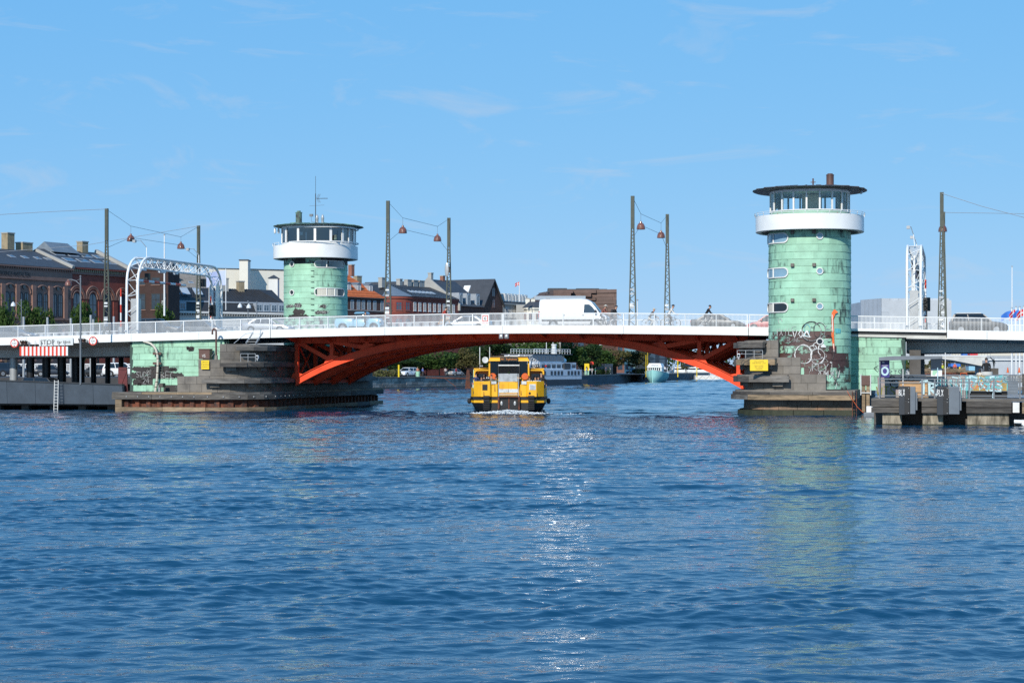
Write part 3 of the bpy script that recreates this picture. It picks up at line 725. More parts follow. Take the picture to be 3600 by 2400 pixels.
for (x, y), tx, sz in (((2765, 1166), 'IXIL', .55), ((2817, 1172), 'VO', .62), ((2905, 1292), 'REYI', .6), ((2925, 1316), 'AMXV', .65), ((2775, 1219), 'TODAY', .2), ((2800, 1195), 'SLINE', .3), ((2880, 1340), 'TEN', .4)):
    g = G(x, y); spray(tr, lambda a_, b_: on(se, a_, b_, off=.095), tx, g[0], g[1], sz, 'ink_white' if tx == 'VO' else 'ink_dirty', .09)
ribbon(tr, 'graffiti_ring', [on(se, *G(*p), off=.09) for p in ((2848, 1162), (2836, 1180), (2858, 1184), (2848, 1162))], .12, 'ink_white')
ribbon(tr, 'paint_patch', [on(se, *G(*p), off=.08) for p in ((2895, 1218), (2904, 1214), (2913, 1219))], [.1, .3, .08], 'ink_white')
def scribble(root, se_, G_, x, y, ln, wd, m, off):
    a = rnd.uniform(0, 6.28); k = rnd.uniform(-.9, .9); pts = []
    for i in range(9):
        pts.append(on(se_, *G_(x, y), off=off)); x += ln / 8 * math.cos(a); y += ln / 8 * math.sin(a) * .8; a += k + rnd.uniform(-.5, .5)
    ribbon(root, 'scribble', pts, [wd * rnd.uniform(.4, 1.3) for _ in pts], m)
for i in range(70):
    x, y = rnd.uniform(2745, 2950), rnd.uniform(1135, 1372)
    if x < 2815 and y > 1250: continue
    scribble(tr, se, G, x, y, rnd.uniform(14, 60), rnd.uniform(.015, .05), rnd.choice(('ink_white', 'copper_half', 'copper', 'copper_black', 'copper_black', 'ink_dirty')), .074 + .0006 * i)

# left tower -------------------------------------------------------
def skin_l(c, s, z):
    if abs(s) < 4.4 and z < 9.0: return rnd.choice(('copper_half', 'copper_streak', 'copper', 'copper_half'))
    if z > 14.0: return 'copper_black' if rnd.random() < .5 else 'copper_half'
    if 1.0 < s < 4.4: return rnd.choice(('copper_streak', 'copper', 'copper'))
    return 'copper'
tl, se2, sc2, sh2 = tower('bridge_tower', 'green copper control tower with rooftop antennas standing behind the railing', -27.0, 25.5, 2.05, 14.85, 16.16, 16.42, 17.95, 18.2, 3.68, (.40, -.2), skin_l, rs=3.15, rp=4.2)
for z0, z1, cu in ((13.83, 14.6, None), (10.96, 11.82, (1.25, 3.5))):
    tower_window(tl, se2, .95, 4.7, z0, z1, .38, 'glass_dark' if cu else 'glass_smoke', (2.2,) + ((3.1,) if cu else ()), cu)
for z in (14.23, 11.36): tower_window(tl, se2, -1.78, -1.18, z - .30, z + .30, .30, 'glass_dark', fw=.09)
k_ = [-6.2, -4.6, -4.2, -2.6, -.9, .9, 2.5, 3.9, 5.0, 6.2]
rest = [6.2 + (sc2.L - 12.4) * i / 8 for i in range(1, 8)]
cabin_glazing(tl, sc2, sh2, 16.42, 17.95, k_ + rest, ['glass_clear', 'glass_clear', 'glass_smoke', 'glass_smoke', 'glass_smoke', 'glass_smoke', 'glass_smoke', 'glass_smoke', 'glass_clear'] + ['glass_smoke'] * 8, .24)
MB().bx(-1.2, 2.2, .6, 2.6, 16.3, 17.8).build('equipment_cabinet', 'steel_dark', tl); MB().bx(-1.9, -.9, -1.2, -.6, 16.3, 17.3).build('console', 'timber_brown', tl)
MB().bx(-2.0, 2.6, -2.4, 2.2, 16.2, 16.35).build('cabin_floor', 'timber_dark', tl)
roofing(tl, 4.5, (.35, -.1), 17.95, 18.2, 'roof_copper')
MB().lathe([(.95, 18.35), (.9, 18.6), (.32, 18.62), (.32, 19.62), (.36, 19.62), (.36, 19.7), (.2, 19.72), (.2, 19.85)], 18, (-1.7, -.4, 0)).build('chimney', 'roof_copper', tl, 40)
an = MB(); an.tube([(.05, -.2, 18.4), (.05, -.2, 21.6)], .045, 6); an.tube([(.05, -.2, 21.6), (.05, -.2, 23.4)], .02, 5); an.build('antenna_mast', 'steel_dark', tl)
ya = MB(); ya.tube([(.05, -.2, 21.1), (1.35, -.2, 21.05)], .018, 5)
for i in range(9): ya.bx(.25 + i * .13, .27 + i * .13, -.2 - .12, -.2 + .12, 21.05, 21.12)
for i in range(4):
    for sg in (-1, 1): ya.tube([(.15 + .08 * i, -.2, 21.1), (.35 + .08 * i, -.2, 21.1 + sg * .45)], .012, 4)
ya.tube([(-.6, -.2, 20.35), (1.0, -.2, 20.4)], .015, 5); ya.build('yagi_antenna', 'steel_grey', tl)
wi = MB(); wi.tube([(-.35, -.3, 18.7), (-.4, -.3, 19.3)], .02, 5); wi.bx(-.55, -.2, -.4, -.2, 19.25, 19.5); wi.tube([(-.35, -.3, 18.7), (.05, -.2, 18.65)], .02, 5); wi.build('weather_sensor', 'steel_grey', tl)
for x in (.25, .85): MB().lathe([(.14, 18.55), (.14, 18.95), (.17, 19.0), (.12, 19.3), (.03, 19.45)], 10, (x, -.3, 0)).build('vent_cowl', 'galv', tl, 50)
for x in (-3.85, -3.45, -2.75): MB().lathe([(.05, 18.05), (.10, 17.9), (.12, 17.65), (.09, 17.5), (.02, 17.45)], 10, (x, -1.6, 0)).build('dome_camera', 'sign_white', tl, 50)
sb2 = SE(4.26)
tag(MB().tube([(*sb2.pt(-sb2.L * .30 + sb2.L * .2 * i / 30, 0), 16.4) for i in range(31)], .025, 5).build('balcony_rail', 'rail_white', tl), None)
for i in range(7): p = sb2.pt(-sb2.L * .30 + sb2.L * .2 * i / 6, 0); MB().bar((p[0], p[1], 16.14), (p[0], p[1], 16.41), .035, .035).build('rail_post', 'rail_white', tl)
q_ = sc2.pt(2.9, .25); MB().box((q_[0] + .4, q_[1] - .2, 16.85), (.28, .25, .5)).build('searchlight', 'roof_copper', tl, bev=.03)
G2 = lambda px, py: ((px - 1112) / 34.8, PZ(py, 183.7))
for (x0, x1, y, hh) in ((1028, 1068, 1075, 11), (1070, 1100, 1073, 16), (1065, 1112, 1095, 24), (1040, 1125, 1112, 16), (1165, 1186, 1076, 13), (1148, 1192, 1097, 14)):
    for rep in range(4):
        a_, b_ = sorted((rnd.uniform(x0, x1), rnd.uniform(x0, x1))) if rep else (x0, x1); yy = y + rnd.uniform(-.4, .4) * hh * (rep > 0); hk = hh * (1 if not rep else .45)
        ribbon(tl, 'scrubbed_patch', [on(se2, *G2(a_ + (b_ - a_) * i / 20, yy + rnd.uniform(-1.5, 1.5)), off=.066 + .003 * rep) for i in range(21)], [(hk / 34.8) * rnd.uniform(.5, 1.15) * (1 if 1 < i < 19 else .3) for i in range(21)], 'copper_black')
for (x, y), tx, sz in (((1048, 1075), 'ESSMV', .3), ((1173, 1075), 'Slip', .33), ((1171, 1097), '+ Sommer', .3), ((1088, 1073), 'NBE', .36)):
    g = G2(x, y); spray(tl, lambda a_, b_: on(se2, a_, b_, off=.10), tx.upper().replace(' ', ''), g[0], g[1], sz, 'ink_dirty', .09)
for i in range(14):                      # rung clips down the front
    z = 14.2 - i * .57 - .1; q = se2.pt(.78, .07); MB().box((q[0], q[1], z), (.34, .06, .05)).build('rung', 'seam_dark', tl)
# ------------------------------------------------------------------ piers
class Path:
    def __init__(s, m, tch, vf, r, te, vend=29.0):
        s.m, s.tch, s.vf, s.r, s.te = m, tch, vf, r, te
        s.L1 = te - (tch + r); s.L2 = math.pi / 2 * r; s.L3 = vend - (vf + r); s.L = s.L1 + s.L2 + s.L3
    def at(s, a, d=0.0):
        if a < s.L1: t, v, nt_, nv = s.te - a, s.vf, 0, -1
        elif a < s.L1 + s.L2:
            q = (a - s.L1) / s.r; t = s.tch + s.r - s.r * math.sin(q); v = s.vf + s.r - s.r * math.cos(q); nt_, nv = -math.sin(q), -math.cos(q)
        else: t, v, nt_, nv = s.tch, s.vf + s.r + (a - s.L1 - s.L2), -1, 0
        return (s.m * (t + nt_ * d), v + nv * d)
    def s_of(s, px, d=0.0): return s.te - abs(T(px, s.vf - d))
    def pts(s, a0, a1, d, step=.7):
        ks = [a0]; a = a0
        while a < a1 - 1e-6:
            st = step if s.L1 - .1 < a < s.L1 + s.L2 else 3.0
            if a < s.L1: a = min(a + 6, s.L1)
            else: a += st
            ks.append(min(a, a1))
        return [s.at(k, d) for k in ks]
    def piece(s, mb, a0, a1, d0, d1, z0, z1):
        n = 3 if a1 > s.L1 and a0 < s.L1 + s.L2 else 1
        kk = [a0 + (a1 - a0) * i / n for i in range(n + 1)]
        return mb.loft([[(*s.at(k, d0), z0), (*s.at(k, d1), z0), (*s.at(k, d1), z1), (*s.at(k, d0), z1)] for k in kk])
def run(path, root, name, m, a0, a1, ln, d0, d1, z0, z1, gap=.012, jit=.0, off=0.0, zj=0.0):
    a = a0 - off
    while a < a1:
        l = ln * rnd.uniform(.85, 1.15); b = min(a + l, a1); aa = max(a, a0)
        if b - aa > .15:
            j = rnd.uniform(-jit, jit); jz = rnd.uniform(-zj, zj)
            path.piece(MB(), aa + gap, b - gap, d0, d1 + j, z0 + jz, z1 + jz).build(name, rnd.choice(m) if isinstance(m, (list, tuple)) else m, root)
        a += l
def pier(name, label, path, lv, base, px_w, px_f, timb, ztop_extra):
    r = bridge_root(name, label, 'bridge pier')
    end = path.L
    bz0, bz1 = base
    zs = [bz1] + [l[0] for l in lv]          # level tops upward C, B, A
    for i in range(3):
        z0, z1 = zs[i], zs[i + 1]; a0 = path.s_of(px_w[i])
        poly = path.pts(a0, end, -.06); poly.append((poly[0][0], poly[-1][1]))
        MB().prism(poly, z0 - .3, z1 - .01, 'z').build('core', 'concrete_dark', r)
        h = (z1 - z0) / 2
        for c in range(2):
            run(path, r, 'block', 'concrete', a0, path.L1 + path.L2 + 3, 1.25, -.3, .0, z0 + c * h + .01, z0 + (c + 1) * h - .012, .012, .012, .6 * c)
        run(path, r, 'block', 'concrete', path.L1 + path.L2 + 3, end, 3.2, -.3, .0, z0 + .01, z1 - .012, .015, .012)
        ft, fb_ = lv[i][1], lv[i][2]; af = path.s_of(px_f[i], .9)
        path_end = end - 1
        run(path, r, 'ledge', 'concrete', af + .12, path_end, 2.6, .01, .62, ft - .16, ft, .006)
        run(path, r, 'timber', timb, af, path_end, 3.4, .5, .92, fb_, ft - .1, .012, .02, zj=.01)
        k = af + .5
        while k < path.L1 + path.L2 + 2:
            path.piece(MB(), k, k + .75, .01, .42, fb_ - .34, fb_ + .06).build('corbel', 'concrete', r); k += 3.1
    return r
pl_ = Path(-1, 22.0, -5.2, 4.0, 33.6)
pl = pier('bridge_pier', 'stepped concrete pier with curved timber fenders and rusty sheet piles under the arch end', pl_,
          [(3.02, 2.86, 2.41), (4.46, 4.27, 3.82), (5.80, 5.66, 5.22)], (1.02, 1.63), (623, 697, 770), (708, 757, 803), ['timber', 'timber', 'timber_dark'], 0)
poly = pl_.pts(0, pl_.L, .85); poly.append((poly[0][0], poly[-1][1]))
MB().prism(poly, 1.1, 1.60, 'z').build('platform', 'concrete', pl)
poly = pl_.pts(0, pl_.L, .45); poly.append((poly[0][0], poly[-1][1])); MB().prism(poly, -2, 1.1, 'z').build('foundation', 'black', pl)
run(pl_, pl, 'timber', ['timber_dark', 'timber', 'timber_dark'], -.6, pl_.L, 3.6, .8, 1.18, 1.02, 1.46, .012, .02)
run(pl_, pl, 'timber', ['timber', 'timber_brown'], -.6, pl_.L, 3.2, .82, 1.12, 1.465, 1.64, .012, .015)
run(pl_, pl, 'timber', ['timber_brown', 'timber_brown', 'timber'], -.3, pl_.L, 3.9, .78, 1.14, -.25, .33, .02, .03, zj=.02)
a = 0.0; i = 0
while a < pl_.L - 1:
    lo_ = a; d = .62; top = 1.04 - (0 if i % 3 else .05)
    hat = [(0, .50), (.28, .50), (.40, .74), (.74, .74), (.86, .50), (1.02, .50)]
    MB().loft([[(*pl_.at(a + x, dd), z) for x, dd in hat] for z in (-1.2, top - rnd.uniform(0, .12))], caps=False, closed=False).build('sheet_pile', 'rust', pl); a += 1.02; i += 1
# rounded end of the platform beside the ramp
MB().bx(-33.9, -33.3, -6.3, -5.6, -.2, 1.5).build('mooring_post', 'timber_brown', pl)
for k in range(24):
    a = .8 + k * 1.05; q = pl_.at(a, 1.19); MB().lathe([(.05, 0), (.05, .03)], 8).build('bolt', 'galv', pl, loc=(q[0], q[1], 1.26)).rotation_euler = (R(90), 0, 0)

pr_ = Path(1, 20.2, -6.6, 4.0, abs(T(3008, -6.6)))
pr = pier('bridge_pier', 'stepped concrete pier with weathered fender beams below the nearer green tower', pr_,
          [(3.24, 3.20, 2.62), (4.58, 4.50, 3.96), (5.95, 5.86, 5.33)], (1.22, 1.80), (2904, 2815, 2735), (2774, 2733, 2694), ['timber', 'timber_brown', 'timber_dark'], 0)
poly = pr_.pts(0, pr_.L, .75); poly.append((poly[0][0], poly[-1][1])); MB().prism(poly, 1.25, 1.98, 'z').build('platform', 'concrete', pr)
run(pr_, pr, 'timber', ['timber', 'timber_brown', 'timber'], 0, pr_.L, 4.2, .7, 1.12, 1.22, 1.60, .012, .02)
run(pr_, pr, 'timber', ['timber_dark', 'timber_brown', 'timber_dark'], 0, pr_.L, 3.4, .62, .98, 1.61, 1.84, .012, .02)
poly = pr_.pts(0, pr_.L, -.1); poly.append((poly[0][0], poly[-1][1])); MB().prism(poly, -2, 1.2, 'z').build('foundation', 'concrete_dark', pr)
run(pr_, pr, 'block', 'stone_wet', .2, pr_.L1 + pr_.L2 + 4, 1.5, -.3, .05, .42, .80, .012, .01); run(pr_, pr, 'block', 'concrete', .2, pr_.L1 + pr_.L2 + 4, 1.7, -.3, .04, .81, 1.21, .012, .01)
run(pr_, pr, 'footing_stone', 'algae', 0, pr_.L1 + pr_.L2 + 6, 2.6, -.3, .62, -1.2, .40, .02, .08, zj=.05)

# copper clad flanks
def flank(name, label, t0, t1, v, z0, z1, nc, rounded):
    r = bridge_root(name, label, 'wall')
    MB().bx(t0 + .05, t1 - .05, v + .02, v + 3, z0, z1).build('core', 'seam_dark', r)
    h = (z1 - z0) / nc
    for c in range(nc):
        a = t0 - (c % 2) * .8; zz0, zz1 = z0 + c * h, z0 + (c + 1) * h - .014
        while a < t1 - .05:
            b = a + rnd.uniform(1.45, 1.85)
            aa, bb = max(a, t0), min(b, t1)
            if bb - aa > .12:
                m = 'copper'
                if label.startswith('long') and c < 4 and aa < t0 + 4 and aa > t0 + .2: m = rnd.choice(('copper_half', 'copper_black', 'copper_streak'))
                elif rnd.random() < .3: m = 'copper_streak'
                e = .0
                mb = MB()
                def pr(x, zz, d):
                    q = 0.0
                    for ed, sg in ((t0, 1), (t1, -1)):
                        dd = (x - ed) * sg
                        if dd < .45: q = max(q, .45 - math.sqrt(max(.2025 - (.45 - dd) ** 2, 0)))
                    return (x, v - d + q, zz)
                n = 4; xs = [aa + .008 + (bb - aa - .016) * i / n for i in range(n + 1)]
                mb.loft([[pr(x, zz0, 0) for x in xs], [pr(x, zz0, .05) for x in xs], [pr(x, zz1, .012) for x in xs]], caps=False, closed=False)
                mb.build('copper_sheet', m, r)
            a = b
    return r
fl_l = flank('copper_wall', 'long green copper clad wall with scrubbed black patches beside the dark red gate', T(455, .4), T(800, .4), .4, 1.62, 6.75, 9, True)
fl_r = flank('copper_wall', 'short green copper clad wall half shaded by the nearer tower', 28.0, T31, .4, 1.9, 6.6, 8, True)
GL = lambda px, py: (T(px, .3), .32, PZ(py, BY(T(px, .3), .3)))
for (x0, x1, y, hh) in ((463, 540, 1297, 20), (458, 545, 1320, 26), (466, 522, 1342, 22), (585, 622, 1299, 16), (574, 645, 1319, 20), (655, 682, 1224, 14)):
    n = 26
    for rep in range(4):
        a_, b_ = sorted((rnd.uniform(x0, x1), rnd.uniform(x0, x1))) if rep else (x0, x1); yy = y + rnd.uniform(-.5, .5) * hh * (rep > 0); hk = hh * (.9 if not rep else .45)
        ps = [GL(a_ + (b_ - a_) * i / n, yy + rnd.uniform(-1.5, 1.5)) for i in range(n + 1)]; ps = [(p_[0], p_[1] - .003 * rep, p_[2]) for p_ in ps]
        ribbon(fl_l, 'scrubbed_patch', ps, [hk / 39 * rnd.uniform(.6, 1.15) * (1 if 1 < i < n - 1 else .3) for i in range(n + 1)], 'copper_black')
for (x, y), tx, sz in (((505, 1315), 'SUDE', .5), ((515, 1337), '24', .5), ((590, 1318), 'BEC', .6), ((525, 1305), 'o 2', .35)):
    p = GL(x, y); spray(fl_l, lambda a_, b_: (a_, .28, b_), tx.upper().replace(' ', ''), p[0], p[2], sz, 'ink_dirty', .07)
p = (T(3096, .3), .30, PZ(1293, BY(T(3096, .3), .3)))
spray(fl_r, lambda a_, b_: (a_, .30, b_), '<X4', p[0], p[2], .5, 'ink', .08); p = (T(3140, .3), .30, PZ(1310, BY(T(3140, .3), .3))); spray(fl_r, lambda a_, b_: (a_, .30, b_), 'ARTS', p[0], p[2], .45, 'ink_grey', .08)

# ------------------------------------------------------------------ small things on the piers
def at_bridge(name, label, cat, px, py, v, group=None):
    t = T(px, v); return thing(name, label, cat, tuple(B(t, v, PZ(py, BY(t, v)))), -TH, group)
def yellow_sign(label, px, py, v, wd, ht, lines, sz, m):
    o = at_bridge('notice_board', label, 'sign', px, py, v)
    MB().bx(-wd / 2, wd / 2, -.03, .0, -ht / 2, ht / 2).build('board', 'sign_yellow', o, bev=.02)
    for i, (tx, z) in enumerate(lines): text(tx, sz, m, o, (0, -.036, z), sx=.92)
    for x in (-wd * .3, wd * .3): MB().bx(x - .03, x + .03, .0, .3, -ht / 2 + .1, ht / 2 - .1).build('bracket', 'galv', o)
    return o
mat('ink_dim', (.30, .20, .03), .6, var=0)
yellow_sign('yellow notice with three lines of text on the grey concrete step', 721.5, 1282, -5.35, .74, .78, [('OPHOLD', .22), ('PÅ BROPILLE', .02), ('FORBUDT', -.18)], .15, 'ink_dim')
yellow_sign('wide yellow speed limit board for boats on the fender beams', 2668.5, 1283.5, -7.75, 1.42, .88, [('MAX 6 KNOB', .30), ('FOR FRITIDS   LADS', .17), ('MAX 6 KNOT', -.04), ('FOR LEISURE', -.17), ('CRUISING', -.31)], .13, 'ink_dim')
o = at_bridge('cable_cabinet', 'brown metal cabinet against the copper wall above the small yellow notice', 'cabinet', 719.5, 1262, -.4)
MB().bx(-.53, .53, -.12, .5, 0, .84).build('body', 'pipe_brown', o, bev=.02); MB().bx(-.56, .56, -.16, .5, .84, .92).build('lid', 'pipe_brown', o); MB().bx(-.5, .5, -.135, -.12, .04, .52).build('door', 'pipe_brown', o)
spray(o, lambda a_, b_: (a_, -.145, b_), 'VS', 0, .3, .25, 'ink_white')
o = at_bridge('vent_pipe', 'tall brown gooseneck vent pipe rising past the white railing edge', 'pipe', 760, 1265, -1.2)
zt = 2.75
MB().tube([(0, 0, .3), (0, 0, zt - .25), (-.04, 0, zt - .1), (-.14, 0, zt), (-.24, 0, zt), (-.33, 0, zt - .1), (-.36, 0, zt - .25), (-.36, 0, zt - .5)], .085, 10).build('pipe', 'pipe_brown', o, 50)
MB().lathe([(.16, -.1), (.15, .38), (.11, .42)], 12).build('base_collar', 'concrete', o, 50)
MB().tube([(0, .0, .9), (-.7, .6, .3)], .02, 5).build('stay', 'galv', o); MB().tube([(0, .0, .9), (.5, .6, .5)], .02, 5).build('stay', 'galv', o)
o = at_bridge('cable_duct', 'thick cream cable duct bending up the green wall below the deck', 'pipe', 546, 1380, .0)
sc_ = 1 / 39.0
pts = [(546, 1380), (549, 1360), (552, 1342), (555, 1310), (556, 1285), (556, 1260), (554, 1243), (549, 1228), (541, 1217), (528, 1208), (514, 1203), (500, 1200)]
MB().tube([((x - 546) * sc_, -.05 + .1 * (i > 8), (1380 - y) * sc_) for i, (x, y) in enumerate(pts)], .10, 10).build('duct', 'curtain', o, 50)
for x, y in ((556, 1243), (556, 1277)): MB().bx((x - 566) * sc_, (x - 535) * sc_, .02, .2, (1380 - y - 4) * sc_, (1380 - y + 4) * sc_).build('clamp', 'pipe_brown', o)
for i in (1, 2, 3, 4, 5, 6): x, y = pts[i]; MB().lathe([(.125, -.03), (.125, .03)], 10, ((x - 546) * sc_, -.05, (1380 - y) * sc_)).build('collar', 'pipe_brown', o)
def ladder(name, label, root_loc, rz, zs, wd, n, m, r_=.022, lean=0.0, rung=.015):
    o = thing(name, label, 'ladder', root_loc, rz); h = zs
    for x in (-wd / 2, wd / 2): MB().tube([(x, 0, 0), (x, lean, h)], r_, 6).build('rail', m, o)
    for i in range(n): f = (i + .5) / n; MB().tube([(-wd / 2, lean * f, h * f), (wd / 2, lean * f, h * f)], rung, 5).build('rung', m, o)
    return o
t = T(567, .2); ladder('wall_ladder', 'thin green rung ladder on the copper wall beside the cream duct', tuple(B(t, .15, 3.2)), -TH, 3.3, .3, 13, 'seam_dark')
o = at_bridge('winch_box', 'rusty brown winch box at the foot of the wall ladder', 'winch', 570, 1361, -.6)
MB().bx(-.2, .2, -.3, .3, 0, .36).build('housing', 'timber_dark', o, bev=.03); MB().bx(-.32, -.18, -.1, .1, -.45, .2).build('bracket', 'galv', o)
# steel stair up to the deck
o = at_bridge('access_stair', 'small grey steel stair with handrail between the pier top and the deck edge', 'stair', 868, 1207, -2.2)
H_ = .98
for x in (0, .92): MB().bar((x, -.2, 0), (x + .22, .9, H_), .04, .16).build('stringer', 'alu', o)
for i in range(4): f = (i + .7) / 4.2; MB().bx(.02 + .22 * f, .92 + .22 * f, -.34 + 1.1 * f, -.08 + 1.1 * f, H_ * f - .03, H_ * f).build('tread', 'alu', o)
MB().tube([(-1.1, -.3, 0), (-.35, .5, .85), (.2, .9, .95)], .025, 6).build('handrail', 'alu', o); MB().tube([(.2, .9, .8), (.3, .95, 2.0)], .025, 6).build('handrail', 'alu', o)
def pipe_rail(name, label, px, py, v, wd, ht, n, m='galv'):
    o = at_bridge(name, label, 'railing', px, py, v)
    for i in range(n): x = wd * i / (n - 1); MB().tube([(x, 0, 0), (x, 0, ht)], .025, 6).build('post', m, o)
    for z in (ht, ht * .55): MB().tube([(0, 0, z), (wd, 0, z)], .02, 6).build('rail', m, o)
    return o
pipe_rail('guard_rail', 'low steel guard rail on the ledge below the access stair', 846, 1271, -5.7, 1.35, .68, 3)
pipe_rail('guard_rail', 'low steel guard rail on the ledge above the wide yellow board', 2592, 1259, -7.1, 2.0, .62, 4)
for px, py, v, lab in ((905, 1266, -5.8, 'small white floodlight on the shaded ledge of the towerless pier'), (2597, 1261, -7.2, 'small white floodlight at the arch side end of the low guard rail')):
    o = at_bridge('floodlight', lab, 'floodlight', px, py, v); MB().bx(-.11, .11, -.1, .1, .12, .42).build('housing', 'sign_white', o, bev=.03); MB().bx(-.08, .08, -.13, -.1, .18, .36).build('lens', 'glass_dark', o); MB().bx(-.05, .05, -.05, .05, -.03, .13).build('bracket', 'galv', o)
ladder('boat_ladder', 'rusty steel boat ladder at the foot of the nearer green tower', tuple(B(T(3004, -7.9), -7.9, -.2)), -TH, 2.15, .32, 8, 'rust', .03)
o = at_bridge('hinged_ramp', 'grey hinged gangway hoist on wooden posts beside the boat ladder', 'hoist', 3044, 1395, -4.0)
MB().bx(-.34, .34, -.2, .1, .9, 1.72).build('hood', 'pipe_brown', o, bev=.05)
for x in (-.38, .38): MB().bx(x - .04, x + .04, -.25, .15, .15, 1.8).build('side_frame', 'alu', o)
for x in (-.17, .17): MB().bx(x - .13, x + .13, -.1, .1, -1.2, .9).build('timber_post', 'timber_brown', o)
MB().bx(-.42, .42, -.22, .12, .3, .38).build('cross_bar', 'alu', o)
o = at_bridge('float_box', 'white plastic crate on a small grey float by the boat ladder', 'crate', 3058, 1440, -9.5)
MB().bx(-.45, .6, -.5, .5, -.55, -.2).build('float', 'steel_grey', o, bev=.05); MB().bx(-.25, .22, -.3, .3, -.2, .28).build('crate', 'sign_white', o, bev=.03)
tag(MB().tube([tuple(B(T(2978, -7.9), -7.9, 1.95)), tuple(B(T(2990, -8.2), -8.2, 1.5)), tuple(B(T(3015, -8.6), -8.6, .7)), tuple(B(T(3040, -9), -9, .2))], .014, 6).build('mooring_rope', 'ink_orange', None, 50), 'orange mooring rope slung from the pier platform to the float', 'rope')

# ------------------------------------------------------------------ ramp wall and gate
o = bridge_root('ramp_wall', 'blue grey panelled ramp wall overhanging the dark water', 'wall')
t1 = T(430, -5.4); n = 9
for i in range(n):
    a, b = t1 - (i + 1) * 2.95, t1 - i * 2.95
    def zt(t): return 2.22 + (t1 - t) * .027
    def vv(t): return -5.4 + (t1 - t) * .10
    MB().hexa([(a + .012, vv(a) + .12, .55), (b - .012, vv(b) + .12, .55), (b - .012, vv(b) + .55, .55), (a + .012, vv(a) + .55, .55),
               (a + .012, vv(a), zt(a)), (b - .012, vv(b), zt(b)), (b - .012, vv(b) + .4, zt(b)), (a + .012, vv(a) + .4, zt(a))]).build('wall_panel', 'wall_blue', o)
    MB().hexa([(a, vv(a) - .08, zt(a)), (b, vv(b) - .08, zt(b)), (b, vv(b) + .5, zt(b)), (a, vv(a) + .5, zt(a)), (a, vv(a) - .08, zt(a) + .10), (b, vv(b) - .08, zt(b) + .10), (b, vv(b) + .5, zt(b) + .10), (a, vv(a) + .5, zt(a) + .10)]).build('coping', 'steel_dark', o)
    MB().bx(a, b, vv(a) + .6, 6, .4, .9).build('slab', 'concrete_dark', o)
    MB().bx(a + .8, a + 1.5, vv(a) + 1.2, vv(a) + 1.8, -2, .5).build('pile', 'concrete_dark', o)
MB().bx(t1 - 26.5, t1, 6, 6.4, -2, 1.6).build('void_shade_wall', 'black', o)  # black wall added to paint the dark void under the overhanging ramp
tq = T(196, -5.6); ladder('quay_ladder', 'white steel ladder hanging on the blue grey ramp wall', tuple(B(tq, -5.62, -.25)), -TH, 2.9, .36, 11, 'white_dirty', .035, .15, .022)
o = at_bridge('steel_gate', 'dark red steel gate standing at the end of the ramp wall', 'gate', 433, 1385, -4.6)
MB().prism([(-.43, 0), (.45, 0), (.38, 2.35), (-.45, 2.35)], -.06, .06).build('leaf', 'red_dark', o)
for a, b in (((-.4, .1), (.38, .1)), ((-.42, 2.2), (.34, 2.2)), ((-.38, .3), (.34, 2.0))): MB().bar((a[0], -.08, a[1]), (b[0], -.08, b[1]), .05, .1).build('brace', 'red_dark', o)

# ------------------------------------------------------------------ signs on the fascia
def fz(px, py, v): t = T(px, v); return t, PZ(py, BY(t, v))
o = at_bridge('warning_board', 'long white board lettered STOP for blink on the viaduct edge', 'sign', 197, 1201, -.2)
MB().bx(-1.7, 1.7, -.03, 0, -.35, .33).build('board', 'sign_grey', o); o.rotation_euler = (0, R(-1.6), -TH)
text('STOP', .60, 'ink', o, (-.85, -.036, -.04)); text('for blink', .40, 'ink', o, (.80, -.036, -.07))
o = at_bridge('striped_barrier', 'red and white striped height barrier hanging below the viaduct edge', 'barrier', 154, 1234, -.35)
hw = 2.42; n = 24
for i in range(n):
    a = -hw + 2 * hw * i / n; MB().bx(a, a + 2 * hw / n, -.03, .03, -.42, .42).build('stripe', 'sign_red' if i % 2 == 0 else 'sign_white', o)
for i in range(8): x = -hw + .35 + i * (2 * hw - .7) / 7; MB().bx(x - .02, x + .02, -.0, .04, .4, .95).build('hanger', 'galv', o)
for px, py, lab in ((51, 1206, 'round red ringed 3,2 m height sign beside the striped barrier end'), (327, 1198, 'round red ringed 3,2 m height sign beside the lamp column')):
    o = at_bridge('height_sign', lab, 'sign', px, py, -.3, 'height limit signs')
    a = MB().lathe([(.40, 0), (.40, .03)], 28).build('ring', 'sign_red', o, 40); a.rotation_euler = (R(90), 0, 0)
    a = MB().lathe([(.31, 0), (.31, .036)], 28).build('face', 'sign_white', o, 40); a.rotation_euler = (R(90), 0, 0)
    text('3,2m', .24, 'ink', o, (0, -.042, -.01), sx=.9)
    for s_ in (1, -1): MB().prism([(-.1, s_ * .28), (.1, s_ * .28), (0, s_ * .17)], -.042, -.036).build('arrow', 'ink', o)
    MB().bx(-.05, .05, 0, .25, -.3, .3).build('bracket', 'galv', o)
for px, py, lab in ((85, 1205, 'black twin lamp signal on the viaduct edge left of the STOP lettering'), (290, 1198, 'black twin lamp signal behind the lamp column')):
    o = at_bridge('warning_signal', lab, 'signal', px, py, -.35, 'twin lamp signals')
    MB().bx(-.33, .33, -.1, .12, -.17, .17).build('housing', 'black', o, bev=.02)
    for x in (-.16, .16):
        a = MB().lathe([(.12, 0), (.12, .06), (.1, .06), (.06, .03)], 14).build('lens', 'pipe_brown', o, 40, (x, -.1, 0)); a.rotation_euler = (R(90), 0, 0)
        MB().tube([(x, -.1, .13), (x, -.28, .12)], .13, 10, False).build('hood', 'black', o)
    MB().bx(.3, .42, -.02, .2, -.1, .1).build('bracket', 'galv', o)
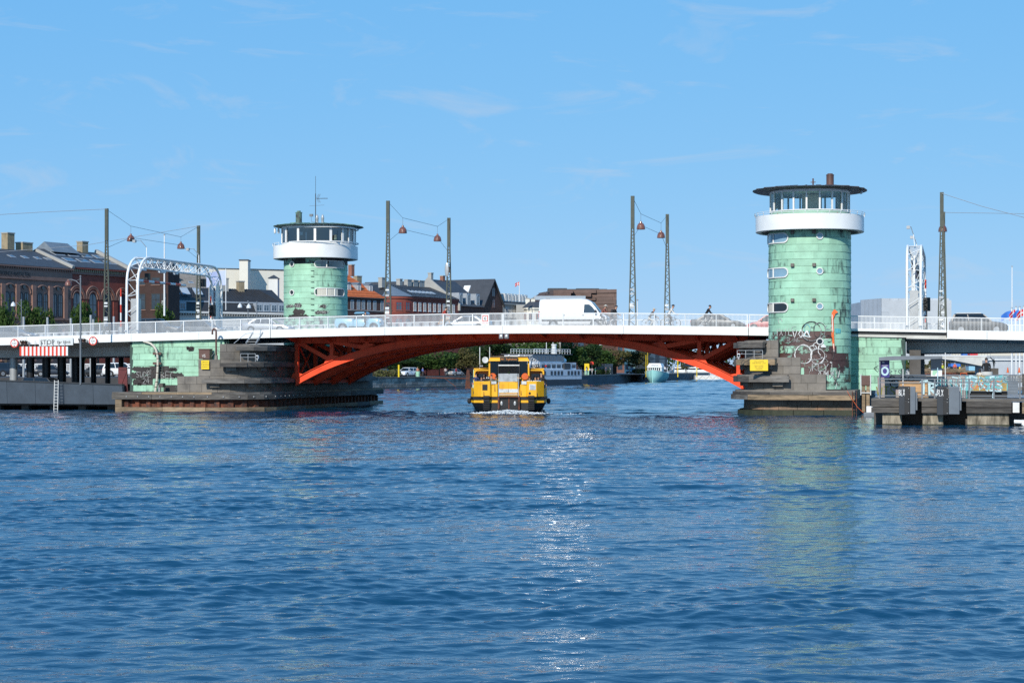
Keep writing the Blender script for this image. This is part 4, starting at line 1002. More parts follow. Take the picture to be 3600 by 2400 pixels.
o = at_bridge('channel_sign', 'white railing plate with a red framed figure 6', 'sign', 1706, 1126, -.06)
MB().bx(-.34, .34, -.03, 0, -.53, .52).build('plate', 'sign_white', o)
MB().bx(-.24, .24, -.036, -.03, -.10, .43).build('red_frame', 'sign_red', o); MB().bx(-.18, .18, -.041, -.036, -.04, .37).build('face', 'sign_white', o)
text('6', .42, 'ink', o, (0, -.046, .165)); text('Meter i vandet', .09, 'sign_red', o, (0, -.036, -.22)); text('BUB', .06, 'ink_grey', o, (0, -.036, -.42))
# lamp column on the ramp
def bell_lamp(root, x, y, z, r=.33, m='lamp_copper', nm='lamp_shade'):
    MB().lathe([(.05, r * 1.9), (r * .22, r * 1.86), (r * .3, r * 1.5), (r * .62, r * 1.3), (r * .86, r * .9), (r * .97, r * .4), (r, 0), (r * .94, 0), (r * .8, r * .7), (r * .2, r * 1.1)], 18, (x, y, z)).build(nm, m, root, 40)
o = at_bridge('lamp_column', 'slim grey lamp column with a copper bell lamp standing on the ramp wall', 'street lamp', 283, 1352, -5.0)
zt = (1352 - 970) * BY(T(283, -5), -5) / F
MB().tube([(0, 0, 0), (0, 0, zt - .1)], [.085, .06], 10).build('post', 'steel_grey', o, 50); MB().ball((0, 0, zt - .03), .09, 10, 6).build('finial', 'steel_grey', o, 50)
MB().tube([(0, 0, zt - .8), (-.45, 0, zt - .42), (-.9, 0, zt - .3), (-1.18, 0, zt - .32)], .04, 8).build('arm', 'steel_grey', o, 50); MB().tube([(0, 0, zt - .25), (-.4, 0, zt - .42)], .02, 6).build('stay', 'steel_grey', o)
bell_lamp(o, -1.18, 0, zt - .85, .30)
# ------------------------------------------------------------------ landing stage beside the nearer tower
JY = 119.0
jt = Vector((PX(3095, JY), JY, 0)); JS = F / JY
def jx(px): return (px - 3095) / JS
def jz(py, dy=0.0): return H + (HZ - py) / F * (JY + dy)
js = thing('landing_stage', 'grey timber landing stage on stained concrete blocks at the water edge', 'jetty', tuple(jt), -TH)
mat('concrete_stain', (.36, .31, .23), .8, var=.25, scale=1.5, c2=(.09, .075, .05), c2t=.56, c2w=.12, c2s=1.4, stretch=(2, 2, .5), bump=.1)
mat('bollard_blue', (.022, .028, .036), .5, var=.2)
mat('bollard_grey', (.13, .155, .18), .5, var=.15)
for a, b in ((3102, 3168), (3240, 3310), (3392, 3532)):
    MB().bx(jx(a), jx(b), .15, 3.4, -1.5, jz(1451)).build('concrete_block', 'concrete_stain', js, bev=.03); MB().bx(jx(a) - .02, jx(b) + .02, .1, 3.4, -1.5, .10).build('algae_band', 'algae', js)
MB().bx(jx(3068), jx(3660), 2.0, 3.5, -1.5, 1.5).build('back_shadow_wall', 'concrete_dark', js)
for a, b in ((3064, 3160), (3237, 3292), (3388, 3540)):
    for i, (z0, z1) in enumerate(((jz(1450), jz(1431)), (jz(1429), jz(1409)))):
        MB().bx(jx(a), jx(b), -.18 - .02 * i, .12, z0, z1).build('plank', 'timber_dark', js, bev=.015)
MB().bx(jx(3064), jx(3660), -.05, 6, jz(1409) + .004, jz(1400)).build('deck', 'timber', js)
for i in range(5): MB().bx(jx(3575), jx(3660), -.22, .0, jz(1450) + i * .15, jz(1450) + i * .15 + .14).build('plank', 'timber_brown', js)
for i in range(5): MB().bx(jx(3575), jx(3660), -.22, .0, jz(1385) + i * .27, jz(1385) + i * .27 + .255).build('plank', 'timber_dark', js)
MB().tube([(jx(3548), -.4, jz(1478)), (jx(3660), -.5, jz(1480))], .13, 12).build('white_pipe', 'white_paint', js, 50); MB().tube([(jx(3575), -.45, jz(1484)), (jx(3600), -.6, jz(1502))], .11, 12).build('white_pipe', 'white_paint', js, 50)
MB().bx(jx(3544), jx(3566), -.05, .2, jz(1447), jz(1412)).build('white_bracket', 'white_dirty', js)
for px, wl, wr, lab in ((3186, 26, 30, 'dark blue grey mooring fender box by the plywood panel'), (3317, 28, 48, 'wider dark blue grey mooring fender box by the railing gate')):
    o = thing('fender_box', lab, 'fender', tuple(jt + Matrix.Rotation(-TH, 3, 'Z') @ Vector((jx(px), -.7, 0))), -TH, 'mooring fender boxes')
    z0, z1 = jz(1456), jz(1357); a, b = -wl / JS, wr / JS
    MB().bx(a, .2, 0, .7, z0, z1).build('face_panel', 'bollard_blue', o, bev=.02)
    zm = (z0 + z1) / 2
    for q0, q1 in ((z0 + .03, zm - .02), (zm + .02, z1 - .03)): MB().bx(-.12, .2, -.03, .0, q0, q1).build('rubber_pad', 'black', o, bev=.01)
    MB().bx(.22, b, .05, .7, z0 + .05, z1 - .02).build('side_panel', 'bollard_grey', o, bev=.02); MB().bx(b, b + .12, .2, .7, z0 + .3, z1 - .4).build('bracket', 'bollard_grey', o)
    for z in (z0 + .12, zm - .1, zm + .1, z1 - .12): MB().bx(.1, .16, -.05, -.03, z - .015, z + .015).build('bolt', 'galv', o)
    spray(o, lambda a_, b_: (a + .2 + a_ * .6, -.012, z1 - .4 + b_ * 1.3), 'BLX', 0, 0, .3, 'ink_white')
# railing
rl = thing('stage_railing', 'grey steel railing along the front of the landing stage', 'railing', tuple(jt), -TH)
for px in (3092, 3238, 3281, 3398, 3481, 3568): MB().bx(jx(px) - .05, jx(px) + .05, .1, .2, jz(1402), jz(1330)).build('post', 'steel_grey', rl)
for py in (1332, 1344, 1390): MB().bx(jx(3092), jx(3568), .12, .18, jz(py) - .03, jz(py) + .03).build('rail', 'steel_grey', rl)
for py in (1354, 1364, 1374): MB().tube([(jx(3398), .15, jz(py)), (jx(3568), .15, jz(py))], .012, 5).build('wire', 'galv', rl)
for i in range(16): x = jx(3300) + i * (jx(3390) - jx(3300)) / 15; MB().bx(x - .025, x + .025, .5, .55, jz(1402), jz(1331)).build('gate_bar', ('ink_teal', 'steel_grey', 'galv')[i % 3], rl)
# graffiti covered low wall behind
gw = thing('low_wall', 'low wall covered in pale blue and ochre graffiti behind the stage railing', 'wall', tuple(jt + Matrix.Rotation(-TH, 3, 'Z') @ Vector((0, 4.2, 0))), -TH)
mat('graffiti_wall', (.20, .42, .46), .7, var=.35, scale=2.5, c2=(.45, .30, .07), c2t=.53, c2w=.03, c2s=1.2)
mat('graffiti_pale', (.34, .29, .25), .75, var=.25, scale=2, c2=(.40, .28, .30), c2t=.6)
k = (JY + 4.2) / JY
def gx(px): return jx(px) * k - .25
def gz(py): return jz(py, 4.2)
MB().bx(gx(3090), gx(3255), 0, .4, gz(1410), gz(1326)).build('wall_panel', 'graffiti_pale', gw)
MB().bx(gx(3256), gx(3388), 0, .4, gz(1410), gz(1324)).build('wall_panel', 'graffiti_pale', gw)
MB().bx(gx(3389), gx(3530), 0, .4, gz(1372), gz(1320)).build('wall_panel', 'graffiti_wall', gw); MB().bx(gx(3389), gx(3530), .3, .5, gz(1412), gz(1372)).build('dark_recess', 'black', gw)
MB().bx(gx(3531), gx(3566), -.1, .4, gz(1385), gz(1322)).build('wall_panel', 'bollard_grey', gw)
gf = lambda a_, b_: (a_, -.012, b_)
for (cx, cy, r_, m, wd) in ((3150, 1348, 17, 'ink', .1), (3150, 1348, 12, 'ink_dirty', .09), (3140, 1332, 12, 'ink', .08), (3180, 1331, 11, 'ink', .07), (3205, 1331, 11, 'ink', .07)):
    ribbon(gw, 'graffiti_ring', [(gx(cx + r_ * math.cos(a) + rnd.uniform(-1, 1)), -.008, gz(cy + r_ * .8 * math.sin(a))) for a in [i * math.pi / 9 for i in range(17)]], [wd * rnd.uniform(.5, 1.2) for _ in range(17)], m)
for w_, px, py, sz, m in (('SUPRE', 3420, 1346, .9, 'ink_blue'), ('OBEY', 3490, 1344, .8, 'ink_teal'), ('RASTE', 3455, 1352, .55, 'ink_orange'), ('TOS', 3345, 1345, .8, 'ink_dirty'), ('WTS', 3120, 1374, .6, 'ink_olive'), ('P', 3500, 1366, 1.0, 'ink_blue'), ('ENSI', 3330, 1352, .5, 'ink_teal')): spray(gw, gf, w_, gx(px), gz(py), sz, m)
spray(gw, lambda a_, b_: (a_, -.115, b_), 'REINES', gx(3550), gz(1328), .32, 'ink_dirty')
pw = thing('plywood_panel', 'bare plywood hoarding panel with the white letters TR beside it', 'panel', tuple(jt + Matrix.Rotation(-TH, 3, 'Z') @ Vector((jx(3205), 2.6, 0))), -TH)
MB().bx(-.95, .95, 0, .06, jz(1402, 2.6), jz(1340, 2.6)).build('sheet', 'plywood', pw)
for x in (-.95, .9): MB().bx(x, x + .08, -.06, 0, jz(1402, 2.6), jz(1338, 2.6)).build('batten', 'timber_brown', pw)
for z in (jz(1395, 2.6), jz(1345, 2.6), jz(1378, 2.6)): MB().bx(-.95, .98, -.05, -.0, z - .05, z + .05).build('batten', 'timber_brown', pw)
spray(pw, lambda a_, b_: (a_, -.09, b_), 'TR', 1.05, jz(1362, 2.6), .85, 'ink_blue', .17)
# shelter
sh_ = thing('boat_shelter', 'grey waiting shelter with a dark blue poster and a map panel', 'shelter', tuple(jt + Matrix.Rotation(-TH, 3, 'Z') @ Vector((0, 1.6, 0))), -TH)
mat('poster_blue', (.035, .025, .19), .4, var=.1, c2=(.10, .06, .32), c2t=.6, scale=2)
zr_ = jz(1262, 1.6)
MB().prism([(jx(3088), zr_ - .1), (jx(3306), zr_ + .02), (jx(3306), zr_ + .2), (jx(3140), zr_ + .2), (jx(3088), zr_ + .12)], -.8, 1.2).build('roof', 'steel_grey', sh_)
MB().bx(jx(3088), jx(3093), -.7, .3, 1.7, zr_ - .05).build('post', 'steel_grey', sh_); MB().bx(jx(3300), jx(3304), .6, .7, 1.7, zr_).build('post', 'steel_grey', sh_)
po = MB().bx(jx(3093), jx(3124), -.3, -.22, jz(1326, 1.6), jz(1264, 1.6)).build('poster_case', 'poster_blue', sh_)
text('HAVNEN', .11, 'ink_white', po, (jx(3108), -.31, jz(1285, 1.6)), sx=.8)
ribbon(po, 'poster_emblem', [(jx(3108) + .2 * math.cos(a), -.306, jz(1304, 1.6) + .24 * math.sin(a)) for a in [i * math.pi / 8 for i in range(17)]], .12, 'ink_blue')
MB().bx(jx(3099), jx(3106), -.308, -.30, jz(1276, 1.6), jz(1270, 1.6)).build('poster_mark', 'sign_white', po)
MB().bx(jx(3266), jx(3304), .55, .6, jz(1298, 1.6), jz(1262, 1.6)).build('glass_panel', 'glass_blue', sh_)
mp = MB().bx(jx(3267), jx(3305), .5, .56, jz(1322, 1.6), jz(1297, 1.6)).build('map_panel', 'sign_white', sh_)
ribbon(mp, 'map_print', [(jx(3275), .494, jz(1318, 1.6)), (jx(3280), .494, jz(1306, 1.6)), (jx(3288), .494, jz(1301, 1.6))], [.15, .3, .1], 'copper')
for px, a, b, lab, m in ((3172, 1297, 1358, 'thin white depth pole in front of the shelter post', 'white_dirty'), (3291, 1292, 1360, 'thin pale blue pole beside the map panel', 'ink_blue'), (3317, 1240, 1355, 'tall thin white pole behind the wider fender box', 'white_dirty')):
    o = tag(MB().tube([(0, 0, jz(1402)), (0, 0, jz(a))], .03, 6).build('marker_pole', m, None), lab, 'pole'); o.location = tuple(jt + Matrix.Rotation(-TH, 3, 'Z') @ Vector((jx(px), .6, 0)))
# ------------------------------------------------------------------ masts, wires and pendant lamps over the roadway
def solve_v(t, px):
    q = (px - 1800) / F
    return (q * (D0 - t * SU) - t * CU) / (SU - q * CU)
def mast(px, py, v, label):
    t = T(px, v); zt = PZ(py, BY(t, v)); zb = ZR(t) - 1.2; h = zt - zb
    o = thing('lattice_mast', label, 'mast', tuple(B(t, v, zb)), -TH, 'lattice masts on the bridge')
    def hw(z): return .30 - .20 * min(z / (h * .75), 1)
    for sx in (-1, 1):
        MB().bar((sx * hw(0), 0, 0), (sx * hw(h * .75), 0, h * .75), .11, .13, (0, 1, 0)).build('leg', 'steel_green', o)
    MB().bx(-.15, .15, -.1, .1, h * .75, h).build('pole_head', 'steel_green', o)
    lc = MB(); z = .1; s_ = 1
    while z < h * .73:
        st = max(.3, hw(z) * 1.7); lc.bar((s_ * hw(z), 0, z), (-s_ * hw(z + st), 0, z + st), .06, .03, (0, 1, 0)); z += st; s_ = -s_
    lc.build('lacing', 'steel_green', o)
    for i in range(6): z = rnd.uniform(.8, 3.6); MB().bx(-hw(z) * .9, hw(z) * .5, -.08, -.06, z, z + rnd.uniform(.1, .25)).build('sticker', rnd.choice(('sign_white', 'galv', 'sign_grey')), o)
    return t, zt
PAIRS = [((375, 733, 1.3), (698, 793, 21.0), ((460, 835, 795), (636, 862, 833)), 'at the striped barrier end'),
         ((1364, 706, 1.3), (1578, 766, 21.0), ((1416, 806, 766), (1538, 835, 796)), 'between the farther tower and the van'),
         ((2224, 689, 1.3), (2346, 753, 21.0), ((2253, 792, 752), (2324, 823, 784)), 'between the van and the nearer tower'),
         ((3311, 676, 1.3), (3317, 745, 21.0), ((3320, 800, 770),), 'beyond the nearer tower')]
for a, b, lamps, where in PAIRS:
    t, z1 = mast(*a, 'near side green lattice mast ' + where); t2, z2 = mast(*b, 'far side green lattice mast ' + where)
    tm = (t + t2) / 2; hang = []
    for i, (px, py, hy) in enumerate(lamps):
        v = solve_v(tm, px) if abs(px - 3320) > 5 else 11.0; Y = BY(tm, v); zl, zh = PZ(py, Y), PZ(hy, Y)
        l = thing('pendant_lamp', ('nearer' if i == 0 else 'farther') + ' rust red bell lamp hung on wires ' + where, 'lamp', tuple(B(tm, v, zl)), -TH, 'bell lamps hung over the roadway')
        bell_lamp(l, 0, 0, -.36, .38, 'lamp_copper'); MB().tube([(0, 0, .05), (0, 0, zh - zl)], .014, 5).build('hanger_rod', 'steel_grey', l)
        hang.append((v, zl, zh))
    wr = bridge_root('span_wire', 'thin span wires carrying the bell lamps ' + where, 'wire')
    up = [(t, a[2], z1 - .1)] + [(tm, v, zh) for v, zl, zh in hang] + [(t2, b[2], z2 - .1)]
    dn = [(t, a[2], z1 - 3.6)] + [(tm, v, zl) for v, zl, zh in hang] + [(t2, b[2], z2 - 3.4)]
    MB().tube(up, .016, 4).build('upper_wire', 'steel_dark', wr); MB().tube(dn, .016, 4).build('lower_wire', 'steel_dark', wr)
for pts, lab in (([P(-60, 758, 163), P(160, 745, 162.7), P(375, 735, 162)], 'pale sagging cable running out of view from the first mast'), ([P(-60, 890, 190), P(300, 862, 188), P(698, 795, 185)], 'pale cable reaching the far mast behind the first lamp'),
                 ([P(3311, 680, 148.5), P(3450, 725, 147), P(3640, 775, 146)], 'pale cable sloping down from the mast beyond the tower'), ([P(3317, 747, 168), P(3640, 752, 163)], 'level pale cable from the far mast beyond the tower')):
    tag(MB().tube(pts, .022, 4).build('cable', 'galv'), lab, 'cable')
# portals
def portal_build(label, t):
    r = thing('barrier_portal', label, 'portal', tuple(B(t, 0, 0)), -TH, 'white portals over the roadway')
    zb, zt = ZR(t) - 1.3, 13.9
    def arc(ins):
        v0, v1, z1 = 1.5 + ins, 20.9 - ins, zt - ins * .95; rr = 2.3 - ins * .8; p = [(v0 - .1 * (1 - ins), zb)]
        for i in range(7): a = math.pi - math.pi / 2 * i / 6; p.append((v0 + rr + rr * math.cos(a), z1 - rr + rr * math.sin(a)))
        for k in range(1, 7): p.append((v0 + rr + (v1 - v0 - 2 * rr) * k / 7, z1))
        for i in range(7): a = math.pi / 2 - math.pi / 2 * i / 6; p.append((v1 - rr + rr * math.cos(a), z1 - rr + rr * math.sin(a)))
        return p + [(v1, zb)]
    o_, i_ = arc(0), arc(1.0)
    def samp(p, n):
        L_ = [0]; 
        for k in range(len(p) - 1): L_.append(L_[-1] + math.dist(p[k], p[k + 1]))
        out = []
        for j in range(n + 1):
            s_ = L_[-1] * j / n; k = max(i for i in range(len(L_)) if L_[i] <= s_ + 1e-9); k = min(k, len(p) - 2); f = (s_ - L_[k]) / (L_[k + 1] - L_[k])
            out.append((p[k][0] + (p[k + 1][0] - p[k][0]) * f, p[k][1] + (p[k + 1][1] - p[k][1]) * f))
        return out
    A, Bq = samp(o_, 44), samp(i_, 44)
    for dt in (-.55, .55): MB().tube([(dt, v, z) for v, z in A], .12, 8).build('outer_chord', 'white_paint', r, 50)
    MB().tube([(0, v, z) for v, z in Bq], .10, 8).build('inner_chord', 'white_paint', r, 50)
    lc = MB()
    for k in range(44):
        for dt in (-.55, .55):
            a, b = (A[k], Bq[k + 1]) if k % 2 else (A[k + 1], Bq[k]); lc.tube([(dt, *a), (0, *b)], .04, 4, False)
        if k % 2: lc.tube([(-.55, *A[k]), (.55, *A[k + 1])], .035, 4, False)
    lc.build('lacing', 'white_paint', r)
    MB().prism([(19.75, zb), (20.95, zb), (20.95, 11.7), (20.6, 12.6), (19.85, 11.9)], -.38, -.34, 'x').build('leg_plate', 'white_paint', r)
    MB().prism([(19.75, zb), (20.95, zb), (20.95, 11.7), (20.6, 12.6), (19.85, 11.9)], .34, .38, 'x').build('leg_plate', 'white_paint', r)
    MB().bx(-.35, .35, 1.9, 2.6, zb, zb + 3.5).build('drive_box', 'galv', r)
    for v in (4.5, 16.5):
        MB().tube([(0, v, zt), (-.1, v + .2, zt + 1.0), (-.3, v - .6, zt + 1.6), (-.5, v - 1.4, zt + 1.55)], .035, 6).build('light_arm', 'white_paint', r); MB().bx(-.62, -.35, v - 1.7, v - 1.4, zt + 1.35, zt + 1.6).build('floodlight', 'galv', r)
    for v, w_ in ((3.6, .7), (7.6, 1.0), (11, .4)): MB().bx(-.3, .1, v, v + w_, 12.7, 13.05).build('camera_box', 'sign_white', r, bev=.03)
    MB().bx(-.25, .15, 4.6, 5.0, 11.9, 12.5).build('signal_head', 'black', r); MB().bx(-.25, .15, 17.4, 17.9, 11.8, 12.6).build('signal_head', 'black', r)
    for i in range(9): MB().lathe([(.12, 0), (.12, 1.2)], 10).build('bar_band', 'sign_red' if i % 2 else 'sign_white', r, 50, (0, 2.4 + i * 1.2, 11.75)).rotation_euler = (R(-90), 0, 0)
    return r
portal_build('white lattice barrier portal spanning the road beside the brick buildings', -36.0)
portal_build('white lattice barrier portal seen edge on beyond the nearer tower', 33.6)
def stripe_pole(px, py, v, label, m1='sign_red'):
    t = T(px, v); zt = PZ(py, BY(t, v)); zb = ZR(t) - 1.2; o = thing('raised_barrier', label, 'barrier', tuple(B(t, v, zb)), -TH, 'raised striped road barriers')
    n = 6; h = zt - zb
    for i in range(n): MB().lathe([(.075, h * i / n), (.075, h * (i + 1) / n)], 8).build('band', m1 if i % 2 else 'sign_white', o, 50)
    MB().bx(-.2, .2, -.2, .2, 0, .9).build('drive_box', 'galv', o)
stripe_pole(425, 1015, 3.0, 'red and white barrier pole raised upright left of the lattice portal leg'); stripe_pole(741, 1042, 19, 'red and white barrier pole raised beside the plated portal leg'); stripe_pole(3254, 983, 8, 'red and white barrier pole raised next to the edge on portal')
for px, py, v, lab in ((747, 1080, 18.6, 'black road signal head beside the plated portal leg'), (3258, 1056, 7, 'black road signal head beside the edge on portal')):
    o = at_bridge('road_signal', lab, 'signal', px, py, v); MB().bx(-.3, .3, -.2, .2, -.9, .25).build('housing', 'black', o, bev=.04)
    for z in (-.6, -.1): MB().tube([(-.12, -.2, z), (-.12, -.36, z)], .13, 10, False).build('hood', 'black', o)
    MB().tube([(0, 0, -3.5), (0, 0, -.9)], .05, 6).build('post', 'steel_dark', o)
o = at_bridge('road_mirror', 'pale oval sign shield on the far lattice mast between tower and van', 'sign', 1571, 948, 20.8); MB().ball((0, 0, 0), 1, 16, 8, (.22, .06, .72)).build('shield', 'galv', o, 60); MB().bx(0, .3, -.03, .03, -.3, .3).build('bracket', 'steel_dark', o)
for px, y0, y1, Y, lab in ((578, 827, 1110, 205, 'slim white flagpole rising behind the barrier portal'), (3558, 938, 1320, 240, 'tall white flagpole behind the black estate car'), (1826, 990, 1060, 395, 'white flagpole on the cream mansard house'), (2241, 1056, 1110, 190, 'thin white pole beside the near lattice mast by the cyclists')):
    p = P(px, y1, Y); o = thing('flagpole', lab, 'flagpole', tuple(p)); hh = (y1 - y0) / F * Y
    MB().tube([(0, 0, 0), (0, 0, hh)], [.11, .06] if Y > 200 else [.05, .04], 8).build('pole', 'white_paint', o, 50); MB().ball((0, 0, hh + .06), .1, 8, 5).build('finial', 'galv', o, 50)
def flag(name, label, px, py, Y, wd, ht, m, sway=.2, cross=None, droop=0.0):
    o = thing(name, label, 'flag', tuple(P(px, py, Y)))
    def pt(u, w_, off=0): return (u * wd, off + sway * math.sin(u * 5), -w_ * ht - droop * u * u * ht)
    n = 10; MB().loft([[pt(i / n, w_) for i in range(n + 1)] for w_ in (0, .5, 1)], caps=False, closed=False).build('cloth', m, o, 60)
    if cross:
        for off in (-.02, .02):
            MB().loft([[pt(i / n, w_, off) for i in range(n + 1)] for w_ in (.42, .58)], caps=False, closed=False).build('cross_band', cross, o, 60); MB().loft([[pt(.3 + .12 * i / 2, w_, off) for i in range(3)] for w_ in (0, .5, 1)], caps=False, closed=False).build('cross_band', cross, o, 60)
    return o
mat('flag_pale', (.50, .56, .78), .8, var=.1); mat('flag_blue', (.05, .19, .60), .8, var=.1); mat('flag_red', (.62, .03, .04), .8, var=.08)
flag('flag', 'pale blue flag blowing behind the plated portal leg', 793, 951, 215, -2.2, 1.7, 'flag_pale', .3, None, .2)
tag(MB().tube([P(794, 945, 215), P(794, 1090, 215)], .05, 6).build('flagpole', 'white_paint'), 'white flagpole carrying the pale blue flag', 'flagpole')
flag('flag', 'small red flag with white cross above the cream mansard house', 1825, 991, 395, -.9, .7, 'flag_red', .1, 'sign_white', .6)
for i, (px, py, m, c) in enumerate(((3557, 1092, 'flag_blue', None), (3572, 1088, 'flag_red', 'sign_white'), (3585, 1088, 'flag_blue', None), (3600, 1086, 'flag_red', 'sign_white'))):
    Y = 232 - i * 6
    lab = ('large blue flag blowing beside the tall white flagpole', 'red flag with white cross next to the large blue flag', 'narrow blue flag between two red flags', 'red flag with white cross at the picture edge')[i]
    flag('flag', lab, px, py, Y, -.9 - (.5 if i == 0 else 0), .8, m, .15, c, .8)
    p = P(px, 1320, Y); o = thing('flagpole', ('short white flagpole carrying the large blue flag', 'short white flagpole carrying the red flag next to it', 'short white flagpole carrying the narrow blue flag', 'short white flagpole of the last red flag')[i], 'flagpole', tuple(p)); hh = (1320 - py + 8) / F * Y
    MB().tube([(0, 0, 0), (0, 0, hh)], .10, 8).build('pole', 'white_paint', o, 50); MB().ball((0, 0, hh + .05), .12, 8, 5).build('finial', 'galv', o, 50)

# ------------------------------------------------------------------ buildings along the quay
mat('brick_red', (.25, .062, .042), .85, var=.25, scale=1.2, bump=.05); mat('brick_dark', (.085, .042, .032), .85, var=.3, scale=1.0, bump=.05); mat('brick_mid', (.30, .13, .085), .85, var=.25, scale=1)
mat('brick_shade', (.052, .027, .022), .85, var=.3, scale=1.0, bump=.05); mat('brick_brown', (.13, .055, .042), .85, var=.25, scale=.8)  # brick_shade: dark brown brick with the shade on its front put into the colour
mat('sandstone', (.27, .155, .12), .85, var=.2, scale=.8, bump=.05); mat('cream', (.72, .68, .58), .8, var=.08, scale=.3); mat('white_plaster', (.70, .68, .63), .8, var=.08, scale=.5)
mat('slate', (.055, .058, .064), .62, var=.25, scale=1.0); mat('slate_blue', (.16, .19, .215), .6, var=.2, scale=.8); mat('roof_orange', (.58, .14, .035), .75, var=.25, scale=1.6, bump=.1); mat('roof_tile_grey', (.30, .27, .235), .8, var=.35, scale=2.2)
mat('roof_black', (.032, .031, .031), .6, var=.3, scale=1); mat('stock_brick', (.33, .26, .16), .85, var=.3, scale=1.4); mat('grey_plaster', (.38, .37, .34), .85, var=.15, scale=.6); mat('cladding_brown', (.15, .095, .075), .7, var=.2, scale=.5, rand=.12); mat('cladding_grey', (.46, .49, .515), .6, var=.12, scale=.4, rand=.04)
mat('shutter', (.36, .42, .47), .6, var=.1); mat('frame_red', (.26, .03, .03), .6, var=.1); mat('lead_grey', (.32, .35, .38), .6, var=.15); mat('pale_green', (.42, .60, .54), .8, var=.1)
WM = {}
def win_mesh(w_, h, fm, style):
    k = (round(w_, 2), round(h, 2), fm, style)
    if k not in WM:
        n = 8 if style == 'arch' else 0; r_ = w_ / 2
        def outl(d):
            if style == 'arch': return [(-r_ + d, d), (r_ - d, d)] + [((r_ - d) * math.cos(math.pi * i / n), h - r_ + (r_ - d) * math.sin(math.pi * i / n)) for i in range(n + 1)]
            return [(-r_ + d, d), (r_ - d, d), (r_ - d, h - d), (-r_ + d, h - d)]
        fw = min(.11, w_ * .12); o_, i_ = outl(0), outl(fw)
        f = MB().loft([[(x, y, z) for x, z in pl] for pl, y in ((o_, .02), (o_, -.06), (i_, -.06), (i_, .0))], caps=False)
        f.bx(-.035, .035, -.05, -.012, fw, h - fw); f.bx(-r_ + fw, r_ - fw, -.05, -.012, h * .6, h * .6 + .06)
        p = MB().add([(x, -.008, z) for x, z in i_], [tuple(range(len(i_)))])
        WM[k] = (f.mesh('window', fm), p.mesh('pane', 'glass_blue'), MB().bx(-r_ - .1, r_ + .1, -.14, .02, -.12, -.01).mesh('sill', 'sandstone' if fm != 'sign_white' else 'white_plaster'))
    return WM[k]
def window(root, x, z, w_, h, fm='sign_white', style='rect', y=0.0, rz=0.0, sill=True):
    f, p, s_ = win_mesh(w_, h, fm, style); o = link('window', f, root, (x, y, z), rz); link('pane', p, o)
    if sill: link('sill', s_, o)
    return o
def YS(px, n=0.0): return (S0 + SD * SS(px, n) + SN * n).y
def street_house(name, label, p0, p1, py_e, py_r, depth, wall, roof, n=0.0, hip=(0, 0), zb=1.9, ridge=.5, eave=.35, cat='building', ends=None):
    if ends is None: A, C = S(SS(p0, n), n), S(SS(p1, n), n)
    else: A, C = P(p0, 0, ends[0]), P(p1, 0, ends[1])
    A, C = Vector((A.x, A.y)), Vector((C.x, C.y)); L = (C - A).length; d = (C - A) / L; inn = Vector((-d.y, d.x)); Ym = (A.y + C.y) / 2
    ze = PZ(py_e, Ym); zr = PZ(py_r, Ym + depth * ridge * inn.y)
    r = thing(name, label, cat, (A.x, A.y, 0), math.atan2(d.y, d.x))
    MB().bx(0, L, 0, depth, zb, ze).build('wall', wall, r)
    if roof:
        yr = depth * ridge; e = eave
        vs_ = [(-.15, -e, ze), (L + .15, -e, ze), (L + .15, depth + e, ze), (-.15, depth + e, ze), (hip[0], yr, zr), (L - hip[1], yr, zr)]
        MB().add(vs_, [(0, 1, 5, 4), (2, 3, 4, 5), (1, 2, 5), (3, 0, 4), (3, 2, 1, 0)]).build('roof', roof, r)
        MB().bx(-.1, L + .1, -e + .02, -e + .16, ze - .28, ze - .003).build('cornice', wall if wall != 'brick_dark' else 'roof_black', r)
    def lx(px, y=0.0):
        q = (px - 1800) / F; b = A + inn * y
        return (q * b.y - b.x) / (d.x - q * d.y)
    return r, L, ze, zr, lx, Ym
def chimney(r, x, y, z0, z1, w_=.9, d=.7, m='stock_brick'):
    c = MB().bx(x - w_ / 2, x + w_ / 2, y - d / 2, y + d / 2, z0, z1).build('chimney', m, r); MB().bx(x - w_ / 2 - .08, x + w_ / 2 + .08, y - d / 2 - .08, y + d / 2 + .08, z1, z1 + .18).build('chimney_cap', 'grey_plaster', c)
def skylight(r, lx_, L, depth, ze, zr, f0, f1, w_, ridge=.5, m='glass_blue'):
    yr = depth * ridge
    def p(x, f, d=.06): return (x, -.35 + (yr + .35) * f, ze + (zr - ze) * f + d)
    o = MB().hexa([p(lx_, f0, .0), p(lx_ + w_, f0, .0), p(lx_ + w_, f1, .0), p(lx_, f1, .0), p(lx_, f0, .12), p(lx_ + w_, f0, .12), p(lx_ + w_, f1, .12), p(lx_, f1, .12)]).build('skylight', 'lead_grey', r)
    MB().add([p(lx_ + .1, f0 + .03, .13), p(lx_ + w_ - .1, f0 + .03, .13), p(lx_ + w_ - .1, f1 - .03, .13), p(lx_ + .1, f1 - .03, .13)], [(0, 1, 2, 3)]).build('pane', m, o)
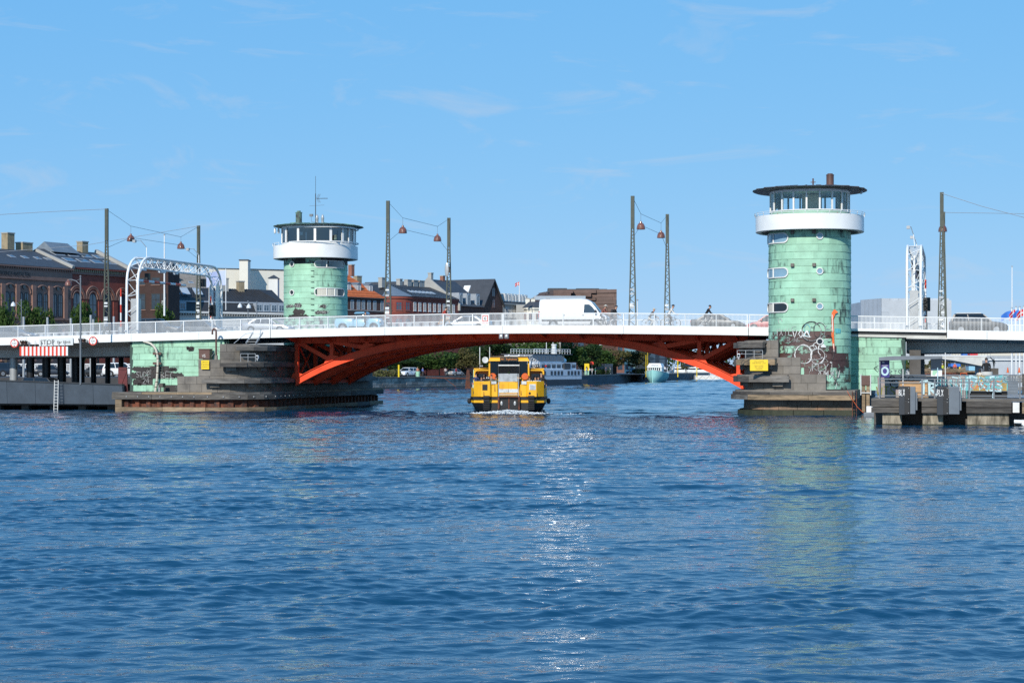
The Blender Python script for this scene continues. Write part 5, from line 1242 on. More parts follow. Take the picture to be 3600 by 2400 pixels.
# 1 sandstone assurance building
r, L, ze, zr, lx, Ym = street_house('assurance_building', 'brown sandstone building lettered with an insurance name under a dark slate roof', -70, 250, 934, 872, 14, 'sandstone', 'slate', eave=.6)
MB().bx(0, L, -.25, 0, ze - 2.1, ze - .35).build('frieze', 'sandstone', r)
for i in range(40): MB().bx(i * L / 40, i * L / 40 + L / 90, -.45, -.2, ze - .55, ze - .3).build('dentil', 'sandstone', r)
text('FORSIKRINGS·ANSTALTEN', 1.05, 'ink', r, (lx(102), -.28, ze - 1.45), align='RIGHT', sx=.62)
MB().bx(0, L, -.3, .02, ze - 6.2 - 1.9, ze - 5.9 - 1.9).build('string_course', 'sandstone', r)
for px in (-18, 35, 83, 150, 202):
    for row, (dz, hh) in enumerate(((7.6, 3.6), (13.6, 3.4))):
        for d in (-.62, .62):
            window(r, lx(px) + d, ze - dz, 1.0, hh, 'steel_dark', 'arch', sill=False)
        MB().lathe([(.30, 0), (.30, .14)], 12).build('roundel', 'glass_dark', r, 40, (lx(px), -.02, ze - dz + hh + .75)).rotation_euler = (R(90), 0, 0)
        mb = MB(); mb.tube([(lx(px) + 1.45 * math.cos(a), -.08, ze - dz + hh - .2 + 1.35 * math.sin(a)) for a in [math.pi * i / 10 for i in range(11)]], .13, 5); mb.build('arch_moulding', 'sandstone', r, 50)
for px in (-45, 8, 60, 117, 176, 228):
    for dz, hh in ((7.9, 5.0), (14.5, 5.0)): MB().bx(lx(px) - .4, lx(px) + .4, -.28, 0, ze - dz, ze - dz + hh).build('pilaster', 'sandstone', r)
for px in (5, 52, 97, 132, 170): skylight(r, lx(px, 5), L, 14, ze, zr, .45, .58, 1.1)
chimney(r, lx(28, 8), 8, zr - .5, zr + 2.5, 1.5, 1.3); chimney(r, lx(85, 8), 8, zr - .5, zr + 1.2, 2.2, 1.5)
MB().bx(L - .5, L + .15, -.4, 7.4, ze - .3, ze).build('parapet', 'grey_plaster', r); MB().bar((L - .1, -.6, ze + .2), (L - .1, 7, zr + .2), .6, .5).build('coping', 'grey_plaster', r)
# 2 red brick building with arched windows
r, L, ze, zr, lx, Ym = street_house('arched_brick_building', 'red brick building with round arched windows and rows of skylights', 250, 456, 945, 880, 14, 'brick_red', 'slate', eave=.5)
MB().bx(.05, L, -.2, 0, ze - 1.1, ze - .3).build('frieze', 'sandstone', r)
for i in range(30): MB().bx(.1 + i * L / 30, .1 + i * L / 30 + L / 75, -.35, -.2, ze - .75, ze - .3).build('bracket', 'stock_brick', r)
MB().bx(.05, L, -.2, .02, ze - 9.3, ze - 9.0).build('string_course', 'brick_dark', r)
for px in (270, 326, 378, 430):
    x = lx(px); window(r, x, ze - 8.6, 1.75, 4.6, 'steel_dark', 'arch', sill=False)
    for rr, m in ((1.25, 'sandstone'), (1.75, 'brick_mid'), (2.05, 'sandstone')):
        mb = MB(); mb.tube([(x + rr * .82 * math.cos(a), -.06, ze - 4.95 + rr * math.sin(a)) for a in [math.pi * i / 12 for i in range(13)]], .13, 5); mb.build('arch_moulding', m, r, 50)
    window(r, x, ze - 13.8, 1.7, 3.2, 'steel_dark', 'arch', sill=False)
for px in (298, 352, 404): MB().bx(lx(px) - .5, lx(px) + .5, -.15, 0, ze - 9, ze - 5.2).build('pilaster', 'brick_red', r)
for k_ in range(4):
    for f0 in (.30, .62): skylight(r, 1.2 + k_ * L / 4.3, L, 14, ze, zr, f0, f0 + .17, L / 6.2)
chimney(r, lx(290, 7), 7, zr - .4, zr + 1.5, 1.4, 1.2)
lt = MB(); y0, y1, x0, x1 = 4.6, 9.4, 1.2, 7.2; zl = zr - .6
lt.add([(x0, y0, zl), (x1, y0, zl), (x1, y1, zl), (x0, y1, zl), (x0 + .3, 7, zl + 1.7), (x1 - .3, 7, zl + 1.7)], [(0, 1, 5, 4), (2, 3, 4, 5), (1, 2, 5), (3, 0, 4)]); lt.build('roof_lantern', 'slate_blue', r)
MB().bar((L - .15, -.5, ze + .25), (L - .15, 7, zr + .3), .7, .5).build('coping', 'grey_plaster', r)
# 3 dark brick building
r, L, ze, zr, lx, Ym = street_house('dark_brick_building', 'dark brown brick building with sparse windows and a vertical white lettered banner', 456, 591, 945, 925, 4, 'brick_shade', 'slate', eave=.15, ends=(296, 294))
for px in (496, 548):
    window(r, lx(px), ze - 2.6, 1.5, 1.2, 'steel_dark'); window(r, lx(px), ze - 6.6, 1.6, 2.6, 'steel_dark'); window(r, lx(px), ze - 11.5, 1.6, 2.4, 'steel_dark')
bn = MB().bx(lx(577) - .45, lx(577) + .45, -.12, -.04, ze - 9.2, ze - 4.0).build('banner', 'ink', r); text('Her er det gamle', .5, 'ink_white', bn, (lx(577) + .15, -.13, ze - 6.4), (R(90), R(90), 0)); text('både kontor', .5, 'ink_white', bn, (lx(577) - .22, -.13, ze - 6.4), (R(90), R(90), 0))
# 4 grey tiled roof behind
r, L, ze, zr, lx, Ym = street_house('tiled_house', 'weathered grey tiled roof house rising behind the black mansard roof', 586, 745, 1012, 962, 9, 'cream', 'roof_tile_grey', ends=(322, 326))
chimney(r, 2, 2, ze, ze + 2.0, 1.6, 1.2); chimney(r, L - 3, 5, zr - 1, zr + .8, .7, .6, 'white_plaster')
for i in range(3): skylight(r, 2 + i * L / 3.4, L, 9, ze, zr, .3, .42, .9)
for i in range(11):                                          # tile courses
    f = i / 11; MB().bar((-.1, -.35 + 4.85 * f, ze + (zr - ze) * f + .05), (L + .1, -.35 + 4.85 * f, ze + (zr - ze) * f + .05), .10, .09).build('tile_course', 'roof_tile_grey', r)
# 5 cream block with tall chimney
r = thing('cream_block', 'plain cream block with a tall square chimney shaft behind the portal', 'building', (0, 0, 0))
a, b = P(735, 944, 375), P(1020, 941, 382); zt = a.z
MB().hexa([(a.x, a.y, 2), (b.x, b.y, 2), (b.x, b.y + 18, 2), (a.x, a.y + 18, 2), (a.x, a.y, zt), (b.x, b.y, zt), (b.x, b.y + 18, zt), (a.x, a.y + 18, zt)]).build('wall', 'cream', r)
MB().hexa([(a.x - .2, a.y - .2, zt), (b.x + .2, b.y - .2, zt), (b.x + .2, b.y + 18, zt), (a.x - .2, a.y + 18, zt), (a.x - .2, a.y - .2, zt + .15), (b.x + .2, b.y - .2, zt + .15), (b.x + .2, b.y + 18, zt + .15), (a.x - .2, a.y + 18, zt + .15)]).build('parapet', 'slate', r)
c0, c1 = P(843, 916, 373), P(873, 916, 373); c = MB().bx(c0.x, c1.x, 372.4, 376, 10, c0.z).build('chimney', 'cream', r); MB().bx(c0.x - .1, c1.x + .1, 372.2, 376.2, c0.z, c0.z + .2).build('chimney_cap', 'slate', c)
c0, c1 = P(944, 978, 345), P(976, 1012, 345); r = thing('stair_tower', 'small white rooftop stair tower with dark cap beside the farther tower', 'building', (0, 0, 0))
MB().bx(c0.x, c1.x, 345, 347.5, 8, c0.z).build('wall', 'white_plaster', r); MB().add([(c0.x - .2, 344.8, c0.z), (c1.x + .2, 344.8, c0.z), (c1.x + .2, 347.7, c0.z), (c0.x - .2, 347.7, c0.z), ((c0.x + c1.x) / 2, 346, c0.z + .7)], [(0, 1, 4), (1, 2, 4), (2, 3, 4), (3, 0, 4), (3, 2, 1, 0)]).build('cap', 'slate', r)
# 6 white house with black mansard roof
r, L, ze, zr, lx, Ym = street_house('mansard_house', 'long white house with bracketed cornice and black mansard roof behind the portal', 588, 1012, 1098, 1010, 13, 'white_plaster', None, ends=(300, 314))
zk = ze + (1098 - 1062) / F * Ym; ztp = PZ(1012, Ym + 3)
MB().loft([[(-.2, -.3, ze), (L + .2, -.3, ze), (L + .2, 13, ze), (-.2, 13, ze)], [(.3, .9, zk), (L, .9, zk), (L, 12, zk), (.3, 12, zk)], [(4, 5.5, ztp), (L, 5.5, ztp), (L, 7.5, ztp), (4, 7.5, ztp)]]).build('roof', 'roof_black', r)
MB().bx(-.3, L + .1, -.75, 0, ze - .25, ze + .06).build('cornice', 'white_plaster', r); MB().bx(.1, L, .7, .95, zk - .1, zk + .14).build('roof_curb', 'lead_grey', r)
for i in range(48): MB().bx(.2 + i * L / 48, .2 + i * L / 48 + L / 110, -.6, -.02, ze - .6, ze - .26).build('bracket', 'grey_plaster', r)
for i in range(4): MB().bx(0, L, -.06, 0, ze - 1.4 - i * .7, ze - 1.34 - i * .7).build('rustication', 'white_plaster', r)
for px in (605, 640, 910, 935, 962, 988):
    x = lx(px); d = MB().bx(x - .7, x + .7, -.15, 1.6, ze + .2, zk - .1).build('dormer', 'lead_grey', r); w_ = window(r, x, ze + .3, 1.1, zk - ze - .6, 'shutter', y=-.16, sill=False)
for px in (608, 645, 690): f = .35; x = lx(px, 2); MB().hexa([(x, 2.2, zk + 1.2), (x + 1.4, 2.2, zk + 1.2), (x + 1.4, 3.5, zk + 2.3), (x, 3.5, zk + 2.3), (x, 2.15, zk + 1.3), (x + 1.4, 2.15, zk + 1.3), (x + 1.4, 3.45, zk + 2.4), (x, 3.45, zk + 2.4)]).build('skylight', 'shutter', r)
chimney(r, lx(787, 5), 5, ztp - 1, ztp + 1.6, 1.3, 1.0, 'grey_plaster'); chimney(r, lx(845, 5), 5, ztp - 1, ztp + 1.2, 1.1, .9)
for i in range(0, 36): x = L * i / 36; MB().bar((x, .95, zk + .06), (x * .9 + 4 * (1 - i / 36) * 1, 5.4, ztp + .03), .09, .06).build('tile_rib', 'roof_black', r)
# 7 orange roofed house
r, L, ze, zr, lx, Ym = street_house('orange_roof_house', 'dark brick house with bright orange tiled roof and three dormers', 1200, 1350, 1045, 960, 11, 'brick_dark', 'roof_orange', hip=(0, 5), ends=(340, 350))
MB().bx(0, L, -.12, 0, ze - 2.6, ze - 2.42).build('string_course', 'grey_plaster', r)
for px in (1238, 1260, 1277, 1297, 1317, 1343): window(r, lx(px), ze - 2.3, .9, 1.75, 'shutter'); window(r, lx(px), ze - 5.2, 1.0, 1.7, 'brick_red', 'arch', sill=False)
for px in (1229, 1264, 1305):
    x = lx(px, 1.2); d = MB().bx(x - .6, x + .6, 1.3, 4.0, ze + .9, ze + 2.5).build('dormer', 'lead_grey', r); MB().prism([(x - .72, ze + 2.5), (x + .72, ze + 2.5), (x, ze + 2.9)], 1.15, 4.2).build('dormer_roof', 'slate_blue', d); window(r, x, ze + 1.1, .85, 1.25, 'sign_white', y=1.28, sill=False)
chimney(r, lx(1238, 5), 5.2, zr - .5, zr + 1.6, .85, .85, 'brick_mid'); chimney(r, L + 1.5, 8, zr - 2.5, zr - .3, 1.4, 1.0, 'stock_brick')
for i in range(9): f = (i + .5) / 9; MB().bar((.0, -.35 + 5.85 * f, ze + (zr - ze) * f + .04), (L - 6 * f, -.35 + 5.85 * f, ze + (zr - ze) * f + .04), .09, .08).build('tile_course', 'roof_orange', r)
# 8 red brick house with rounded corner
s0 = SS(1408); r = thing('round_corner_house', 'red brick house with a rounded corner and red window frames behind the railing', 'building', tuple(S(s0, 0, 0)), S_ROT)
Ym = YS(1450); ze = PZ(1042, Ym); zr = PZ(1000, Ym + 6); L = SS(1612) - s0; rr = 4.2; dp = 13
fp = [(0, dp + 7), (0, rr)] + [(rr - rr * math.cos(a), rr - rr * math.sin(a)) for a in [math.pi / 2 * i / 10 for i in range(1, 11)]] + [(L, 0), (L, dp + 7)]
MB().prism(fp, 1.9, ze, 'z').build('wall', 'brick_red', r, 25)
def fpo(d): return [(-d, dp + 7), (-d, rr)] + [(rr - (rr + d) * math.cos(a), rr - (rr + d) * math.sin(a)) for a in [math.pi / 2 * i / 10 for i in range(1, 11)]] + [(L, -d), (L, dp + 7)]
MB().prism(fpo(.22), ze - .5, ze, 'z').build('cornice', 'brick_red', r, 25); MB().prism(fpo(.12), ze - 3.5, ze - 3.3, 'z').build('string_course', 'brick_red', r, 25)
ap_ = (6.5, 7.0, zr); e = fpo(.35)
mb = MB(); vs_ = [(x, y, ze + .01) for x, y in e[1:13]] + [ap_]; mb.add(vs_, [(i, i + 1, 12) for i in range(11)]); mb.build('corner_roof', 'slate_blue', r)
mb = MB(); mb.add([(-.35, rr, ze + .01), (-.35, dp + 7, ze + .01), (6.5, dp + 7, zr), ap_], [(0, 3, 2, 1)]); mb.add([(rr, -.35, ze + .01), (L, -.35, ze + .01), (L, 7, zr), ap_], [(0, 1, 2, 3)]); mb.add([(L, 7, zr), ap_, (6.5, dp + 7, zr), (L, dp + 7, zr - .5)], [(0, 1, 2, 3)]); mb.build('roof', 'roof_black', r)
for a in (18, 46, 74):
    q = R(a); window(r, rr - rr * math.cos(q), ze - 2.9, 1.3, 1.75, 'frame_red', y=rr - rr * math.sin(q), rz=-(math.pi / 2 - q)); window(r, rr - rr * math.cos(q), ze - 6.3, 1.6, 1.9, 'frame_red', 'arch', y=rr - rr * math.sin(q), rz=-(math.pi / 2 - q), sill=False)
for yy in (rr + 3.0, rr + 6.6, rr + 10): window(r, 0, ze - 2.9, 1.2, 1.75, 'frame_red', y=yy, rz=-math.pi / 2); window(r, 0, ze - 6.3, 1.5, 1.9, 'frame_red', 'arch', y=yy, rz=-math.pi / 2, sill=False)
k_ = 9
for i in range(k_): x = rr + 1.3 + (L - rr - 1.5) * i / k_; window(r, x, ze - 2.9, 1.0, 1.75, 'sign_white')
for i in range(7): x = 8 + i * 1.5; MB().hexa([(x, 2.2, ze + .9), (x + .8, 2.2, ze + .9), (x + .8, 3.4, ze + 1.4), (x, 3.4, ze + 1.4), (x, 2.2, ze + 1.02), (x + .8, 2.2, ze + 1.02), (x + .8, 3.4, ze + 1.52), (x, 3.4, ze + 1.52)]).build('skylight', 'shutter', r)
for x, y, w_ in [(SS(px_, -7.2) - s0, 7.2, w_) for px_, w_ in ((1342, 1.2), (1404, 1.0), (1434, 1.6), (1456, 1.8), (1474, 1.1), (1483, .8))]: chimney(r, x, y, zr - .8, zr + 1.15, w_, .9, 'grey_plaster')
# 9 firewall, warehouses
s1 = SS(1612)
r = thing('dormer_house', 'dark roofed brick house with arched dormers between rounded corner house and gable warehouse', 'building', tuple(S(s1 + .05, 0, 0)), S_ROT)
L = SS(1702) - s1; Ym = YS(1655); ze = PZ(1078, Ym); zr = PZ(988, Ym + 8)
MB().bx(0, L, 0, 14, 1.9, ze).build('wall', 'brick_brown', r)
MB().add([(0, -.4, ze), (L, -.4, ze), (L, 14.4, ze), (0, 14.4, ze), (0, 7.5, zr), (L, 7.5, zr)], [(0, 1, 5, 4), (2, 3, 4, 5), (1, 2, 5), (3, 0, 4), (3, 2, 1, 0)]).build('roof', 'slate', r)
MB().prism([(-.5, ze - 1.0), (-.5, ze + .4), (7.5, zr + .45), (14, ze + .4), (14, ze - 1.0)], -.35, .02, 'x').build('firewall', 'grey_plaster', r)
for x, y, h_ in ((.3, 7.2, 2.2), (6, 7.6, 1.6)): chimney(r, x, y, zr - .5, zr + h_ * .55, .9, .8, 'grey_plaster' if x < 1 else 'brick_mid')
for x in (L * .12, L * .42, L * .78):
    d = MB().bx(x - .8, x + .8, .2, 4, ze + .2, ze + 2.9).build('dormer', 'lead_grey', r); window(r, x, ze + .4, 1.2, 2.3, 'shutter', 'arch', y=.18, sill=False)
for i in range(4): x = L * (.2 + .2 * i); MB().hexa([(x, 4.2, zr - 3.1), (x + .7, 4.2, zr - 3.1), (x + .7, 5.2, zr - 2.1), (x, 5.2, zr - 2.1), (x, 4.1, zr - 3.0), (x + .7, 4.1, zr - 3.0), (x + .7, 5.1, zr - 2.0), (x, 5.1, zr - 2.0)]).build('skylight', 'shutter', r)
s2 = SS(1702); L = SS(1766) - s2; Ym = YS(1735); ze = PZ(1075, Ym); zr = PZ(985, Ym)
r = thing('gable_warehouse', 'tall warehouse with steep dark slate roof and brick gable facing the water', 'building', tuple(S(s2 + .1, 0, 0)), S_ROT)
MB().prism([(0, 1.9), (L, 1.9), (L, ze), (L / 2, zr - .35), (0, ze)], 0, 34).build('wall', 'brick_dark', r)
MB().add([(-.5, -.4, ze - .2), (L / 2, -.4, zr), (L / 2, 34, zr), (-.5, 34, ze - .2), (-.5, -.4, ze + .1), (L / 2, -.4, zr + .3), (L / 2, 34, zr + .3), (-.5, 34, ze + .1)], [(0, 3, 2, 1), (4, 5, 6, 7), (0, 1, 5, 4), (2, 3, 7, 6), (1, 2, 6, 5), (3, 0, 4, 7)]).build('roof', 'slate', r)
MB().add([(L + .5, -.4, ze - .2), (L / 2 + .01, -.4, zr), (L / 2 + .01, 34, zr), (L + .5, 34, ze - .2), (L + .5, -.4, ze + .1), (L / 2 + .01, -.4, zr + .3), (L / 2 + .01, 34, zr + .3), (L + .5, 34, ze + .1)], [(0, 1, 2, 3), (4, 7, 6, 5), (0, 4, 5, 1), (2, 6, 7, 3), (1, 5, 6, 2), (3, 7, 4, 0)]).build('roof', 'slate', r)
for x, z in ((.5, ze - .5), (.36, ze - 3.5), (.64, ze - 3.5), (.5, ze + 2)): window(r, L * x, z, 1.4, 2.2, 'brick_brown', 'arch', sill=False)
MB().hexa([(L * .22, 5, zr - 2.9), (L * .22, 6.6, zr - 2.9), (L * .34, 6.6, zr - 1.5), (L * .34, 5, zr - 1.5), (L * .20, 5, zr - 2.5), (L * .20, 6.6, zr - 2.5), (L * .32, 6.6, zr - 1.1), (L * .32, 5, zr - 1.1)]).build('skylight', 'sign_white', r)
# 10 cream mansard house and turret
r, L, ze, zr, lx, Ym = street_house('cream_mansard_house', 'cream house with a row of white dormers beyond the gable warehouse', 1768, 1862, 1068, 1030, 12, 'grey_plaster', 'slate', ridge=.4)
MB().prism([(0, ze), (4.5, zr + .3), (9, ze)], -.2, .05, 'x').build('end_gable', 'grey_plaster', r)
for i in range(7): x = 1 + i * (L - 1.5) / 7; d = MB().bx(x, x + 1.3, .1, 2.6, ze + .4, ze + 2.2).build('dormer', 'white_plaster', r); window(r, x + .65, ze + .6, .85, 1.3, 'sign_white', y=.09, sill=False)
for i in range(8): x = .9 + i * (L - 1.4) / 8; window(r, x + .6, ze - 3.1, 1.0, 2.0, 'sign_white')
chimney(r, .8, 5, zr - .5, zr + 1.6, 1.2, 1.0, 'grey_plaster')
p = P(1878, 1088, 405); r = thing('corner_turret', 'cream corner house with dark pyramid roof partly hidden behind the white van', 'building', (p.x, p.y, 0))
MB().lathe([(2.3, 1.9), (2.3, p.z), (2.6, p.z + .02), (2.6, p.z + .4)], 8).build('wall', 'cream', r); MB().lathe([(2.7, p.z + .42), (1.2, p.z + 1.7), (.1, p.z + 1.75)], 8).build('roof', 'slate', r)
for i in range(8): a = math.pi / 4 * i + math.pi / 8; window(r, 2.15 * math.cos(a), p.z - 2.6, .9, 1.7, 'brick_mid', y=2.15 * math.sin(a), rz=a + math.pi / 2, sill=False)
MB().bx(-4, 6, 4, 12, 2, p.z + 1.2).build('rear_wing', 'grey_plaster', r)
for x in (-1.4, -.2, 3.2): chimney(r, x, 6, p.z + 1.2, p.z + 2.6, .9, .9, 'cream')
# 11 brown clad block
r = thing('brown_clad_block', 'large flat roofed block with staggered brown horizontal cladding behind the van', 'building', (0, 0, 0))
a, m_, b = P(1893, 1030, 490), P(1945, 1020, 472), P(2168, 1020, 466)
zt = m_.z
MB().prism([(a.x, a.y), (m_.x, m_.y), (b.x, b.y), (b.x + 1, b.y + 40), (a.x - 2, a.y + 40)], 2, zt - .3, 'z').build('wall', 'brick_dark', r)
for row in range(14):
    z0 = zt - (row + 1) * .95; x = m_.x + rnd.uniform(-2.0, 0)
    while x < b.x:
        l = rnd.uniform(3.5, 7); x0, x1 = max(x, m_.x), min(x + l, b.x); f0, f1 = (x0 - m_.x) / (b.x - m_.x), (x1 - m_.x) / (b.x - m_.x); d = rnd.uniform(.05, .45)
        if x1 - x0 > .2: MB().hexa([(x0 + .02, m_.y + (b.y - m_.y) * f0 - d, z0 + .03), (x1 - .02, m_.y + (b.y - m_.y) * f1 - d, z0 + .03), (x1 - .02, b.y + 1, z0 + .03), (x0 + .02, b.y + 5, z0 + .03), (x0 + .02, m_.y + (b.y - m_.y) * f0 - d, z0 + .93), (x1 - .02, m_.y + (b.y - m_.y) * f1 - d, z0 + .93), (x1 - .02, b.y + 1, z0 + .93), (x0 + .02, b.y + 5, z0 + .93)]).build('cladding_board', 'cladding_brown', r)
        x += l
    for k_ in range(2):
        f0, f1 = k_ / 2 + .01, (k_ + 1) / 2 - .01; d = rnd.uniform(.05, .3); q0_, q1_ = a.lerp(m_, f0), a.lerp(m_, f1)
        MB().hexa([(q0_.x, q0_.y - d, z0 + .03), (q1_.x, q1_.y - d, z0 + .03), (q1_.x, q1_.y + 1, z0 + .03), (q0_.x, q0_.y + 1, z0 + .03), (q0_.x, q0_.y - d, z0 + .93), (q1_.x, q1_.y - d, z0 + .93), (q1_.x, q1_.y + 1, z0 + .93), (q0_.x, q0_.y + 1, z0 + .93)]).build('cladding_board', 'cladding_brown', r)
for px, w_ in ((1960, 5), (2014, 7), (2068, 6), (2118, 3)): q = P(px, 1020, 475); MB().bx(q.x - w_ / 2, q.x + w_ / 2, 476 + px % 7, 483 + px % 7, zt - .4 + px % 5 * .01, zt + .5 + rnd.random() * .4).build('roof_plant', 'slate', r)
q = P(1960, 1048, 460); MB().bx(q.x - 6, q.x + 7, 458, 461, q.z - .5, q.z + .5).build('roof_terrace', 'shutter', r)
# 12 grey box
r = thing('grey_clad_block', 'pale grey windowless metal clad block beyond the edge on portal', 'building', (0, 0, 0))
a, m_, b = P(3026, 1062, 330), P(3098, 1054, 322), P(3345, 1054, 320)
MB().prism([(a.x, a.y), (m_.x, m_.y), (b.x, b.y), (b.x, b.y + 30), (a.x, a.y + 20)], 2, a.z, 'z').build('wall', 'cladding_grey', r)
for i in range(5): q0_, q1_ = a.lerp(m_, i / 5 + .006), a.lerp(m_, (i + 1) / 5 - .006); MB().hexa([(q0_.x, q0_.y - .12, 6), (q1_.x, q1_.y - .12, 6), (q1_.x, q1_.y + .5, 6), (q0_.x, q0_.y + .5, 6), (q0_.x, q0_.y - .12, a.z + .4), (q1_.x, q1_.y - .12, a.z + .4), (q1_.x, q1_.y + .5, a.z + .4), (q0_.x, q0_.y + .5, a.z + .4)]).build('cladding_panel', 'cladding_grey', r)
for i in range(8):
    for j in range(4): x0, x1 = m_.x + (b.x - m_.x) * i / 8, m_.x + (b.x - m_.x) * (i + 1) / 8; MB().bx(x0 + .015, x1 - .015, m_.y - .25, m_.y + .2, 6 + j * (a.z - 5.6) / 4 + .015, 6 + (j + 1) * (a.z - 5.6) / 4 - .015).build('cladding_panel', 'cladding_grey', r)
# ------------------------------------------------------------------ trees
def leaf_mat(name, c1, c2):
    m = bpy.data.materials.new(name); m.use_nodes = True; t = m.node_tree; n = t.nodes; b = n['Principled BSDF']; b.inputs['Roughness'].default_value = .7; b.inputs['Specular IOR Level'].default_value = .2
    g = n.new('ShaderNodeNewGeometry'); mx = n.new('ShaderNodeMixRGB'); mx.inputs[1].default_value = (*c1, 1); mx.inputs[2].default_value = (*c2, 1); t.links.new(g.outputs['Random Per Island'], mx.inputs[0]); t.links.new(mx.outputs[0], b.inputs['Base Color'])
    tr = n.new('ShaderNodeBsdfTranslucent'); t.links.new(mx.outputs[0], tr.inputs[0]); ms = n.new('ShaderNodeMixShader'); ms.inputs[0].default_value = .25
    t.links.new(b.outputs[0], ms.inputs[1]); t.links.new(tr.outputs[0], ms.inputs[2]); t.links.new(ms.outputs[0], n['Material Output'].inputs['Surface']); MT[name] = m
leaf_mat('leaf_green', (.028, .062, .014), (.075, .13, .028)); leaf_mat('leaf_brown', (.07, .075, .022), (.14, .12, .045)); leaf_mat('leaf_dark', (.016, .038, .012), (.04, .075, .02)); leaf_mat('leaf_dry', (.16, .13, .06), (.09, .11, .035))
mat('bark', (.07, .055, .042), .9, var=.3, scale=3, bump=.2)
def leaf_cloud(seed, N, lobes, size):
    r = np.random.RandomState(seed); out = []
    for (cx, cy, cz, rx, ry, rz), f in lobes:
        k = int(N * f); d = r.normal(size=(k, 3)); d /= np.linalg.norm(d, axis=1)[:, None]
        rad = np.clip(r.normal(.86, .16, k), .25, 1.15)[:, None]
        out.append(np.array([cx, cy, cz]) + d * rad * np.array([rx, ry, rz]))
    c = np.concatenate(out); k = len(c)
    a = r.normal(size=(k, 3)); a /= np.linalg.norm(a, axis=1)[:, None]; b = np.cross(a, r.normal(size=(k, 3))); b /= np.linalg.norm(b, axis=1)[:, None]
    s = (size * r.uniform(.6, 1.4, k))[:, None]; a *= s; b *= s * .7
    V = np.stack([c - a, c + b * .9, c + a, c - b * .9], 1).reshape(-1, 3); Q = np.arange(4 * k).reshape(-1, 4)
    return V, Q
TREES = {}
def tree(label, loc, h, wd, m='leaf_green', trunk=.28, seed=0, N=2600, group='trees along the quay', name='quay_tree'):
    o = thing(name, label, 'tree', loc, rnd.uniform(0, 6), group)
    key = (seed % 4, m)
    if key not in TREES:
        r = random.Random(seed % 4 + 11); lobes = []
        for i in range(11):
            a = r.uniform(0, 6.28); q = r.uniform(.12, .62); z = r.uniform(.30, .86); lobes.append(((q * .5 * math.cos(a), q * .5 * math.sin(a), z, r.uniform(.15, .24), r.uniform(.15, .24), r.uniform(.09, .16)), 1 / 12))
        lobes.append(((0, 0, .58, .36, .36, .32), 1 / 12))
        me = np_mesh('crown', [leaf_cloud(seed % 4 + 3, N, lobes, .030)], MT[m])
        tb = MB(); tb.tube([(0, 0, 0), (.004, 0, .2), (-.006, .004, .45), (0, 0, .62)], [.024, .019, .014, .006], 7)
        for i in range(6):
            a = i * 1.05 + r.random(); z = .26 + .05 * i; tb.tube([(0, 0, z), (.13 * math.cos(a), .13 * math.sin(a), z + .13), (.27 * math.cos(a), .27 * math.sin(a), z + .24)], [.011, .007, .003], 5)
        TREES[key] = (me, tb.mesh('trunk', 'bark', 50))
    me, tm = TREES[key]
    link('crown', me, o, scale=(wd, wd, h)); link('trunk', tm, o, scale=(h, h, h))
    return o
def qtree(px, n, py_top, wpx, lab, m='leaf_green', seed=0, zb=2.0, name='quay_tree', group='trees along the quay'):
    p = Q(px, 19 - n, zb) if name == 'quay_tree' else S(SS(px, n), n, zb); h = PZ(py_top, p.y) - zb; tree(lab, tuple(p), h / .92, wpx * p.y / F * 1.1, m, seed=seed, name=name, group=group)
for i, (px, n, top, w_, m, lab) in enumerate((
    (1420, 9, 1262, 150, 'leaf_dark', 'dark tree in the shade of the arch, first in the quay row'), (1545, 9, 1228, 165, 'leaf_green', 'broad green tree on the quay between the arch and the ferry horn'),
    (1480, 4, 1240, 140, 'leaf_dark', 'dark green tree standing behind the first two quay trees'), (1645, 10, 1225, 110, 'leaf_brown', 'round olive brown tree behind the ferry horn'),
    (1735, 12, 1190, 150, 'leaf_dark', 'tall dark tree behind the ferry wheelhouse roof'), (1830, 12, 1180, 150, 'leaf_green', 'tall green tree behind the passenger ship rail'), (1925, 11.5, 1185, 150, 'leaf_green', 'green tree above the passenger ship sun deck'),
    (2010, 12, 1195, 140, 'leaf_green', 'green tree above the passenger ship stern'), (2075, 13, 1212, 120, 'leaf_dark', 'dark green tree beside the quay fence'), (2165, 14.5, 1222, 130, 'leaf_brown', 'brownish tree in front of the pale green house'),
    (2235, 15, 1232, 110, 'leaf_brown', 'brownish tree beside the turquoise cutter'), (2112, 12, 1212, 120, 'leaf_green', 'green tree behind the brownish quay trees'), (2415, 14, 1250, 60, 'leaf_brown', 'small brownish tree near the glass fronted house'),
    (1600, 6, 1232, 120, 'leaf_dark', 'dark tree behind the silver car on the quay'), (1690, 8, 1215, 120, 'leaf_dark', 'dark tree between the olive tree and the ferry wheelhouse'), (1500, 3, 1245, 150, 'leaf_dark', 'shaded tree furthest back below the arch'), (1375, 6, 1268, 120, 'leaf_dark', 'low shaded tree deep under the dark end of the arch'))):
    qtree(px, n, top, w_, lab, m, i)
for i, (px, n, top, w_, lab) in enumerate(((22, 15, 1042, 115, 'leafy green street tree at the picture edge before the sandstone building'), (105, 14, 1072, 110, 'leafy street tree below the second pair of sandstone windows'), (165, 15, 1095, 80, 'low street tree beside the copper lamp column'),
    (285, 15, 1070, 100, 'street tree before the arched brick windows'), (345, 13, 1100, 80, 'low street tree next to the first lattice mast'), (566, 14, 1080, 90, 'street tree before the dark brick building'))):
    qtree(px, n, top, w_, lab, 'leaf_green', i + 1, 2.6, 'street_tree', 'street trees before the brick buildings')
land('road', [(-150, 205), (-36, 205), (-42, 262), (-70, 268), (-150, 268)], 1.9, 2.62, 'asphalt')
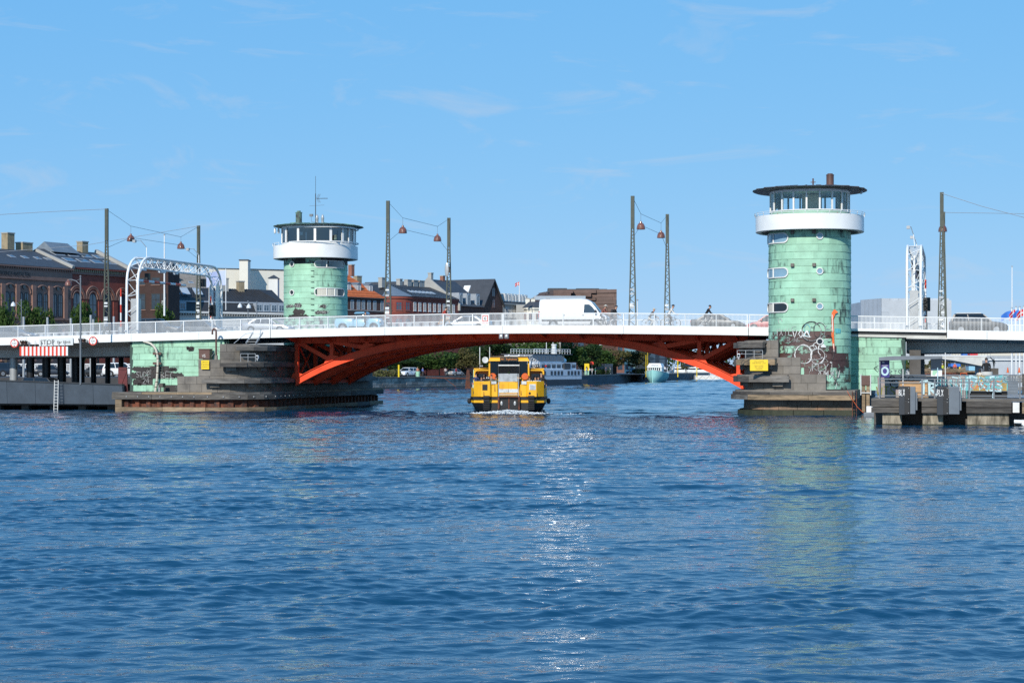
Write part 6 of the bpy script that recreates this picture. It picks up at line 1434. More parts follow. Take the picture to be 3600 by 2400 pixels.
# picket fence behind the street
fn = thing('picket_fence', 'white picket fence along the street under the viaduct', 'fence', tuple(P(-40, 1300, 246)))
for i in range(90): MB().bx(i * .27, i * .27 + .12, 0, .05, -.8, .85).build('picket', 'rail_white', fn)
MB().bx(0, 24.3, -.04, 0, .75, .85).build('rail', 'rail_white', fn)
for i, px in enumerate((83, 167, 249, 319, 328, 400)):
    p = P(px, 1300, 214 + 2 * i); o = tag(MB().tube([(0, 0, -1.2), (0, 0, (1300 - (1113, 1115, 1118, 1107, 1122, 1112)[i]) / F * p.y)], .14, 10).build('steel_post', 'galv', None, 50), '%s thick pale steel post above the railing, counted from the sandstone building side' % ('first', 'second', 'third', 'fourth', 'fifth', 'sixth')[i], 'post', 'steel posts beside the viaduct'); o.location = p
for px, py, Y, lab in ((75, 1055, 225, 'small grey street lamp among the trees before the sandstone building'), (872, 1060, 226, 'grey street lamp before the mansard house, nearer the portal'), (903, 1062, 226, 'grey street lamp before the mansard house, nearer the tower')):
    p = P(px, 1140, Y); hh = (1140 - py) / F * Y; o = thing('street_lamp', lab, 'street lamp', tuple(p)); MB().tube([(0, 0, -3), (0, 0, hh)], .06, 8).build('post', 'steel_grey', o); MB().ball((0, 0, hh), .12, 8, 5).build('finial', 'steel_grey', o)
    MB().tube([(0, 0, hh - .8), (-.5, 0, hh - .35), (-1.0, 0, hh - .3)], .035, 6).build('arm', 'steel_grey', o); bell_lamp(o, -1.0, 0, hh - .75, .3, 'sign_grey')
# hedge and planting on the quay
def bushes(name, label, cx, cy, z, lx_, ly, hh, m, N=900, rz=0.0):
    lobes = [((rnd.uniform(-lx_, lx_), rnd.uniform(-ly, ly), hh * .5, hh * .8, hh * .8, hh * .5), 1 / 9) for _ in range(9)]
    o = link(name, np_mesh(name, [leaf_cloud(int(cx * 7) % 97, N, lobes, .22)], MT[m]), None, (cx, cy, z), rz); tag(o, label, 'shrub', kind='stuff'); return o
for px, m, lab in ((1370, 'leaf_dry', 'reddish planting on the quay edge under the dark end of the arch'), (2255, 'leaf_brown', 'low hedge on the quay beside the cutter'), (2110, 'leaf_dark', 'low planting along the quay fence')):
    p = Q(px, 3.5); bushes('shrubs', lab, p.x, p.y, 2.0, 4.5, 1.0, 1.3, m, 900, S_ROT)

# ------------------------------------------------------------------ vehicles
def paint(name, col, coat=.6, metal=0.0): mat(name, col, .35, metal, var=.03, coat=coat)
paint('car_black', (.012, .013, .015)); paint('car_navy', (.018, .026, .042)); paint('car_silver', (.45, .46, .47), .6, .4); paint('car_white', (.80, .80, .79), .5); paint('car_blue', (.30, .56, .70)); paint('car_grey', (.09, .095, .10)); paint('car_red', (.45, .03, .03))
mat('lamp_red', (.45, .02, .02), .2, var=0); mat('lamp_clear', (.7, .7, .68), .15, var=0); mat('plastic_dark', (.03, .03, .032), .6, var=.1); mat('plate', (.7, .7, .66), .5, var=0)
WH = {}
def wheel(root, x, y, r_):
    k = round(r_, 2)
    if k not in WH:
        ty = MB(); prof = [(r_ * .62, -.1), (r_ * .92, -.11), (r_, -.07), (r_, .07), (r_ * .92, .11), (r_ * .62, .1)]; ty.lathe(prof, 20)
        rm = MB(); rm.lathe([(r_ * .62, -.112), (r_ * .64, .09)], 16); 
        for i in range(5): a = i * 1.2566; rm.bar((0, 0, -.114), (r_ * .6 * math.cos(a), r_ * .6 * math.sin(a), -.114), .05, .03)
        WH[k] = (ty.mesh('tyre', 'tyre', 40), rm.mesh('rim', 'rim', 40), MB().lathe([(r_ * 1.17, -.103), (r_ * 1.17, .1)], 20).mesh('wheel_arch', 'plastic_dark', 40))
    w_ = bpy.data.objects.new('wheel', None); COL.objects.link(w_); w_.parent = root; w_.location = (x, y, r_); w_.rotation_euler = (R(-90) if y < 0 else R(90), 0, 0)
    link('tyre', WH[k][0], w_); link('rim', WH[k][1], w_); link('wheel_arch', WH[k][2], w_)
def rr_ring(x0, x1, hw, z, rad=.12, n=3):
    pts = []
    for cx, cy, st in ((x1 - rad, hw - rad, 0), (x0 + rad, hw - rad, 90), (x0 + rad, -hw + rad, 180), (x1 - rad, -hw + rad, 270)):
        for i in range(n + 1): a = R(st + 90 * i / n); pts.append((cx + rad * math.cos(a), cy + rad * math.sin(a), z))
    return pts
def car(label, loc, rz, kind, m, group='cars on and beside the bridge', name=None):
    K = {'hatch': dict(L=4.2, W=1.78, H=1.47, belt=.92, hood=.86, cab=(-1.98, .95), roof=(-1.55, .25), tail=.93, wb=(-1.28, 1.30), r=.32),
         'sedan': dict(L=4.7, W=1.82, H=1.44, belt=.93, hood=.84, cab=(-1.75, 1.0), roof=(-1.0, .2), tail=.98, wb=(-1.40, 1.42), r=.33),
         'suv': dict(L=4.8, W=1.92, H=1.72, belt=1.08, hood=1.02, cab=(-2.3, 1.05), roof=(-1.95, .35), tail=1.1, wb=(-1.42, 1.45), r=.37)}[kind]
    o = thing(name or {'hatch': 'hatchback_car', 'sedan': 'saloon_car', 'suv': 'estate_car'}[kind], label, 'car', loc, rz, group)
    L, W, Hh = K['L'] / 2, K['W'] / 2, K['H']
    st = [(-L, .42, K['tail'] - .12, W - .16), (-L + .08, .30, K['tail'] - .02, W - .06), (-L + .5, .22, K['tail'], W), (K['cab'][0] + .3, .20, K['belt'] + .02, W), (0, .20, K['belt'], W), (K['cab'][1], .20, K['hood'] + .05, W), (L - .55, .22, K['hood'] - .05, W - .02), (L - .12, .26, K['hood'] - .22, W - .09), (L, .38, K['hood'] - .38, W - .25)]
    secs = []
    for x, z0, z1, hw in st:
        zm = z0 + (z1 - z0) * .62
        secs.append([(x, -hw + .06, z0), (x, hw - .06, z0), (x, hw, z0 + .1), (x, hw, zm), (x, hw - .05, z1 - .05), (x, hw - .16, z1), (x, -hw + .16, z1), (x, -hw + .05, z1 - .05), (x, -hw, zm), (x, -hw, z0 + .1)])
    MB().loft(secs).build('body', m, o, 32)
    c0, c1 = K['cab']; r0, r1 = K['roof']; zb = K['belt'] - .02
    g = MB().loft([rr_ring(c0, c1, W - .07, zb), rr_ring(c0 + (r0 - c0) * .5, c1 + (r1 - c1) * .5, W - .15, (zb + Hh) / 2), rr_ring(r0, r1, W - .24, Hh - .08)]).build('windows', 'glass_dark', o, 40)
    MB().loft([rr_ring(r0 - .06, r1 + .08, W - .225, Hh - .10, .14), rr_ring(r0 + .0, r1 + .0, W - .27, Hh - .02, .14), rr_ring(r0 + .25, r1 - .25, W - .45, Hh, .14)]).build('roof', m, o, 40)
    for s_ in (-1, 1):
        for xb, xt, w_ in ((c1, r1 + .05, .09), ((c0 + c1) / 2 - .15, (r0 + r1) / 2 - .1, .07), (c0 + .06, r0, .16)):
            MB().bar((xb, s_ * (W - .06), zb), (xt, s_ * (W - .23), Hh - .09), w_, .04, (0, s_, .3)).build('pillar', m, o)
        MB().bx(L - .34, L - .08, s_ * (W - .42) - .17, s_ * (W - .42) + .17, K['hood'] - .30, K['hood'] - .16).build('headlight', 'lamp_clear', o, bev=.03)
        MB().bx(-L + .0, -L + .14, s_ * (W - .3) - .16, s_ * (W - .3) + .16, K['tail'] - .30, K['tail'] - .12).build('tail_light', 'lamp_red', o, bev=.02)
        MB().bx(c1 - .42, c1 - .25, s_ * (W + .08) - .1, s_ * (W + .08) + .1, zb + .03, zb + .18).build('mirror', m, o, bev=.03)
        for x in K['wb']: wheel(o, x, s_ * (W - .10), K['r'])
    MB().bx(-L - .02, -L + .02, -.26, .26, .58, .70).build('number_plate', 'plate', o); MB().bx(L - .04, L + .01, -.5, .5, .34, .5).build('grille', 'plastic_dark', o)
    MB().loft([rr_ring(-L + .1, L - .1, W - .02, .20), rr_ring(-L + .1, L - .1, W + .005, .34)]).build('sill_trim', 'plastic_dark', o)
    return o
def road_z(t): return ZR(t) - 1.215
def bridge_car(label, px, v, kind, m, back=False):
    t = T(px, v); return car(label, tuple(B(t, v, road_z(t))), -TH + (math.pi if back else 0), kind, m)
bridge_car('dark silver car crossing behind the striped barrier', 45, 7, 'sedan', 'car_grey'); bridge_car('black estate car crossing under the lattice portal', 555, 7, 'suv', 'car_black'); bridge_car('dark grey car crossing behind the gooseneck pipe', 715, 8, 'hatch', 'car_grey')
bridge_car('bright silver saloon crossing before the farther tower', 945, 6.5, 'sedan', 'car_silver'); bridge_car('silver car crossing behind the railing plate with the figure', 1640, 14, 'sedan', 'car_silver', True)
bridge_car('black car beside the bearded cyclist in black', 2525, 8.5, 'sedan', 'car_black'); bridge_car('red car half hidden behind the nearer tower', 2705, 12, 'hatch', 'car_red', True); bridge_car('black estate car with silver roof rails beyond the nearer tower', 3440, 6.5, 'suv', 'car_black')
bridge_car('dark blue car behind the light blue pickup', 1262, 12, 'hatch', 'car_navy', True)
for s_ in (-1, 1):
    c_ = [o for o in bpy.data.objects if o.get('label', '').startswith('black estate car with silver')][0]; MB().bar((-1.8, s_ * .72, 1.76), (.2, s_ * .72, 1.76), .05, .05).build('roof_rail', 'alu', c_)
# light blue vintage pickup
t = T(1268, 6.5); o = thing('vintage_pickup', 'light blue vintage pickup behind the railing past the farther tower', 'pickup', tuple(B(t, 6.5, road_z(t))), -TH)
def lob(x0, x1, z0, z1, hw, m, nm, rad=.2): return MB().loft([rr_ring(x0, x1, hw - .06, z0, rad), rr_ring(x0, x1, hw, z0 + (z1 - z0) * .5, rad), rr_ring(x0 + .1, x1 - .1, hw - .12, z1, rad)]).build(nm, m, o, 50)
lob(-2.3, -.4, .45, 1.15, .85, 'car_blue', 'cargo_bed'); lob(-.5, .9, .42, 1.1, .82, 'car_blue', 'cab_body'); lob(.7, 2.1, .5, 1.15, .55, 'car_blue', 'bonnet', .3); lob(-.4, .7, 1.05, 1.62, .68, 'glass_dark', 'cab_windows'); lob(-.45, .72, 1.58, 1.74, .72, 'car_blue', 'roof')
for x in (-1.45, 1.5):
    for s_ in (-1, 1):
        wheel(o, x, s_ * .78, .34); f = MB().tube([(x + .52 * math.cos(a), s_ * .74, .36 + .48 * math.sin(a)) for a in [math.pi * i / 8 for i in range(9)]], .13, 8).build('mudguard', 'car_blue', o, 50)
for s_ in (-1, 1): MB().ball((2.05, s_ * .55, .9), .13, 10, 6).build('headlight', 'lamp_clear', o, 50)
# white van
mat('van_white', (.80, .80, .79), .45, var=.03, coat=.36); MT['van_white'].node_tree.nodes['Principled BSDF'].inputs['Coat Roughness'].default_value = .17
t = T(2020, 6.3); vn = thing('delivery_van', 'large white high roofed delivery van crossing the middle of the bridge', 'van', tuple(B(t, 6.3, road_z(t))), -TH + R(3.4))
L2 = 3.05; W = 1.0; st = [(-L2, .45, 2.42, .93), (-L2 + .06, .36, 2.54, .98), (-L2 + .4, .34, 2.60, W), (.6, .34, 2.62, W), (1.15, .34, 2.56, W), (1.55, .34, 2.36, W), (1.95, .34, 1.90, W), (2.32, .34, 1.36, W), (2.45, .34, 1.26, W), (2.85, .36, 1.10, .95), (3.0, .40, .95, .88), (3.05, .5, .75, .75)]
secs = []
for x, z0, z1, hw in st:
    zb = min(1.25, z0 + (z1 - z0) * .6); dz = max(.01, z1 - zb); pr_s = [(.0, 0), (.095, .3), (.192, .6), (.274, .85), (.36, .96), (.5, 1.0)]
    k_s = min(1, dz / 1.35)
    up_r = [(x, hw - d * k_s, zb + dz * f) for d, f in pr_s]
    secs.append([(x, -hw + .06, z0), (x, hw - .06, z0), (x, hw, z0 + .12)] + up_r + [(x, -y, z) for x, y, z in reversed(up_r)] + [(x, -hw, z0 + .12)])
MB().loft(secs).build('body', 'van_white', vn, 40)
MB().loft([[(1.62, y, 2.30), (2.38, y, 1.36)] for y in (-.72, -.4, .4, .72)], caps=False, closed=False).build('windscreen', 'glass_dark', vn, loc=(.035, 0, .03))
for s_ in (-1, 1):
    def pv(x, z): return (x, s_ * (1.0 + .018 - .19 * max(0, z - 1.25)), z)
    MB().add([pv(.95, 1.28), pv(2.15, 1.28), pv(1.72, 1.86), pv(1.42, 2.1), pv(.95, 2.12)], [(0, 1, 2, 3, 4)]).build('side_window', 'glass_blue', vn)
    MB().bx(1.95, 2.1, s_ * 1.15 - .12, s_ * 1.15 + .12, 1.25, 1.6).build('mirror', 'plastic_dark', vn, bev=.03)
    for x0, x1, z0, z1 in ((-2.75, -1.05, 1.32, 2.15), (-.95, .75, 1.32, 2.15)): MB().add([(x_, s_ * (1.012 - .238 * (z_ - 1.25)), z_) for x_, z_ in ((x0, z0), (x1, z0), (x1, z1), (x0, z1))], [(0, 1, 2, 3)]).build('side_panel', 'van_white', vn)
    MB().bx(-2.8, 2.7, s_ * 1.005 - .015, s_ * 1.005 + .015, .62, .78).build('rub_strip', 'plastic_dark', vn); MB().bx(-.85, -.7, s_ * 1.01 - .02, s_ * 1.01 + .02, 1.12, 1.18).build('door_handle', 'plastic_dark', vn); MB().bx(.82, .97, s_ * 1.01 - .02, s_ * 1.01 + .02, 1.12, 1.18).build('door_handle', 'plastic_dark', vn)
    MB().bx(-3.07, -2.98, s_ * .86 - .09, s_ * .86 + .09, .95, 1.5).build('tail_light', 'lamp_red', vn); MB().bx(2.72, 2.98, s_ * .72 - .14, s_ * .72 + .14, .84, 1.02).build('headlight', 'lamp_clear', vn)
    for x in (-1.75, 1.95): wheel(vn, x, s_ * .92, .36)
# cars under the viaduct and on the quay
for px, py, Y, kind, m, rz, lab in ((45, 1322, 226, 'suv', 'car_navy', .5, 'dark blue car seen from behind at the first viaduct column'), (182, 1322, 229, 'hatch', 'car_navy', .15, 'dark blue hatchback between the middle viaduct columns'), (338, 1325, 226, 'hatch', 'car_black', 2.9, 'black hatchback with red tail lights between the far viaduct columns'), (432, 1328, 222, 'suv', 'car_white', .1, 'white car nose showing beside the dark red gate')):
    p = P(px, py, Y); car(lab, (p.x, p.y, 2.62), rz, kind, m)
for px, v, kind, m, lab in ((165, -1.5, 'suv', 'car_black', 'black car whose roof shows above the ramp wall'), (325, -2.5, 'hatch', 'car_black', 'low black car whose roof shows near the ramp wall end')):
    t = T(px, v); car(lab, tuple(B(t, v, 1.15 if px < 200 else .85)), -TH, kind, m)
for px, n, kind, m, lab in ((1432, 13, 'suv', 'car_white', 'white car parked on the quay under the first green trees'), (1598, 11, 'sedan', 'car_silver', 'silver car parked on the quay below the olive tree'), (1350, 9, 'sedan', 'car_grey', 'grey car parked on the quay in the arch shadow'), (1630, 8, 'hatch', 'car_navy', 'dark car parked behind the silver car on the quay'), (2220, 7, 'hatch', 'car_grey', 'grey car parked behind the quay hedge near the cutter')):
    p = Q(px, 19 - n, 2.02); car(lab, tuple(p), S_ROT + (0 if px % 4 else math.pi), kind, m)
# ------------------------------------------------------------------ people
def skin_body(name, J, E, root=0, sub=1):
    me = bpy.data.meshes.new(name); me.from_pydata([j[0] for j in J], [(a, b) for a, b, _ in E], []); o = bpy.data.objects.new(name, me); COL.objects.link(o)
    sk = o.modifiers.new('skin', 'SKIN'); sk.use_smooth_shade = True
    lay = me.skin_vertices[0] if me.skin_vertices else None
    if lay is None:
        bm = bmesh.new(); bm.from_mesh(me); bm.verts.layers.skin.verify(); bm.to_mesh(me); bm.free(); lay = me.skin_vertices[0]
    for i, j in enumerate(J): lay.data[i].radius = (j[1], j[1] if len(j) < 3 else j[2]); lay.data[i].use_root = (i == root)
    sb = o.modifiers.new('sub', 'SUBSURF'); sb.levels = sub; sb.render_levels = sub
    dg = bpy.context.evaluated_depsgraph_get(); dg.update(); out = bpy.data.meshes.new_from_object(o.evaluated_get(dg)); bpy.data.objects.remove(o)
    segs = [(Vector(J[a][0]), Vector(J[b][0]), l) for a, b, l in E]
    out.materials.clear()
    for k in ('skin', 'car_grey', 'car_navy', 'tyre'): out.materials.append(MT[k])
    for f in out.polygons:
        c = Vector(f.center); best = (1e9, 0)
        for a, b, l in segs:
            ab = b - a; q = max(0, min(1, (c - a).dot(ab) / max(ab.length_squared, 1e-9))); d = (a + ab * q - c).length
            if d < best[0]: best = (d, l)
        f.material_index = best[1]; f.use_smooth = True
    return out
def arms(s, el, ha, sh): return None
def body(pose):
    J = []; E = []
    def j(p, *r): J.append((p,) + r); return len(J) - 1
    def e(a, b, l): E.append((a, b, l))
    if pose == 'stand': pel, ch, nk, hd = (0, 0, .95), (0, .0, 1.30), (0, .0, 1.47), (0, -.02, 1.56); el, ha = (.27, .03, 1.14), (.26, -.10, .90); kn, an_, ft = (.10, -.02, .50), (.11, .02, .08), (.11, -.15, .04)
    if pose == 'walk': pel, ch, nk, hd = (0, 0, .93), (0, -.02, 1.29), (0, -.03, 1.46), (0, -.06, 1.55); el, ha = (.27, .05, 1.14), (.25, -.08, .92); kn, an_, ft = (.09, -.12, .52), (.09, -.02, .1), (.09, -.17, .05)
    if pose == 'lean': pel, ch, nk, hd = (0, .05, .95), (0, -.05, 1.28), (0, -.10, 1.44), (0, -.14, 1.53); el, ha = (.27, -.16, 1.10), (.14, -.36, 1.04); kn, an_, ft = (.10, 0, .50), (.11, .05, .08), (.11, -.12, .04)
    if pose == 'ride': pel, ch, nk, hd = (0, .20, .98), (0, -.08, 1.34), (0, -.17, 1.49), (0, -.22, 1.57); el, ha = (.26, -.28, 1.12), (.24, -.50, 1.03); kn, an_, ft = (.10, -.16, .76), (.10, .06, .38), (.10, -.10, .32)
    if pose == 'sit': pel, ch, nk, hd = (0, .0, .50), (0, .0, .86), (0, -.02, 1.03), (0, -.04, 1.12); el, ha = (.26, -.08, .70), (.14, -.26, .66); kn, an_, ft = (.11, -.42, .50), (.11, -.42, .1), (.11, -.56, .05)
    p = j(pel, .135, .11); c = j(ch, .165, .115); k = j(nk, .06); e(p, c, 1); e(c, k, 1); h0 = j(hd, .08, .092); e(k, h0, 0)
    h1 = j((hd[0], hd[1] - .005, hd[2] + .11), .092, .105); e(h0, h1, 0); h2 = j((hd[0], hd[1] + .005, hd[2] + .18), .065, .075); e(h1, h2, 0)
    for s_ in (-1, 1):
        q = j((s_ * .19, ch[1] + .01, ch[2] + .10), .068); e(c, q, 1); a = j((s_ * el[0], el[1], el[2]), .047); e(q, a, 1); w_ = j((s_ * ha[0], ha[1], ha[2]), .034); e(a, w_, 1)
        hn = j((s_ * (ha[0] - .01), ha[1] - .06, ha[2] - .04), .036, .02); e(w_, hn, 0); fi = j((s_ * (ha[0] - .02), ha[1] - .11, ha[2] - .09), .02, .014); e(hn, fi, 0); th = j((s_ * (ha[0] - .05), ha[1] - .08, ha[2] - .05), .012); e(hn, th, 0)
        q = j((s_ * .09, pel[1], pel[2] - .05), .09); e(p, q, 2)
        kk, aa, ff = kn, an_, ft
        if pose == 'walk' and s_ > 0: kk, aa, ff = (.09, -.04, .50), (.09, .26, .16), (.09, .12, .07)
        if pose == 'ride' and s_ > 0: kk, aa, ff = (.10, -.10, .62), (.10, .02, .22), (.10, -.14, .16)
        a = j((s_ * kk[0], kk[1], kk[2]), .065); e(q, a, 2); b = j((s_ * aa[0], aa[1], aa[2]), .042); e(a, b, 2); f = j((s_ * ff[0], ff[1], ff[2]), .04, .03); e(b, f, 3)
    return skin_body('body', J, E), hd
POSE = {p: body(p) for p in ('stand', 'walk', 'lean', 'ride', 'sit')}
CL = {}
def cloth(c):
    if c not in CL: k = 'cloth_%d' % len(CL); mat(k, c, .85, var=.15, scale=6); CL[c] = k
    return CL[c]
HAIR = MB().ball((0, .022, .10), .118, 10, 8, (.90, 1.0, 1.0), -.25).mesh('hair', 'hair_dark', 60)
LONG = MB().ball((0, .02, .06), .12, 10, 8, (.86, .95, 1.45), -.9).mesh('hair', 'hair_dark', 60)
HELM = MB().ball((0, .0, .12), .128, 12, 8, (.84, 1.12, .95), .0).mesh('helmet', 'black', 60)
CAPM = MB().ball((0, .0, .12), .112, 10, 8, (.92, 1.05, .9), .0).bx(-.07, .07, -.2, -.08, .12, .135).mesh('cap', 'black', 60)
HATM = MB().ball((0, .0, .11), .115, 10, 8, (.95, 1.05, 1.0), .05).lathe([(.12, .115), (.19, .10), (.19, .11), (.12, .13)], 14).mesh('sun_hat', 'curtain', 60)
GLS = MB().bx(-.075, .075, -.100, -.085, .085, .115).mesh('sunglasses', 'black')
NOSE = MB().add([(-.014, -.088, .07), (.014, -.088, .07), (0, -.11, .062), (0, -.088, .10)], [(0, 1, 2), (1, 3, 2), (3, 0, 2)]).mesh('nose', 'skin')
def person(label, loc, rz, pose, shirt, legs, top='hair', topc=None, group=None, scale=1.0, glasses=False):
    me, hd = POSE[pose]; o = link('person', me, None, loc, rz, (scale,) * 3); tag(o, label, 'person', group)
    for i, m in ((1, cloth(shirt)), (2, cloth(legs))): o.material_slots[i].link = 'OBJECT'; o.material_slots[i].material = MT[m]
    mm = {'hair': HAIR, 'long': LONG, 'helmet': HELM, 'cap': CAPM, 'hat': HATM}[top]; h = link(mm.name.split('.')[0], mm, o, hd)
    if topc: h.material_slots[0].link = 'OBJECT'; h.material_slots[0].material = MT[topc if topc in MT else cloth(topc)]
    link('nose', NOSE, o, hd)
    if glasses: link('sunglasses', GLS, o, hd)
    return o
# bicycles
def bike_parts():
    def ring(c, r_): return MB().tube([(0, c[0] + r_ * math.cos(a), c[1] + r_ * math.sin(a)) for a in [2 * math.pi * i / 20 for i in range(21)]], .02, 5, False)
    wm_ = ring((0, 0), .34)
    for i in range(10): a = math.pi * i / 5; wm_.tube([(0, 0, 0), (0, .33 * math.cos(a), .33 * math.sin(a))], .004, 3, False)
    fr = MB()
    for a, b in (((.52, .36), (.12, .80)), ((.52, .36), (.08, .32)), ((.08, .32), (.17, .92)), ((.08, .32), (-.38, .78)), ((.14, .78), (-.38, .84)), ((-.36, .92), (-.55, .36))): fr.tube([(0, *a), (0, *b)], .02, 6)
    hb = MB().tube([(-.26, -.46, 1.02), (-.1, -.40, 1.04), (0, -.36, .98), (.1, -.40, 1.04), (.26, -.46, 1.02)], .014, 5)
    sd = MB().ball((0, .2, .95), 1, 8, 5, (.07, .14, .04))
    cr = MB().tube([(-.12, .08, .18), (-.06, .08, .32), (.06, .08, .32), (.12, .08, .46)], .015, 5)
    return wm_.mesh('wheel', 'tyre'), fr.mesh('frame', 'car_grey'), hb.mesh('handlebar', 'steel_dark'), sd.mesh('saddle', 'black', 60), cr.mesh('crank', 'galv')
BK = bike_parts()
def bicycle(label, loc, rz, col, group='bicycles on the bridge'):
    o = thing('bicycle', label, 'bicycle', loc, rz, group)
    for y in (.52, -.55): link('wheel', BK[0], o, (0, y, .36))
    f = link('frame', BK[1], o); f.material_slots[0].link = 'OBJECT'; f.material_slots[0].material = MT[cloth(col)]
    for m in BK[2:]: link(m.name.split('.')[0], m, o)
    return o
CYC = [(2120, 3.6, 'rust brown shirted cyclist in a pale sun hat before the van', (.28, .10, .07), (.10, .10, .11), 'hat', None, (.02, .02, .02), 'black bicycle of the sun hat cyclist before the van'),
       (2157, 3.0, 'cyclist in black with a dark helmet and rucksack next to the van', (.015, .015, .016), (.04, .04, .05), 'helmet', None, (.25, .26, .27), 'grey bicycle of the helmeted cyclist next to the van'),
       (2290, 4.0, 'low sitting cyclist in pale cap between the two lattice masts', (.03, .03, .033), (.6, .58, .52), 'cap', (.5, .48, .4), (.02, .02, .02), 'black bicycle of the pale capped cyclist'),
       (2357, 3.2, 'cyclist in a white jacket and black helmet by the far mast', (.68, .66, .62), (.03, .03, .04), 'helmet', None, (.03, .03, .035), 'black bicycle of the white jacketed cyclist'),
       (2487, 3.0, 'bearded bareheaded cyclist in a black shirt before the black car', (.014, .014, .016), (.03, .03, .035), 'hair', None, (.7, .7, .68), 'white bicycle of the bearded cyclist'),
       (1560, 3.2, 'cyclist in a red shirt leaning over an orange bicycle', (.42, .035, .02), (.02, .02, .022), 'hair', None, (.75, .32, .05), 'orange bicycle of the red shirted cyclist')]
for px, v, lab, sh_c, lg, tp, tpc, bc, blab in CYC:
    t = T(px, v); z = ZR(t) - 1.215
    dz = {2120: .0, 2157: -.08, 2290: -.25, 2357: .02, 2487: .03, 1560: -.1}[px]
    rot = -TH + math.pi / 2
    o = person(lab, tuple(B(t, v, z + dz + .12)), rot, 'ride', sh_c, lg, tp, tpc, 'cyclists on the bridge', 1.06, glasses=False)
    bicycle(blab, tuple(B(t, v, z + .1)), rot, bc)
    if px == 2157: rk = MB().ball((0, .12, 1.35), 1, 10, 8, (.15, .13, .22)).build('rucksack', 'black', None, 60); rk.location = o.location; rk.rotation_euler = o.rotation_euler; tag(rk, 'black rucksack on the back of the helmeted cyclist next to the van', 'rucksack')
    if px == 2487: b_ = MB().ball((0, -.055, .02), 1, 8, 6, (.07, .05, .06)).build('beard', 'hair_dark', o, 60); b_.location = POSE['ride'][1]
t = T(1283, 4); person('walker in dark clothes behind the light blue pickup', tuple(B(t, 4, ZR(t) - 1.1)), -TH + 1.5, 'walk', (.05, .04, .03), (.03, .03, .04), 'hair', None, 'people on the bridge', .9)
# people on the quay
for px, n, sh_c, lg, ps, lab in ((2061, 15, (.7, .7, .68), (.55, .6, .65), 'stand', 'person in white standing by the green notice on the quay'), (2072, 15, (.75, .7, .7), (.04, .04, .05), 'walk', 'person in white top and dark trousers on the quay'), (2082, 15.5, (.55, .45, .4), (.6, .58, .55), 'walk', 'person in tan top and pale trousers on the quay'), (2093, 15, (.05, .4, .25), (.5, .5, .5), 'stand', 'person in green top on the quay by the fence'),
                             (2130, 15, (.05, .06, .12), (.05, .05, .06), 'stand', 'person in navy beside the dark container'), (2144, 15.5, (.6, .6, .6), (.7, .7, .68), 'walk', 'person all in pale grey before the dark container'), (2213, 15, (.4, .3, .22), (.45, .33, .2), 'walk', 'person in brown striding towards the cutter'), (2346, 15, (.6, .65, .75), (.75, .75, .75), 'stand', 'person in pale blue on the quay past the cutter'),
                             (2364, 14, (.8, .8, .8), (.1, .1, .1), 'stand', 'person in bright white shirt past the cutter'), (2378, 13, (.5, .1, .1), (.1, .1, .1), 'walk', 'person in red further along the quay'), (2410, 12, (.3, .5, .5), (.3, .2, .2), 'stand', 'person in teal near the end of the quay'), (2325, 15.5, (.82, .82, .82), (.3, .3, .3), 'stand', 'person in white beside the cutter wheelhouse'),
                             (1468, 15, (.5, .2, .12), (.05, .05, .05), 'stand', 'person in orange brown by the parked bicycles under the trees'), (1486, 14, (.1, .15, .4), (.05, .05, .05), 'stand', 'person in blue by the litter bin under the trees'), (1566, 14, (.6, .5, .45), (.06, .06, .07), 'walk', 'person in beige walking behind the silver car'), (1604, 14, (.35, .04, .05), (.05, .05, .05), 'stand', 'person in dark red beside the silver car')):
    p = Q(px, 17.5 - n, 2.03); person(lab, tuple(p), rnd.uniform(0, 6.28), ps, sh_c, lg, rnd.choice(('hair', 'long', 'hair')), rnd.choice((None, 'hair_fair')), 'people on the quay')
p = P(3468, 1316, 128); 
o = person('person in black sitting on a concrete block with back turned', (p.x, p.y, p.z - .35), math.pi, 'sit', (.012, .012, .013), (.03, .03, .035), 'hair', None, 'people beyond the landing stage', 1.15)
q = MB().lathe([(.42, -.8), (.42, .55)], 16).build('concrete_block', 'concrete_pale', None, 40); q.location = (p.x, p.y, p.z - .45 + .1); tag(q, 'round pale concrete block under the person in black', 'block')
p = P(3444, 1318, 127); person('small figure in a cream top crouched at the quay edge', (p.x, p.y, p.z - .75), 2.5, 'sit', (.7, .62, .5), (.05, .05, .06), 'long', None, 'people beyond the landing stage', .9)

# ------------------------------------------------------------------ yellow ferry
mat('ferry_yellow', (.89, .45, .014), .42, var=.1, scale=1.5, coat=.15, c2=(.70, .28, .01), c2t=.68, c2w=.1); mat('ferry_black', (.016, .016, .017), .5, var=.4, scale=2, c2=(.14, .05, .02), c2t=.66, c2w=.06)
mat('ferry_white', (.70, .70, .67), .4, var=.2, scale=3, c2=(.45, .42, .38), c2t=.64); mat('ferry_metal', (.50, .51, .50), .35, .2, var=.35, scale=3)
mat('led', (.02, .02, .015), .4, var=0)
m_ = bpy.data.materials.new('led_text'); m_.use_nodes = True; m_.node_tree.nodes['Principled BSDF'].inputs['Base Color'].default_value = (.5, .18, .03, 1); m_.node_tree.nodes['Principled BSDF'].inputs['Emission Color'].default_value = (1, .35, .05, 1); m_.node_tree.nodes['Principled BSDF'].inputs['Emission Strength'].default_value = .35; MT['led_text'] = m_
fy = thing('harbour_ferry', 'yellow and black harbour ferry with wheelhouse coming out from under the arch', 'ferry', tuple(P(1789, 1451, 149.5).xy.to_3d()))
fy.location.z = -.02
